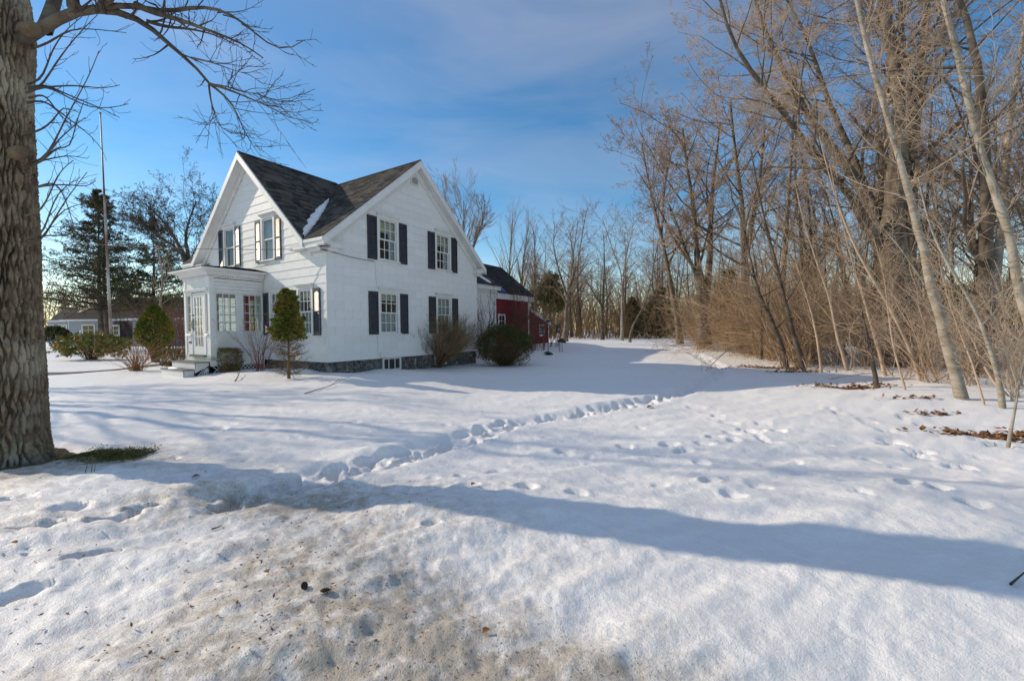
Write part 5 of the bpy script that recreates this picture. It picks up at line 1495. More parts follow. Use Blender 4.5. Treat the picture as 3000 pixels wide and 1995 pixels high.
put('limbs', limbs.mesh('limbs', org=ash_base), M['bark_limb'], ash)
put('twigs', cr.mesh('twigs', org=ash_base), M['twig_dark'], ash)

# ---------------------------------------------------------------- trees of the right-hand wood, traced one by one
LV_BIG = [dict(per=17, t1=1.0, ang=0.75, asd=0.2, lf=0.27, K=9, trop=0.25, wob=0.10, rf=0.42, rmin=0.012, S=5, falloff=0.45),
          dict(per=8, t0=0.15, t1=1.0, ang=0.75, asd=0.25, lf=0.42, K=7, trop=0.15, wob=0.14, rf=0.5, rmin=0.006, S=4),
          dict(per=8, t0=0.15, t1=1.0, ang=0.8, asd=0.25, lf=0.5, K=5, trop=0.15, wob=0.18, rf=0.5, rmin=0.008),
          dict(per=5, t0=0.15, t1=1.0, ang=0.8, asd=0.25, lf=0.58, K=2, trop=0.1, wob=0.2, rf=0.5, rmin=0.006)]
rng = np.random.default_rng(77)
Yb = 15.5
b0 = tr([(2655, 1072), (2648, 1000), (2632, 900), (2610, 800), (2590, 720)], Yb)
bare_tree('maple_tree', [
    tr([(2655, 1075), (2648, 1000), (2636, 900), (2622, 780), (2614, 695), (2628, 536), (2642, 396), (2632, 233), (2609, 93), (2576, 0), (2550, -150), (2530, -300)], Yb, -1.0),
    b0[1:3] + tr([(2600, 740), (2553, 690), (2492, 560), (2366, 443), (2310, 336), (2189, 205), (2124, 93), (2100, -40), (2080, -180)], Yb, -2.0),
    tr([(2600, 740), (2572, 653), (2525, 541), (2446, 448), (2390, 373), (2343, 299), (2273, 168), (2236, 75), (2190, -60), (2150, -220)], Yb, 1.5),
    tr([(2570, 640), (2540, 560), (2511, 490), (2478, 410), (2427, 299), (2394, 196), (2357, 93), (2301, 0), (2270, -150)], Yb, 2.5),
    tr([(2640, 500), (2645, 380), (2642, 240), (2642, 93), (2637, 0), (2640, -200), (2650, -340)], Yb, 1.0),
    tr([(2640, 760), (2655, 640), (2665, 536), (2684, 373), (2693, 210), (2721, 0), (2740, -160), (2760, -330)], Yb, 1.0)],
    [(0.56, 0.05), (0.24, 0.03), (0.20, 0.03), (0.14, 0.03), (0.17, 0.03), (0.22, 0.04)], rng,
    'huge many-stemmed grey maple spreading over the wood edge', 'bark_maple', 'twig', LV_BIG, 'trees of the right-hand wood', t0=0.34, K=20, sides=14, flare=1.35)
LV_SAP = [dict(per=24, t1=1.0, ang=0.85, asd=0.25, lf=0.24, K=8, trop=0.35, wob=0.12, rf=0.24, rmin=0.007, S=4, falloff=0.5),
          dict(per=7, t0=0.15, t1=1.0, ang=0.7, asd=0.25, lf=0.45, K=5, trop=0.15, wob=0.14, rf=0.5, rmin=0.005),
          dict(per=7, t0=0.15, t1=1.0, ang=0.75, asd=0.25, lf=0.45, K=2, trop=0.1, wob=0.16, rf=0.5, rmin=0.004)]
LV_THIN = [dict(per=18, t1=1.0, ang=0.7, asd=0.25, lf=0.26, K=6, trop=0.2, wob=0.10, rf=0.4, rmin=0.004, S=3, falloff=0.4),
           dict(per=8, t0=0.15, t1=1.0, ang=0.7, asd=0.25, lf=0.45, K=4, trop=0.1, wob=0.14, rf=0.5, rmin=0.005)]
bare_tree('leaning_tree', [tr([(2826, 1182), (2797, 1103), (2772, 997), (2742, 891), (2717, 785), (2695, 690), (2656, 536), (2618, 410), (2576, 261), (2539, 149), (2511, 0), (2480, -150), (2440, -320)], 8.2, 1.2)], [(0.088, 0.028)], rng,
    'pale smooth-barked tree leaning left in front of the huge maple', 'bark_pale', 'twig', LV_SAP, 'trees of the right-hand wood', t0=0.35, K=26, flare=1.25)
bare_tree('leaning_tree', [tr([(3090, 1180), (3040, 1020), (2984, 860), (2971, 742), (2950, 650), (2912, 560), (2870, 443), (2838, 303), (2805, 163), (2763, 0), (2720, -150), (2680, -300)], 8.4, 0.8)], [(0.09, 0.035)], rng,
    'pale grey tree leaning in from the right edge of the picture', 'bark_pale', 'twig', LV_SAP, 'trees of the right-hand wood', t0=0.35, K=26, flare=1.1)
bare_tree('mottled_tree', [tr([(2893, 1046), (2902, 960), (2907, 912), (2918, 785), (2929, 700), (2945, 560), (2950, 400), (2985, 200), (3010, 0)], 18.5, 0.5)], [(0.22, 0.06)], rng,
    'straight mottled trunk standing far back near the right edge', 'bark_pale', 'twig_far', LV_SAP, 'trees of the right-hand wood', t0=0.3, K=18, flare=1.4)
bare_tree('grey_tree', [tr([(2730, 1084), (2722, 980), (2716, 860), (2712, 700), (2720, 500), (2730, 300)], 16.5, 0.5)], [(0.12, 0.03)], rng,
    'thin upright grey tree just right of the huge maple trunk', 'bark_maple', 'twig', LV_THIN, 'trees of the right-hand wood', t0=0.25, flare=1.3)
thin_specs = [
    ('tall leaning sapling crossing before the huge maple trunk', [(2702, 1122), (2661, 1005), (2606, 899), (2560, 819), (2517, 764), (2492, 700), (2440, 560), (2400, 400)], 11.0, 0.05, 'twig'),
    ('slim leaning sapling left of the huge maple trunk', [(2594, 1092), (2560, 976), (2534, 891), (2513, 814), (2488, 742), (2460, 620), (2430, 480)], 12.5, 0.05, 'twig'),
    ('crooked pale sapling snaking up at the far right', [(2942, 1212), (2925, 1082), (2890, 1005), (2869, 920), (2831, 857), (2793, 802), (2751, 734), (2720, 660), (2690, 520)], 7.4, 0.045, 'bark_pale'),
    ('sapling curving up close beside the pale leaning tree', [(2812, 1085), (2806, 1060), (2763, 929), (2725, 853), (2687, 806), (2662, 759), (2628, 713), (2560, 640)], 9.0, 0.045, 'bark_pale'),
    ('dark leaning tree at the left end of the leaf pile', [(2356, 1078), (2322, 976), (2301, 882), (2276, 785), (2254, 700), (2220, 560), (2200, 440)], 14.5, 0.09, 'bark_dark'),
    ('dark crooked tree behind the brown leaf pile', [(2305, 1075), (2290, 1010), (2271, 954), (2240, 900), (2215, 840), (2190, 720), (2160, 600)], 15.0, 0.09, 'bark_dark'),
    ('upright grey sapling inside the tan thicket', [(2229, 1042), (2232, 960), (2229, 904), (2221, 830), (2204, 721), (2190, 600)], 17.0, 0.06, 'bark_maple'),
    ('slender sapling bending left over the thicket edge', [(2482, 1072), (2450, 997), (2437, 891), (2407, 806), (2386, 751), (2350, 640), (2330, 540)], 13.0, 0.045, 'twig'),
    ('short dark twin stem beside the fallen leaves', [(2574, 1144), (2560, 1090), (2550, 1020), (2530, 940), (2515, 860)], 10.0, 0.06, 'bark_dark'),
    ('leaning stick-like sapling nearest the camera on the right', [(2948, 1318), (2971, 1230), (2980, 1145), (3000, 1060), (3030, 950), (3050, 820)], 5.0, 0.018, 'bark_pale'),
    ('thin stem rising from the snow below the pale leaning tree', [(2660, 1170), (2640, 1100), (2612, 1000), (2600, 900), (2590, 800), (2560, 700)], 9.5, 0.025, 'twig'),
    ('thin grey stem at the foot of the mottled trunk', [(2890, 1215), (2870, 1130), (2840, 1040), (2800, 950), (2770, 850), (2750, 760)], 7.6, 0.02, 'twig'),
    ('bent stem at the right edge with upturned tip', [(2968, 1190), (2960, 1090), (2940, 990), (2900, 900), (2850, 830), (2780, 800)], 8.0, 0.022, 'twig'),
    ('lone sapling left of the dark twin stem', [(2408, 1098), (2395, 1000), (2380, 920), (2350, 830), (2330, 760), (2290, 660)], 13.5, 0.04, 'twig'),
    ('long whip-like sapling arching over the thicket', [(2330, 1058), (2300, 960), (2230, 880), (2150, 810), (2080, 790), (2030, 800)], 15.5, 0.03, 'twig'),
]
for lab, px, Y, r0, mt in thin_specs:
    bare_tree('sapling', [tr(px, Y, 0.6)], [(r0, r0 * 0.22)], rng, lab, mt if mt.startswith('bark') else 'twig', 'twig', LV_THIN, 'saplings along the wood edge', t0=0.22, K=14, flare=1.2, sides=7)

# trees at the end of the lawn
LV_MID = [dict(per=18, t1=1.0, ang=0.85, asd=0.25, lf=0.42, K=9, trop=0.35, wob=0.10, rf=0.40, rmin=0.018, S=4, falloff=0.35),
          dict(per=8, t0=0.15, t1=1.0, ang=0.75, asd=0.25, lf=0.42, K=6, trop=0.15, wob=0.14, rf=0.5, rmin=0.009),
          dict(per=6, t0=0.15, t1=1.0, ang=0.8, asd=0.25, lf=0.42, K=4, trop=0.1, wob=0.16, rf=0.5, rmin=0.006),
          dict(per=4, t0=0.2, t1=1.0, ang=0.8, asd=0.25, lf=0.65, K=2, trop=0.1, wob=0.16, rf=0.5, rmin=0.010)]
LV_MID3 = LV_MID[:3]
bare_tree('leaning_maple', [tr([(1992, 1000), (1985, 941), (1973, 867), (1958, 793), (1946, 734), (1937, 689), (1925, 640), (1905, 560), (1890, 480), (1880, 420)], 27, -1), tr([(1937, 689), (1942, 640), (1945, 560), (1960, 470), (1990, 380)], 27, 1)], [(0.19, 0.04), (0.10, 0.03)], rng,
    'tall bare tree leaning left at the end of the snowy lawn', 'bark_far', 'twig_far', LV_MID, 'bare trees at the end of the lawn', t0=0.3, K=16)
bare_tree('twin_maple', [tr([(2062, 1000), (2055, 900), (2050, 823), (2040, 720), (2032, 600), (2010, 480), (2000, 380)], 24), tr([(2062, 900), (2078, 800), (2080, 700), (2084, 600), (2096, 480), (2110, 360)], 24, 1), tr([(2050, 830), (2010, 740), (1985, 660), (1960, 600)], 24, -1)], [(0.30, 0.05), (0.24, 0.05), (0.13, 0.04)], rng,
    'stout twin-trunked tree rising behind the tan thicket', 'bark_maple', 'twig', LV_MID, 'bare trees at the end of the lawn', t0=0.3, K=16)
bare_tree('tall_maple', [tr([(2190, 1010), (2185, 850), (2180, 700), (2170, 550), (2150, 420), (2140, 300)], 21), tr([(2182, 760), (2210, 620), (2230, 500), (2240, 380)], 21, 1)], [(0.24, 0.05), (0.15, 0.04)], rng,
    'tall grey tree standing in the middle of the thicket', 'bark_maple', 'twig', LV_MID, 'trees of the right-hand wood', t0=0.3, K=16)
bare_tree('broken_tree', [tr([(1655, 998), (1661, 897), (1664, 861), (1679, 808), (1686, 780)], 39), tr([(1662, 875), (1655, 846), (1637, 793), (1626, 748), (1620, 710), (1626, 662)], 39), tr([(1660, 890), (1630, 830), (1600, 800), (1575, 785)], 39, -2), tr([(1668, 850), (1680, 760), (1672, 700), (1668, 680)], 39, 1)], [(0.23, 0.13), (0.13, 0.02), (0.08, 0.02), (0.09, 0.02)], rng,
    'storm-broken tree with splintered stub right of the red shed', 'bark_far', 'twig_far', LV_MID3, 'bare trees at the end of the lawn', t0=0.4, K=14)
bare_tree('far_tree', [tr([(1765, 998), (1765, 897), (1768, 832), (1772, 760), (1768, 690)], 42), tr([(1764, 900), (1735, 850), (1710, 810), (1690, 790)], 42, -1)], [(0.16, 0.03), (0.09, 0.02)], rng,
    'dark bare tree in the middle of the far wood edge', 'bark_dark', 'twig_far', LV_MID3, 'bare trees at the end of the lawn', t0=0.25, K=14)
bare_tree('pale_fork', [tr([(1822, 998), (1822, 867), (1825, 808), (1800, 745), (1780, 690), (1765, 640)], 40), tr([(1825, 810), (1840, 720), (1852, 680), (1858, 630)], 40, 1)], [(0.14, 0.03), (0.09, 0.02)], rng,
    'pale forked tree standing before the far wood', 'bark_pale', 'twig_far', LV_MID3, 'bare trees at the end of the lawn', t0=0.35, K=14)
bare_tree('bent_tree', [tr([(1845, 998), (1850, 950), (1880, 915), (1900, 860), (1915, 790), (1925, 720)], 36)], [(0.10, 0.02)], rng,
    'bent bare tree curving right near the far wood edge', 'bark_far', 'twig_far', LV_MID3, 'bare trees at the end of the lawn', t0=0.35, K=14)
for lab, px, Y in (('slim leafless poplar standing just above the barn roof', [(1492, 960), (1492, 850), (1493, 760), (1500, 670), (1502, 640)], 46), ('upright bushy poplar right of the barn ridge', [(1528, 960), (1528, 860), (1532, 760), (1545, 690), (1548, 668)], 45), ('narrow poplar rising behind the red shed', [(1570, 970), (1568, 860), (1568, 780), (1566, 700), (1563, 680)], 45)):
    bare_tree('poplar_tree', [tr(px, Y)], [(0.20, 0.03)], rng, lab, 'bark_far', 'twig_far',
        [dict(per=22, t1=1.0, ang=0.35, asd=0.12, lf=0.42, K=8, trop=0.25, wob=0.06, rf=0.45, rmin=0.015, S=4, falloff=0.6), dict(per=8, t0=0.1, t1=1.0, ang=0.45, asd=0.2, lf=0.42, K=5, trop=0.2, wob=0.1, rf=0.5, rmin=0.008), dict(per=5, t0=0.2, t1=1.0, ang=0.5, asd=0.2, lf=0.4, K=2, trop=0.1, wob=0.1, rf=0.5, rmin=0.006)],
        'poplars behind the barn', t0=0.25)
bare_tree('round_tree', [tr([(1352, 900), (1352, 800), (1356, 720), (1360, 650), (1358, 590)], 36), tr([(1352, 800), (1330, 720), (1310, 640), (1305, 600)], 36, 1), tr([(1352, 790), (1390, 720), (1410, 660), (1420, 620)], 36, -1)], [(0.22, 0.03), (0.14, 0.03), (0.14, 0.03)], rng,
    'rounded bare tree behind the right slope of the house roof', 'bark_far', 'twig_far',
    [dict(per=16, t1=1.0, ang=0.5, asd=0.15, lf=0.42, K=8, trop=0.25, wob=0.07, rf=0.45, rmin=0.016, S=4, falloff=0.3), dict(per=9, t0=0.1, t1=1.0, ang=0.45, asd=0.2, lf=0.45, K=5, trop=0.3, wob=0.1, rf=0.5, rmin=0.012, falloff=0.4), dict(per=7, t0=0.2, t1=1.0, ang=0.5, asd=0.2, lf=0.5, K=2, trop=0.2, wob=0.1, rf=0.5, rmin=0.009)], None, t0=0.3)
bare_tree('spreading_tree', [tr([(575, 960), (572, 860), (565, 800), (548, 740), (540, 690), (556, 640), (575, 590)], 30), tr([(560, 790), (530, 730), (490, 660), (440, 610), (400, 580)], 30, -1), tr([(570, 850), (600, 760), (615, 690), (625, 600)], 30, 1), tr([(562, 780), (510, 720), (460, 690), (385, 632)], 30, 1)], [(0.28, 0.04), (0.16, 0.03), (0.16, 0.03), (0.12, 0.03)], rng,
    'dark spreading bare tree left of the front gable', 'bark_dark', 'twig_dark', LV_MID, None, t0=0.35, K=16)
bare_tree('dead_tree', [tr([(470, 980), (468, 900), (478, 820), (470, 770), (462, 720)], 26), tr([(476, 830), (500, 800), (490, 760)], 26)], [(0.10, 0.02), (0.05, 0.02)], rng,
    'thin grey leafless tree in front of the left pine', 'bark_pale', 'twig_far', LV_THIN, None, t0=0.3, K=12)
print('traced trees', time.time() - T_START)

# ---------------------------------------------------------------- the wood behind: a few grown shapes, copied tree by tree
protos = []
for s in range(4):
    g = np.random.default_rng(300 + s)
    h = 13 + 2 * s * 0.7
    st_ = [[(0, 0, -0.3), (g.normal(0, .15), g.normal(0, .15), h * .25), (g.normal(0, .4), g.normal(0, .4), h * .55), (g.normal(0, .8), g.normal(0, .8), h)]]
    rd = [(0.17 + 0.02 * s, 0.03)]
    if s % 2:
        p_ = np.array(st_[0][1]); st_.append([tuple(p_ - (0, 0, .6)), tuple(p_ + (g.normal(0, .8), g.normal(0, .8), h * .25)), tuple(p_ + (g.normal(0, 1.8), g.normal(0, 1.8), h * .6))]); rd.append((0.11, 0.03))
    t_ = bare_tree('bare_tree', st_, rd, g, 'proto', ('bark_far', 'bark_maple', 'bark_dark', 'bark_far')[s], 'twig_far',
        [dict(per=20, t1=1.0, ang=0.85, asd=0.2, lf=0.30, K=8, trop=0.3, wob=0.10, rf=0.42, rmin=0.014, S=4, falloff=0.5), dict(per=8, t0=0.15, t1=1.0, ang=0.75, asd=0.25, lf=0.42, K=5, trop=0.15, wob=0.14, rf=0.5, rmin=0.008), dict(per=7, t0=0.15, t1=1.0, ang=0.8, asd=0.25, lf=0.5, K=2, trop=0.1, wob=0.16, rf=0.5, rmin=0.010)], 'wood', t0=0.18, K=12, flare=1.3, sides=7)
    protos.append(t_)
grng = np.random.default_rng(12)
spots = []
def scatter(n, f):
    k = 0
    while k < n:
        x, y = f()
        if all((x - a) ** 2 + (y - b) ** 2 > 2.2 for a, b in spots): spots.append((x, y)); k += 1
scatter(46, lambda: (grng.uniform(3, 46), grng.uniform(48, 72)))                       # end of the lawn
scatter(44, lambda: (lambda y: (y * grng.uniform(0.62, 1.35) + 2, y))(grng.uniform(19, 46)))      # right wood
scatter(14, lambda: (grng.uniform(-30, 4), grng.uniform(58, 75)))
spots[46:54] = [(13.2, 11.8), (16.5, 17.5), (12.2, 19.5), (20.0, 15.5), (22.5, 20.5), (17.0, 13.0), (25.0, 18.0), (15.5, 22.5)]
FARL = 'one of the bare grey-brown trees crowding the far wood behind the lawn'
RGTL = 'one of the bare trees crowding the deep wood on the right'
LEFL = 'one of the bare trees showing low over the barn and house roofs'
for k, (x, y) in enumerate(spots):
    src = protos[k % 4]
    o = src if k < 4 else copy_tree(src)
    o.location = (x, y, gz(x, y) + 0.25)
    sc = grng.uniform(0.62, 1.0) if k < 46 else (grng.uniform(0.7, 1.15) if k < 90 else grng.uniform(0.5, 0.7))
    o.scale = (sc, sc, sc); o.rotation_euler = (grng.normal(0, .04), grng.normal(0, .04), grng.uniform(0, 6.28))
    if k < 46: tag(o, FARL, 'tree', 'bare trees of the far wood')
    elif k < 90: tag(o, RGTL, 'tree', 'bare trees of the deep right-hand wood')
    else: tag(o, LEFL, 'tree', 'bare trees beyond the roofs')
# a street tree left of the picture that streaks the lawn with shadow
for (x, y, sc, rz, lb) in ((-17.5, 10.5, 0.85, 1.0, 'bare street tree just outside the left edge'), (-23.5, 13.5, 0.8, 2.4, 'bare street tree farther outside the left edge')):
    o = copy_tree(protos[1]); o.location = (x, y, gz(x, y) + 0.2); o.scale = (sc,) * 3; o.rotation_euler = (0, 0, rz); tag(o, lb, 'tree', 'street trees')
# low trees on the left horizon
for k in range(9):
    x, y = -62 + k * 4.6, 70 + grng.uniform(-4, 4)
    o = copy_tree(protos[k % 4]); sc = grng.uniform(0.32, 0.5); o.location = (x, y, gz(x, y) + 0.2); o.scale = (sc,) * 3; o.rotation_euler = (0, 0, grng.uniform(0, 6.28))
    tag(o, 'one of the small bare trees on the skyline behind the grey house', 'tree', 'bare trees behind the grey house')
print('wood', time.time() - T_START)
# ---------------------------------------------------------------- thicket of bare brush along the wood edge
def leaf_quads(C, D, Nn, L, W):
    """C centres, D axis, Nn side vector, L length, W width -> pointed leaves"""
    L = np.asarray(L)[:, None]; W = np.asarray(W)[:, None]
    S = nrmz(np.cross(D, Nn))
    V = np.stack([C, C + D * L * 0.45 + S * W * 0.5, C + D * L, C + D * L * 0.45 - S * W * 0.5], 1).reshape(-1, 3)
    Q = np.arange(len(C) * 4).reshape(-1, 4)
    return V, Q
def canes(bases, rng, H, spread, K=8, r=0.006, droop=0.0, hsd=0.25, bias=None, wob=0.09, rsd=0.0):
    n = len(bases)
    d = rng.normal(0, spread, (n, 3)); d[:, 2] = 1
    if bias is not None: d = d + np.array(bias)
    d = nrmz(d)
    L = H * np.clip(rng.normal(1, hsd, n), 0.4, 1.7)
    P = np.empty((n, K, 3)); P[:, 0] = bases
    side = rng.normal(0, 1, (n, 3)); side[:, 2] = 0; side = nrmz(side)
    for k in range(1, K):
        d = nrmz(d + rng.normal(0, wob, d.shape) + side * 0.05 + np.array([0, 0, -droop / K]))
        P[:, k] = P[:, k - 1] + d * (L / (K - 1))[:, None]
    Rr = (r * np.clip(L / H, .5, 1.4) * np.exp(rng.normal(0, rsd, n)))[:, None] * (1 - 0.75 * np.linspace(0, 1, K))[None, :]
    return P, Rr
def ground_pts(xy): return np.column_stack([xy, height(xy[:, 0], xy[:, 1]) - 0.05])
rng = np.random.default_rng(41)
# dense tan brush: along a band on the left end of the wood edge
band = []
for c in range(150):
    t = rng.random() ** 0.8
    px = 2035 + 330 * t + rng.normal(0, 18); dep = 27 - 11.5 * t + rng.uniform(-0.6, 4.5)
    r = ray(px, 1000)
    for k in range(rng.integers(3, 12)): band.append((r[0] / r[1] * dep + rng.normal(0, 0.13), dep + rng.normal(0, 0.13)))
g = Geo(); xy = np.array(band)
P, Rr = canes(ground_pts(xy), rng, 4.0, 0.42, 9, 0.014, 0.7, 0.5, bias=(-0.18, -0.06, 0), wob=0.19, rsd=0.5); g.tubes(P, Rr, 3)
P1, R1 = spawn(P, Rr, rng, 10, 0.25, 1.0, 0.85, 0.35, 0.30, 4, trop=-0.05, wob=0.3, rf=0.6, rmin=0.006)
g.tubes(P1, R1, 3)
o = put('bare_thicket', g.mesh('bare_thicket'), M['twig_tan']); tag(o, 'dense tangle of bare tan brush at the lawn end of the wood', 'brush', kind='stuff')
# looser undergrowth running towards the camera and back into the wood
und = []
for c in range(120):
    t = rng.random(); px = 2300 + 720 * t + rng.normal(0, 25); dep = 15.5 - 8.5 * t + rng.uniform(0.2, 7.0)
    r = ray(px, 1000)
    for k in range(rng.integers(1, 11)): und.append((r[0] / r[1] * dep + rng.normal(0, 0.09), dep + rng.normal(0, 0.09)))
g = Geo(); P, Rr = canes(ground_pts(np.array(und)), rng, 2.1, 0.32, 8, 0.011, 0.3, 0.55, bias=(-0.2, 0, 0), wob=0.14, rsd=0.5); g.tubes(P, Rr, 3)
P1, R1 = spawn(P, Rr, rng, 7, 0.25, 1.0, 0.7, 0.3, 0.35, 3, trop=0.05, wob=0.16, rf=0.6, rmin=0.003); g.tubes(P1, R1, 3)
P2, R2 = spawn(P1, R1, rng, 1, 0.25, 1.0, 0.7, 0.3, 0.5, 2, trop=0.05, wob=0.16, rf=0.6, rmin=0.003); g.tubes(P2, R2, 3)
o = put('undergrowth', g.mesh('undergrowth'), M['twig']); tag(o, 'scattered bare undergrowth stems in the snow under the right trees', 'brush', kind='stuff')
# brush deep in the wood and along the far edge
far = []
for k in range(2300):
    if k < 1500: far.append((rng.uniform(2.0, 44), rng.uniform(45, 64)))
    else:
        dep = rng.uniform(27, 46); far.append((dep * rng.uniform(0.62, 1.35) + 1.0, dep))
g = Geo(); P, Rr = canes(ground_pts(np.array(far)), rng, 4.0, 0.28, 6, 0.02, 0.4, 0.5); g.tubes(P, Rr, 3)
P1, R1 = spawn(P, Rr, rng, 8, 0.15, 1.0, 0.7, 0.3, 0.40, 2, trop=0.0, wob=0.2, rf=0.6, rmin=0.011); g.tubes(P1, R1, 3)
o = put('far_brush', g.mesh('far_brush'), M['twig_brown']); tag(o, 'low brown brush filling the depth of the far wood', 'brush', kind='stuff')

# the far wood beyond the clearing: a mass of bare crowns closing the horizon
mass = np.column_stack([rng.uniform(-130, 170, 2500), 70 + 55 * rng.random(2500) ** 1.4])
g = Geo(); P, Rr = canes(ground_pts(mass), rng, 9.0, 0.14, 6, 0.06, 0.1, 0.35); g.tubes(P, Rr, 3)
P1, R1 = spawn(P, Rr, rng, 13, 0.12, 1.0, 0.6, 0.25, 0.33, 2, trop=0.2, wob=0.15, rf=0.5, rmin=0.032); g.tubes(P1, R1, 3)
o = put('far_wood', g.mesh('far_wood'), M['twig_far']); tag(o, 'distant grey-brown wood closing the horizon', 'wood', kind='stuff')

# ---------------------------------------------------------------- conifers
def conifer(name, base, H, Rmax, rng, label, leaf, bark_m, layers=30, per=6, droop=0.35, start=0.12, power=0.8, nl=(0.10, 0.030), dens=1.0, r0=0.14, crown_lo=0.0, group=None, irregular=0.25, forked=False, loc_scale=1.0, fexp=0.92):
    tg, cg, lg = Geo(), Geo(), Geo()
    base = np.array(base, float)
    pts = [base + (0, 0, -0.2), base + (rng.normal(0, .01 * H), 0, H * 0.4), base + (0, rng.normal(0, .01 * H), H * 0.75), base + (0, 0, H)]
    P, Rr = stem(pts, r0, 0.012 * H / 6, 14); tg.tubes(P, Rr, 8)
    axes = [(base, H, 1.0)]
    bp, br = [], []
    for l in range(layers):
        f = start + (1 - start) * (l / (layers - 1)) ** fexp
        z = H * f
        lim = Rmax * (1 - f) ** power + 0.03 * Rmax
        for k in range(per):
            a = rng.uniform(0, 2 * np.pi); L = lim * np.clip(rng.normal(1, irregular), 0.35, 1.35)
            e = np.array([math.cos(a), math.sin(a), 0.0])
            p0 = base + (0, 0, z + rng.uniform(-.5, .5) * H / layers)
            s = np.linspace(0, 1, 8)[:, None]
            dz = L * (0.18 * s - droop * s ** 1.6 + 0.16 * s ** 4) + (f > 0.85) * 0.5 * L * s
            bp.append(p0 + e * L * s + np.array([0, 0, 1.0]) * dz + rng.normal(0, 0.02 * L, (8, 3)) * s)
            br.append(max(0.05 * L * 0.28, 0.004 * loc_scale) * (1 - 0.8 * s[:, 0]))
    P = np.array(bp); Rr = np.array(br)
    cg.tubes(P, Rr, 4)
    P1, R1 = spawn(P, Rr, rng, 10, 0.18, 1.0, 0.75, 0.2, 0.34, 5, trop=-0.15, wob=0.10, rf=0.5, rmin=0.003 * loc_scale, falloff=0.75); 
    cg.tubes(P1, R1, 3)
    # needles: clustered small blades along branchlets
    def needles(P, per_, lo, seed, zlo):
        N, K, _ = P.shape
        t = rng.random((N, per_)) * (1 - lo) + lo
        f = t * (K - 1); i = np.minimum(f.astype(int), K - 2); w = (f - i)[..., None]; rows = np.arange(N)[:, None]
        C = (P[rows, i] * (1 - w) + P[rows, i + 1] * w).reshape(-1, 3); T = nrmz(P[rows, i + 1] - P[rows, i]).reshape(-1, 3)
        keep = (C[:, 2] - base[2]) > zlo * H
        thin_ = rng.random(len(C)) < np.clip(((C[:, 2] - base[2]) / H - zlo) / 0.08 + 0.15, 0, 1)
        keep &= thin_
        C, T = C[keep], T[keep]
        D = nrmz(T * 0.75 + rng.normal(0, 0.55, C.shape))
        V, Q = leaf_quads(C, D, rng.normal(0, 1, C.shape), nl[0] * rng.uniform(.7, 1.3, len(C)), nl[1] * rng.uniform(.7, 1.3, len(C)))
        lg.add(V, Q)
    needles(P, int(14 * dens), 0.30, 1, crown_lo); needles(P1, int(9 * dens), 0.1, 2, crown_lo)
    root = empty(name, tuple(float(v) for v in base), 0, label, 'tree', group)
    put('trunk', tg.mesh('trunk', org=base), M[bark_m], root)
    put('branches', cg.mesh('branches', org=base), M[bark_m], root)
    put('crown', lg.mesh('crown', smooth=False, org=base), M[leaf], root)
    return root
rng = np.random.default_rng(52)
def cb(px, Y, dz=0.0):
    r = ray(px, 1000); x = r[0] / r[1] * Y; return (x, Y, gz(x, Y) + dz)
b = cb(299, 33); H1 = at(293, 568, 33)[2] - b[2]
conifer('spruce_tree', b, H1, 5.0, rng, 'tall dark spruce with layered drooping boughs left of the white house', 'spruce_leaf', 'bark_dark', layers=30, per=5, droop=0.16, start=0.25, power=0.85, nl=(0.20, 0.036), dens=1.8, r0=0.24, loc_scale=3, irregular=0.3, fexp=1.25)
b2 = cb(318, 36.0); 
conifer('spruce_tree', b2, at(322, 590, 36)[2] - b2[2], 3.2, rng, 'second spruce half hidden behind the flagpole with a lower tip', 'spruce_leaf', 'bark_dark', layers=24, per=4, droop=0.15, start=0.4, power=0.6, nl=(0.20, 0.036), dens=1.6, r0=0.2, loc_scale=3, irregular=0.3)
b = cb(458, 34); conifer('pine_tree', b, at(456, 652, 34)[2] - b[2], 3.6, rng, 'bushy green pine between the spruce and the front gable', 'pine_leaf', 'bark_dark', layers=18, per=5, droop=0.10, start=0.30, power=0.42, nl=(0.26, 0.045), dens=1.8, r0=0.24, loc_scale=3, irregular=0.45, fexp=1.15)
b = cb(1612, 52); conifer('pine_tree', b, at(1610, 815, 52)[2] - b[2], 2.3, rng, 'round dark green pine behind the red shed', 'pine_leaf', 'bark_dark', layers=18, per=6, droop=0.05, start=0.45, power=0.4, nl=(0.4, 0.09), dens=1.2, r0=0.25, loc_scale=4, irregular=0.4)
for lab, px, Y, py, R_ in (('small dark pine deep in the far wood', 1850, 56, 880, 2.2), ('shadowy hemlock left of the leaning lawn-end tree', 1935, 50, 850, 2.6), ('dark hemlock seen through the deep right wood', 2790, 26, 850, 2.2), ('evergreen half hidden behind the twin-trunked tree', 2140, 40, 800, 2.6)):
    b = cb(px, Y); conifer('hemlock_tree', b, at(px, py, Y)[2] - b[2], R_, rng, lab, 'pine_leaf', 'bark_dark', layers=18, per=5, droop=0.2, start=0.08, power=0.7, nl=(0.4, 0.08), dens=0.9, r0=0.2, loc_scale=4, irregular=0.35, group='evergreens in the wood')

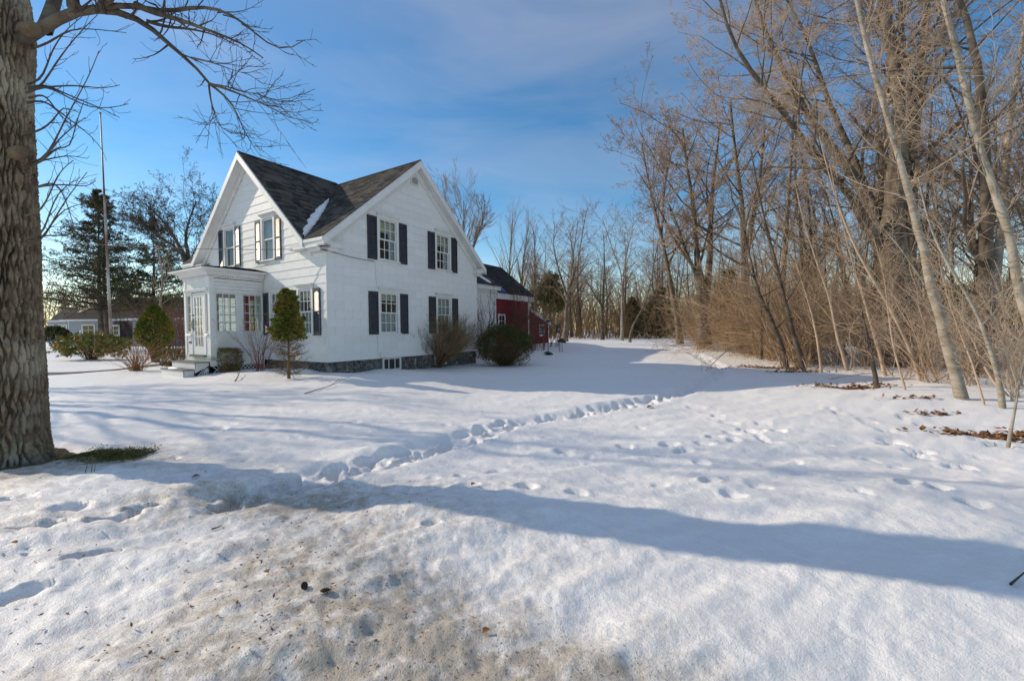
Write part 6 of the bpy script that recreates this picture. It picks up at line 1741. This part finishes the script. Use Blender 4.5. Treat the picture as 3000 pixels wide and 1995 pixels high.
# ---------------------------------------------------------------- garden shrubs
def shrub_root(name, base, label, cat='shrub', group=None): return empty(name, tuple(float(v) for v in base), 0, label, cat, group)
def leafy(root, base, pts, D, leaf, L, W, rng, name='foliage'):
    V, Q = leaf_quads(pts, D, rng.normal(0, 1, pts.shape), L * rng.uniform(.65, 1.3, len(pts)), W * rng.uniform(.65, 1.3, len(pts)))
    g = Geo().add(V, Q); return put(name, g.mesh(name, smooth=False, org=base), M[leaf], root)
def shell_pts(n, rng, ax, lo=0.55, zmin=-1.0, lump=0.16, s=3):
    u = nrmz(rng.normal(size=(n * 2, 3))); u = u[u[:, 2] > zmin][:n]
    r = (lo + (1 - lo) * rng.random(len(u)) ** 0.5)
    r = r * (1 + lump * vn3(u[:, 0] * 3 + s, u[:, 1] * 3, u[:, 2] * 3, s) + 0.10 * vn3(u[:, 0] * 8, u[:, 1] * 8, u[:, 2] * 8, s + 1))
    return u * r[:, None] * np.array(ax), u
def stems_to(root, base, tips, rng, mt, r=0.01, name='stems', K=6, S=4):
    n = len(tips); s = np.linspace(0, 1, K)[None, :, None]
    b = np.array(base) + np.column_stack([rng.normal(0, 0.07, n), rng.normal(0, 0.07, n), np.full(n, -0.05)])
    mid = (b + tips) / 2 + rng.normal(0, 0.05, tips.shape); mid[:, :2] -= 0.15 * (tips - b)[:, :2]
    P = (1 - s) ** 2 * b[:, None] + 2 * s * (1 - s) * mid[:, None] + s ** 2 * tips[:, None]
    Rr = np.broadcast_to(r * (1 - 0.7 * s[..., 0]), (n, K)).copy()
    g = Geo().tubes(P, Rr, S); put(name, g.mesh(name, org=base), M[mt], root); return P, Rr
rng = np.random.default_rng(63)
# rhododendron
b = np.array(cb(268, 21.5)); root = shrub_root('rhododendron', b, 'broad leafy rhododendron in the snow before the grey house')
C, U = shell_pts(4200, rng, (1.75, 0.9, 0.62), 0.5, -0.75, 0.3); C = C + b + (0, 0, 0.72)
whorl = np.repeat(C[:700], 6, axis=0); D = nrmz(np.repeat(U[:700], 6, axis=0) * 0.5 + rng.normal(0, 0.6, whorl.shape) + (0, 0, -0.15))
leafy(root, b, whorl, D, 'rhodo_leaf', 0.17, 0.06, rng); stems_to(root, b, C[700:790], rng, 'bark_dark', 0.012)
# cone-shaped evergreen left of the porch
b = np.array(cb(455, 19.0)); hc = at(455, 892, 19.0)[2] - b[2]
root = shrub_root('conical_evergreen', b, 'egg-shaped clipped evergreen left of the porch steps')
n = 9000; zz = rng.random(n) ** 0.9; prof = 0.66 * np.where(zz > 0.32, 1 - np.clip((zz - 0.32) / 0.68, 0, 1) ** 1.9, 1 - np.clip((0.32 - zz) / 0.40, 0, 1) ** 2.2)
th = rng.uniform(0, 2 * np.pi, n); rr = prof * (0.55 + 0.45 * rng.random(n) ** 0.5) * (1 + 0.13 * vn3(np.cos(th) * 2.5, np.sin(th) * 2.5, zz * 7, 5))
C = b + np.column_stack([rr * np.cos(th), rr * np.sin(th), 0.62 + zz * (hc - 0.62)])
U = nrmz(np.column_stack([np.cos(th), np.sin(th), np.full(n, 0.7)]) + rng.normal(0, 0.35, (n, 3)))
leafy(root, b, C, U, 'cone_leaf', 0.11, 0.05, rng); stems_to(root, b, C[:60], rng, 'bark_dark', 0.02)
# dry ornamental stalks
b = np.array(cb(398, 15.0)); root = shrub_root('dry_stalks', b, 'tuft of dry orange-brown stalks in the lawn before the steps', 'grass')
tips = b + np.column_stack([rng.normal(0, 0.55, 110), rng.normal(0, 0.35, 110), rng.uniform(0.45, 1.25, 110)])
P, Rr = stems_to(root, b, tips, rng, 'twig_orange', 0.007)
P1, R1 = spawn(P, Rr, rng, 2, 0.5, 1.0, 0.4, 0.2, 0.25, 4, rmin=0.0035); put('tips', Geo().tubes(P1, R1, 3).mesh('tips', org=b), M['twig_orange'], root)
def box_hedge(name, b, ax, label, leaf, n, L, W, seed, stem_m='twig_brown', lift=0.0):
    rg = np.random.default_rng(seed); b = np.array(b, float)
    root = shrub_root(name, b, label)
    p = rg.uniform(-1, 1, (n, 3)); m = np.max(np.abs(p), axis=1, keepdims=True); p = p / m * (0.62 + 0.38 * rg.random((n, 1)) ** 0.5)
    p[:, :2] *= 1 - 0.22 * np.clip(-p[:, 2:3], 0, 1) - 0.12 * np.clip(p[:, 2:3], 0, 1) ** 3
    p *= 1 + 0.09 * vn3(p[:, 0] * 3, p[:, 1] * 3, p[:, 2] * 3, seed)[:, None]
    a = R(-32); ca, sa = math.cos(a), math.sin(a); q = p * np.array(ax)
    C = b + np.column_stack([ca * q[:, 0] - sa * q[:, 1], sa * q[:, 0] + ca * q[:, 1], q[:, 2] + ax[2] + 0.03 + lift])
    D = nrmz(p + rg.normal(0, 0.6, p.shape) + (0, 0, 0.35))
    leafy(root, b, C, D, leaf, L, W, rg); stems_to(root, b, C[: n // 40], rg, stem_m, 0.008)
    return root
w = at(662, 1000, 13.6); box_hedge('clipped_shrub', (w[0], w[1], gz(w[0], w[1]) - 0.03), (0.50, 0.30, 0.36), 'low boxy clipped shrub against the right side of the porch', 'hedge_leaf', 4200, 0.055, 0.028, 5)
w = at(508, 1000, 16.8); box_hedge('clipped_shrub', (w[0], w[1], gz(w[0], w[1]) + 0.02), (0.50, 0.42, 0.30), 'low clipped shrub left of the porch steps', 'hedge_leaf', 3600, 0.06, 0.03, 6)
# red-twigged bush in front of the porch windows
def cane_bush(name, b, n, H, spread, mt, label, seed, r=0.008, per=5, K=8, droop=0.0, foot=0.12, twig=None, lf=0.35, tr_=0.003):
    rg = np.random.default_rng(seed); b = np.array(b, float)
    root = shrub_root(name, b, label)
    bases = b + np.column_stack([rg.normal(0, foot, n), rg.normal(0, foot, n), np.full(n, -0.06)])
    P, Rr = canes(bases, rg, H, spread, K, r, droop); put('canes', Geo().tubes(P, Rr, 4).mesh('canes', org=b), M[mt], root)
    P1, R1 = spawn(P, Rr, rg, per, 0.3, 1.0, 0.5, 0.2, lf, 5, trop=0.15, wob=0.1, rf=0.55, rmin=tr_ * 1.2); g = Geo().tubes(P1, R1, 3)
    P2, R2 = spawn(P1, R1, rg, 3, 0.3, 1.0, 0.5, 0.2, lf, 3, trop=0.1, wob=0.1, rf=0.6, rmin=tr_); g.tubes(P2, R2, 3)
    put('twigs', g.mesh('twigs', org=b), M[twig or mt], root)
    return root
w = at(760, 1000, 13.0); cane_bush('red_twig_bush', (w[0], w[1], gz(w[0], w[1])), 26, 1.6, 0.30, 'twig_red', 'leafless red-stemmed bush before the porch windows', 71, 0.010, 3)
w = at(500, 1000, 24); cane_bush('red_twig_bush', (w[0], w[1], gz(w[0], w[1])), 90, 2.4, 0.22, 'twig_red', 'tall dense red-brown bush beyond the left side of the porch', 72, 0.014, 5, foot=0.7, tr_=0.006)
w = at(523, 1000, 27); cane_bush('red_twig_bush', (w[0], w[1], gz(w[0], w[1])), 70, 3.2, 0.20, 'twig_brown', 'tall brown twiggy bush behind the red-brown one beside the porch', 73, 0.014, 5, foot=0.6, tr_=0.006)
# young fir with a dense top and a bare, twiggy skirt
w = on_level(846, 1112, 0.0); fb = (w[0], w[1], gz(w[0], w[1]) - 0.03)
conifer('young_fir', fb, at(830, 858, w[1])[2] - fb[2], 0.50, rng, 'young fir with dense green top and bare lower twigs before the front windows', 'fir_leaf', 'twig_brown', layers=30, per=8, droop=0.04, start=0.06, power=0.5, nl=(0.085, 0.024), dens=3.4, r0=0.05, crown_lo=0.46, irregular=0.25, loc_scale=1.9)
# vase-shaped twig shrub at the side wall
rg = np.random.default_rng(81); w = on_level(1282, 1076, -0.14); b = np.array([w[0], w[1], gz(w[0], w[1]) - 0.02])
b[:2] = on_level(1282, 1078, b[2])[:2]; b[2] = gz(b[0], b[1])
root = shrub_root('burning_bush', b, 'vase-shaped leafless brown shrub under the side windows')
C, U = shell_pts(85, rg, (1.35, 0.9, 1.15), 0.8, -0.1, 0.1); tips = b + C * np.array([1.28, 1.15, 0.84]) + (0, 0, 0.92)
P, Rr = stems_to(root, b, tips, rg, 'twig_brown', 0.020, K=8, S=5)
g = Geo()
P1, R1 = spawn(P, Rr, rg, 8, 0.30, 1.0, 0.5, 0.2, 0.40, 6, trop=0.35, wob=0.12, rf=0.5, rmin=0.005, falloff=0.3); g.tubes(P1, R1, 4)
P2, R2 = spawn(P1, R1, rg, 7, 0.2, 1.0, 0.55, 0.2, 0.42, 3, trop=0.35, wob=0.12, rf=0.6, rmin=0.0035, falloff=0.3); g.tubes(P2, R2, 3)
P3, R3 = spawn(P2, R2, rg, 2, 0.2, 1.0, 0.6, 0.2, 0.5, 2, trop=0.3, wob=0.12, rf=0.7, rmin=0.003, falloff=0.3)
sel = rg.random(len(P3)) < 0.75; g.tubes(P3[sel], R3[sel], 3)
put('twigs', g.mesh('twigs', org=b), M['twig_bush'], root)
# the big dark yew beyond the house corner
rg = np.random.default_rng(82); w = on_level(1478, 1068, -0.16); b = np.array([w[0], w[1], gz(w[0], w[1]) - 0.03])
root = shrub_root('yew_bush', b, 'large rounded dark green yew at the far corner of the house')
C, U = shell_pts(15000, rg, (1.22, 1.15, 0.92), 0.66, -0.85, 0.16)
C[:, 2] = np.where(C[:, 2] > 0, C[:, 2] * 0.92, C[:, 2])
keep = (rg.random(len(C)) < np.clip(0.62 + 0.75 * C[:, 2], 0.22, 1.0))
C, U = C[keep], U[keep]
leafy(root, b, C + b + (0, 0, 0.88), nrmz(U + rg.normal(0, 0.55, U.shape) + (0, 0, 0.5)), 'yew_leaf', 0.085, 0.030, rg)
C2, U2 = shell_pts(260, rg, (1.15, 1.1, 0.85), 0.8, -0.6, 0.1); P, Rr = stems_to(root, b, C2 + b + (0, 0, 0.85), rg, 'twig_brown', 0.014, K=7)
P1, R1 = spawn(P, Rr, rg, 8, 0.25, 1.0, 0.7, 0.25, 0.25, 4, rmin=0.004); put('twigs', Geo().tubes(P1, R1, 3).mesh('twigs', org=b), M['twig_brown'], root)
# shrubs between the yew and the barn
p_ = hw(-1.1, 9.6); cane_bush('lilac_bush', (p_[0], p_[1], gz(p_[0], p_[1])), 34, 2.5, 0.28, 'twig_dark', 'dark leafless lilac against the white ell wall', 74, 0.013, 6, foot=0.35, lf=0.3, tr_=0.006)
p_ = hw(-1.2, 13.6); cane_bush('brown_bush', (p_[0], p_[1], gz(p_[0], p_[1])), 60, 3.4, 0.22, 'twig_brown', 'tall twiggy brown bush growing up before the red barn wall', 75, 0.014, 6, foot=0.7, lf=0.28, tr_=0.006)
p_ = hw(-1.0, 16.2); cane_bush('brown_bush', (p_[0], p_[1], gz(p_[0], p_[1])), 26, 2.2, 0.25, 'twig_brown', 'lower brown bush at the corner of barn and shed', 76, 0.012, 6, foot=0.5, lf=0.28, tr_=0.006)
# dark dome bush at the far left
b = np.array(cb(162, 38.0)); root = shrub_root('dome_bush', b, 'dark dome-shaped bush at the left end of the grey house')
C, U = shell_pts(5000, rng, (1.05, 1.0, 1.05), 0.7, -0.2, 0.05); leafy(root, b, C + b + (0, 0, 0.85), nrmz(U + rng.normal(0, 0.5, U.shape)), 'yew_leaf', 0.16, 0.07, rng); stems_to(root, b, C[:30] + b + (0, 0, 0.85), rng, 'bark_dark', 0.03)
# a few dead seed stalks by the low shrub, poking out of the snow
for lab, px, py, Y, n in (('few thin dry stalks poking from the snow before the clipped shrub', 665, 1098, 12.3, 9), ('two small dry weeds standing in the dirty foreground snow', 268, 1395, 4.0, 3)):
    w = on_level(px, py, 0.0); rg = np.random.default_rng(int(px)); b = np.array([w[0], w[1], gz(w[0], w[1])]); root = shrub_root('weed_stalks', b, lab, 'weed')
    tips = b + np.column_stack([rg.normal(0, 0.18 if n > 4 else 0.03, n), rg.normal(0, 0.1 if n > 4 else 0.03, n), rg.uniform(0.15, 0.45 if n > 4 else 0.17, n)])
    stems_to(root, b, tips, rg, 'twig_brown', 0.004)
print('plants', time.time() - T_START)
# ---------------------------------------------------------------- grass, soil, leaves, sticks, poles
def hz(x, y): return height(x, y)
soil = patch('bare_soil', [(TRUNK[0] + 0.75 * math.cos(a), TRUNK[1] + 0.75 * math.sin(a)) for a in np.linspace(0, 6.0, 9)] + [(TRUNK[0] + 1.25, TRUNK[1] + 0.12)], hz, M['soil'], 0.015, 5)
rng = np.random.default_rng(91)
# winter grass on the right side of the hollow
n = 9000
gx = TRUNK[0] + 0.55 + rng.uniform(-0.25, 0.85, n); gy = TRUNK[1] + 0.12 + rng.normal(0, 0.17, n) * (1.2 - np.clip((gx - TRUNK[0]) / 1.6, 0, 1) * 0.7)
zz = hz(gx, gy) + 0.012
D = nrmz(np.column_stack([rng.normal(0.3, 0.6, n), rng.normal(0, 0.6, n), rng.uniform(0.2, 0.9, n)]))
V, Q = leaf_quads(np.column_stack([gx, gy, zz]), D, rng.normal(0, 1, (n, 3)), rng.uniform(0.015, 0.045, n), rng.uniform(0.004, 0.009, n))
o = put('grass_patch', Geo().add(V, Q).mesh('grass_patch', smooth=False), M['grass']); tag(o, 'flattened winter grass showing beside the big trunk', 'grass', kind='stuff')
# heaps of brown leaves at the wood edge
def leaf_heap(px, py, rx, ry, n, label, seed, zl):
    rg = np.random.default_rng(seed); w = on_level(px, py, zl)
    x = w[0] + rg.normal(0, rx, n); y = w[1] + rg.normal(0, ry, n); z = hz(x, y) + rg.random(n) ** 2 * 0.05 + 0.006
    D = nrmz(np.column_stack([rg.normal(0, 1, n), rg.normal(0, 1, n), rg.normal(0, 0.35, n)]))
    V, Q = leaf_quads(np.column_stack([x, y, z]), D, np.column_stack([rg.normal(0, .4, n), rg.normal(0, .4, n), np.ones(n)]), rg.uniform(0.06, 0.12, n), rg.uniform(0.04, 0.08, n))
    o = put('leaf_litter', Geo().add(V, Q).mesh('leaf_litter', smooth=False), M['dead_leaf']); tag(o, label, 'leaves', kind='stuff')
leaf_heap(2270, 1076, 0.75, 0.30, 700, 'brown dead leaves at the foot of the dark leaning trees', 1, -0.15)
leaf_heap(2350, 1090, 0.5, 0.15, 260, 'thin tail of dead leaves right of the big leaf heap', 2, -0.15)
leaf_heap(2490, 1132, 0.42, 0.22, 420, 'brown dead leaves round the dark twin stem', 3, -0.15)
leaf_heap(2900, 1262, 0.38, 0.10, 420, 'strip of brown leaves in the snow at the right edge', 4, -0.13)
leaf_heap(2750, 1205, 0.25, 0.05, 50, 'few leaves caught below the pale leaning tree', 5, -0.13)
leaf_heap(2670, 1170, 0.3, 0.05, 40, 'few leaves scattered before the saplings', 6, -0.13)
# crumbs of bark and leaf on the dirty foreground snow
n = 420
px = np.concatenate([rng.uniform(0, 1250, 260), rng.normal(880, 220, 160)]); py = np.concatenate([rng.uniform(1380, 1990, 260), rng.normal(1700, 160, 160)])
C = np.array([on_level(a, min(b, 1990), 0.03) for a, b in zip(px, py)]); C[:, 2] = hz(C[:, 0], C[:, 1]) + 0.004
D = nrmz(np.column_stack([rng.normal(0, 1, n), rng.normal(0, 1, n), rng.normal(0, 0.25, n)]))
V, Q = leaf_quads(C, D, np.column_stack([rng.normal(0, .5, n), rng.normal(0, .5, n), np.ones(n)]), rng.uniform(0.008, 0.035, n) * (0.5 + 0.5 * np.hypot(C[:, 0], C[:, 1]) / 3), rng.uniform(0.004, 0.012, n))
o = put('snow_debris', Geo().add(V, Q).mesh('snow_debris', smooth=False), M['dead_leaf']); tag(o, 'crumbs of bark and leaf scattered over the foreground snow', 'debris', kind='stuff')
# single leaves and the pine cone
def curled_leaf(px, py, L, label, seed, z=0.0):
    rg = np.random.default_rng(seed); w = on_level(px, py, z); b = (w[0], w[1], gz(w[0], w[1]))
    mb = MB(); n = 8
    for i in range(n + 1):
        t = i / n; hw_ = 0.45 * L * math.sin(math.pi * min(t * 0.95 + 0.03, 1)) ** 0.7 * rg.uniform(0.75, 1.2)
        for s in (-1, -0.4, 0.4, 1): mb.v.append((L * (t - 0.5), s * hw_, 0.012 + 0.35 * hw_ * s * s + 0.10 * L * math.sin(3 * t)))
    for i in range(n):
        for k in range(3): mb.f.append((i * 4 + k, i * 4 + k + 1, i * 4 + 5 + k, i * 4 + 4 + k))
    o = mb.put('dead_leaf', M['dead_leaf'], None, True); o.location = b; o.rotation_euler = (0, 0, rg.uniform(0, 6)); tag(o, label, 'leaf', 'single leaves on the snow')
curled_leaf(1905, 1182, 0.13, 'curled tan leaf just right of the trodden path', 1, -0.13)
curled_leaf(1388, 1455, 0.05, 'orange leaf lying in a footprint near the trunk shadow', 2, -0.02)
curled_leaf(1425, 1895, 0.035, 'crumpled reddish leaf at the bottom centre of the snow', 3, 0.02)
curled_leaf(40, 1625, 0.04, 'crumpled reddish leaf at the lower left edge', 4, 0.03)
curled_leaf(780, 1712, 0.035, 'long yellow-brown leaf sliver on the dirty snow', 5, 0.03)
curled_leaf(575, 1422, 0.06, 'pale brown leaf lying beside the trunk shadow', 6, 0.0)
def pine_cone(px, py, L, ang, label):
    w = on_level(px, py, 0.03); root = empty('pine_cone', gpt(w[0], w[1], 0.012), ang, label, 'pine cone')
    mb = MB(); mb.tube([(-L / 2, 0, 0), (-L * .2, 0, 0), (L * .2, 0, 0), (L / 2, 0, 0)], [0.004, 0.008, 0.007, 0.002], 8); mb.put('core', M['cone_brown'], root)
    mb = MB()
    for i in range(11):
        t = i / 10; rr = L * (0.05 + 0.22 * math.sin(math.pi * min(1, t * 0.85 + 0.12)))
        for k in range(8):
            a = k * math.pi / 4 + i * 0.4; c, s = math.cos(a), math.sin(a); x = L * (t - 0.5)
            b = len(mb.v)
            mb.v += [(x, 0.3 * rr * c, 0.3 * rr * s), (x + L * .07, rr * c - 0.25 * rr * s, rr * s + 0.25 * rr * c), (x + L * .11, 1.05 * rr * c, 1.05 * rr * s), (x + L * .07, rr * c + 0.25 * rr * s, rr * s - 0.25 * rr * c)]
            mb.f.append((b, b + 1, b + 2, b + 3))
    o = mb.put('scales', M['cone_brown'], root); tag(o, kind='stuff')
pine_cone(893, 1768, 0.055, -1.0, 'small brown pine cone lying on the foreground snow')
pine_cone(955, 1790, 0.045, 0.2, 'broken pine cone right of the other cone on the foreground snow')
# fallen sticks
def stick(name, px, zs, r, label, seed, twigs=0, lift=None):
    rg = np.random.default_rng(seed)
    pts = []
    for i, (a, b, z) in enumerate(px):
        w = on_level(a, b, zs); pts.append(np.array([w[0], w[1], gz(w[0], w[1]) + z]))
    P, Rr = stem(pts, r, r * 0.3, 10); g = Geo().tubes(P, Rr, 5)
    if twigs:
        P1, R1 = spawn(P, Rr, rg, twigs, 0.3, 1.0, 0.5, 0.2, 0.5, 6, trop=0.4, wob=0.08, rf=0.6, rmin=0.003); g.tubes(P1, R1, 4)
    b = pts[0]; o = put(name, g.mesh(name, org=b), M['twig_dark']); o.location = tuple(float(v) for v in b)
    tag(o, label, 'branch')
stick('fallen_branch', [(893, 1153, 0.01), (930, 1145, 0.02), (965, 1138, 0.04), (995, 1126, 0.12)], -0.02, 0.012, 'forked fallen branch lying on the snow before the house corner', 1, 4)
stick('stick', [(688, 1123, 0.0), (696, 1118, 0.06), (707, 1106, 0.16)], -0.02, 0.018, 'short broken stick standing out of the snow before the porch', 2, 1)
stick('stick', [(2960, 1746, 0.01), (2985, 1736, 0.03), (3030, 1715, 0.06)], 0.0, 0.006, 'dark stick poking in at the lower right edge', 3)
stick('twig', [(620, 1548, 0.01), (640, 1543, 0.012), (650, 1538, 0.015)], 0.03, 0.006, 'dark bit of twig beside the lower edge of the trunk shadow', 4)

# ---------------------------------------------------------------- flagpole, wires, feeders, road
fp0, fp1 = at(327, 1000, 24.0), at(294, 335, 24.0)
fp0[2] = gz(fp0[0], fp0[1]) - 0.2
mb = MB(); L_ = fp1 - fp0
mb.tube([(0, 0, 0), tuple(L_ * 0.35), tuple(L_ * 0.36), tuple(L_ * 0.7), tuple(L_ * 0.71), tuple(L_)], [0.075, 0.065, 0.055, 0.048, 0.04, 0.03], 10)
flag = empty('flagpole', tuple(float(v) for v in fp0), 0, 'tall rusty white flagpole leaning slightly left of the house', 'flagpole')
mb.put('pole', M['rust_pole'], flag, True)
mb = MB(); mb.lathe([(0.0, -0.05), (0.05, -0.02), (0.06, 0.02), (0.04, 0.06), (0.0, 0.075)], tuple(L_ + (0, 0, 0.04)), 10); mb.put('cap', M['rust_pole'], flag, True)
mb = MB(); mb.box(-0.02, 0.02, -0.12, -0.06, 1.35, 1.5); mb.put('cleat', M['dark_metal'], flag)
def wire(name, p0, p1, sag, r, label):
    p0, p1 = np.array(p0, float), np.array(p1, float); n = 26
    t = np.linspace(0, 1, n)[:, None]; P = p0 + (p1 - p0) * t; P[:, 2] -= 4 * sag * (t * (1 - t))[:, 0]
    g = Geo().tubes(P[None], np.full((1, n), r), 5); o = put(name, g.mesh(name, org=p0), M['cable']); o.location = tuple(float(v) for v in p0); tag(o, label, 'wire', 'overhead wires')
hk = hw(0.045, -0.03, 3.40)
wire('overhead_wire', hk, at(-250, 640, 22), 0.5, 0.010, 'service wire sagging across the front gable to the house corner')
wire('overhead_wire', at(-200, 800, 46), at(640, 870, 60), 0.3, 0.02, 'thin wire crossing behind the spruce')
# bird feeder poles
def feeder(base, H, label, kind, seed):
    root = empty('bird_feeder_pole', base, 0, label, 'bird feeder', 'bird feeder poles')
    mb = MB(); mb.tube([(0, 0, -0.15), (0, 0, H)], 0.018, 8); mb.put('pole', M['dark_metal'], root)
    if kind == 'disc':
        mb = MB(); mb.lathe([(0.02, 0.10), (0.08, 0.085), (0.21, 0.03), (0.25, 0.0), (0.235, -0.015), (0.02, 0.05)], (0.0, 0.0, 0.05), 20); o = mb.put('baffle', M['dark_metal'], root, True); o.rotation_euler = (R(-7), R(10), 0)
        mb = MB(); mb.tube([(-0.38, 0, H - 0.02), (-0.2, 0, H + 0.04), (0, 0, H + 0.02), (0.22, 0, H - 0.03), (0.30, 0, H - 0.12)], 0.012, 6); mb.put('arm', M['dark_metal'], root)
        mb = MB(); mb.lathe([(0.0, 0.0), (0.10, 0.0), (0.12, 0.04), (0.05, 0.12), (0.0, 0.14)], (0.0, 0, H), 12); mb.put('cap', M['dark_metal'], root)
    else:
        mb = MB(); mb.tube([(0.14, 0.05, -0.15), (0.12, 0.04, 0.55)], 0.016, 6); mb.put('brace', M['dark_metal'], root)
        mb = MB(); mb.lathe([(0.25, 0.0), (0.24, 0.05), (0.18, 0.13), (0.09, 0.19), (0.02, 0.21), (0.02, 0.19), (0.17, 0.115), (0.23, 0.0)], (0, 0, 0.52), 22); o = mb.put('baffle', M['dark_metal'], root, True); o.rotation_euler = (R(6), R(10), 0)
        mb = MB(); mb.tube([(-0.55, 0, H - 0.02), (-0.2, 0, H + 0.03), (0, 0, H)], 0.010, 6); mb.tube([(0, 0, H), (0.3, 0, H + 0.03), (0.55, 0, H - 0.05)], 0.010, 6); mb.put('arm', M['dark_metal'], root)
        mb = MB(); mb.lathe([(0.0, 0.0), (0.07, 0.0), (0.07, 0.30), (0.0, 0.32)], (-0.12, 0.02, H - 0.62), 12); mb.put('seed_tube', M['clear_plastic'], root)
        mb = MB(); mb.lathe([(0.0, 0.0), (0.20, 0.0), (0.22, 0.03), (0.10, 0.05), (0.0, 0.05)], (-0.12, 0.02, H - 0.70), 14); mb.put('tray', M['dark_metal'], root)
        mb = MB(); mb.lathe([(0.0, 0.0), (0.075, 0.0), (0.075, 0.05), (0.0, 0.05)], (-0.12, 0.02, H - 0.64), 12); mb.put('red_band', M['plastic_red'], root)
        mb = MB(); mb.lathe([(0.19, 0.0), (0.13, 0.05), (0.02, 0.09), (0.0, 0.09)], (-0.12, 0.02, H - 0.31), 14); mb.tube([(-0.12, 0.02, H - 0.25), (-0.12, 0.02, H)], 0.005, 5); mb.put('roof', M['dark_metal'], root)
    return root
w = at(1606, 1033, 21.5); zf_ = gz(w[0], w[1]); feeder((w[0], w[1], zf_), at(1612, 944, 21.5)[2] - zf_, 'bird feeder pole with a black disc baffle resting on the snow', 'disc', 1)
w = at(1640, 1026, 23.0); zf_ = gz(w[0], w[1]); feeder((w[0], w[1], zf_), at(1640, 938, 23.0)[2] - zf_, 'bird feeder pole with a dome baffle and hanging red feeder', 'dome', 2)
# cleared drive at the left
def strip(name, px, width, z, mat_):
    P = np.array([on_level(a, b, z)[:2] for a, b in px]); d = np.gradient(P, axis=0); d = d / np.linalg.norm(d, axis=1, keepdims=True); nn = np.column_stack([-d[:, 1], d[:, 0]])
    K = 24; t = np.linspace(0, 1, K); s = np.linspace(0, 1, len(P))
    C = np.column_stack([np.interp(t, s, P[:, 0]), np.interp(t, s, P[:, 1])]); N2 = np.column_stack([np.interp(t, s, nn[:, 0]), np.interp(t, s, nn[:, 1])])
    A, B = C + N2 * width, C - N2 * width * 0.1
    rows = []
    for f in np.linspace(0, 1, 6): rows.append(A * (1 - f) + B * f)
    xy = np.concatenate(rows); zz = hz(xy[:, 0], xy[:, 1]) + 0.02
    q = [(r * K + k, r * K + k + 1, (r + 1) * K + k + 1, (r + 1) * K + k) for r in range(5) for k in range(K - 1)]
    o = put(name, np_mesh(name, np.column_stack([xy, zz]), np.array(q)), mat_); tag(o, kind='structure'); return o
strip('driveway', [(-200, 1100), (160, 1092), (300, 1085), (420, 1076), (560, 1062)], 0.9, 0.0, M['asphalt'])
print('done', time.time() - T_START)
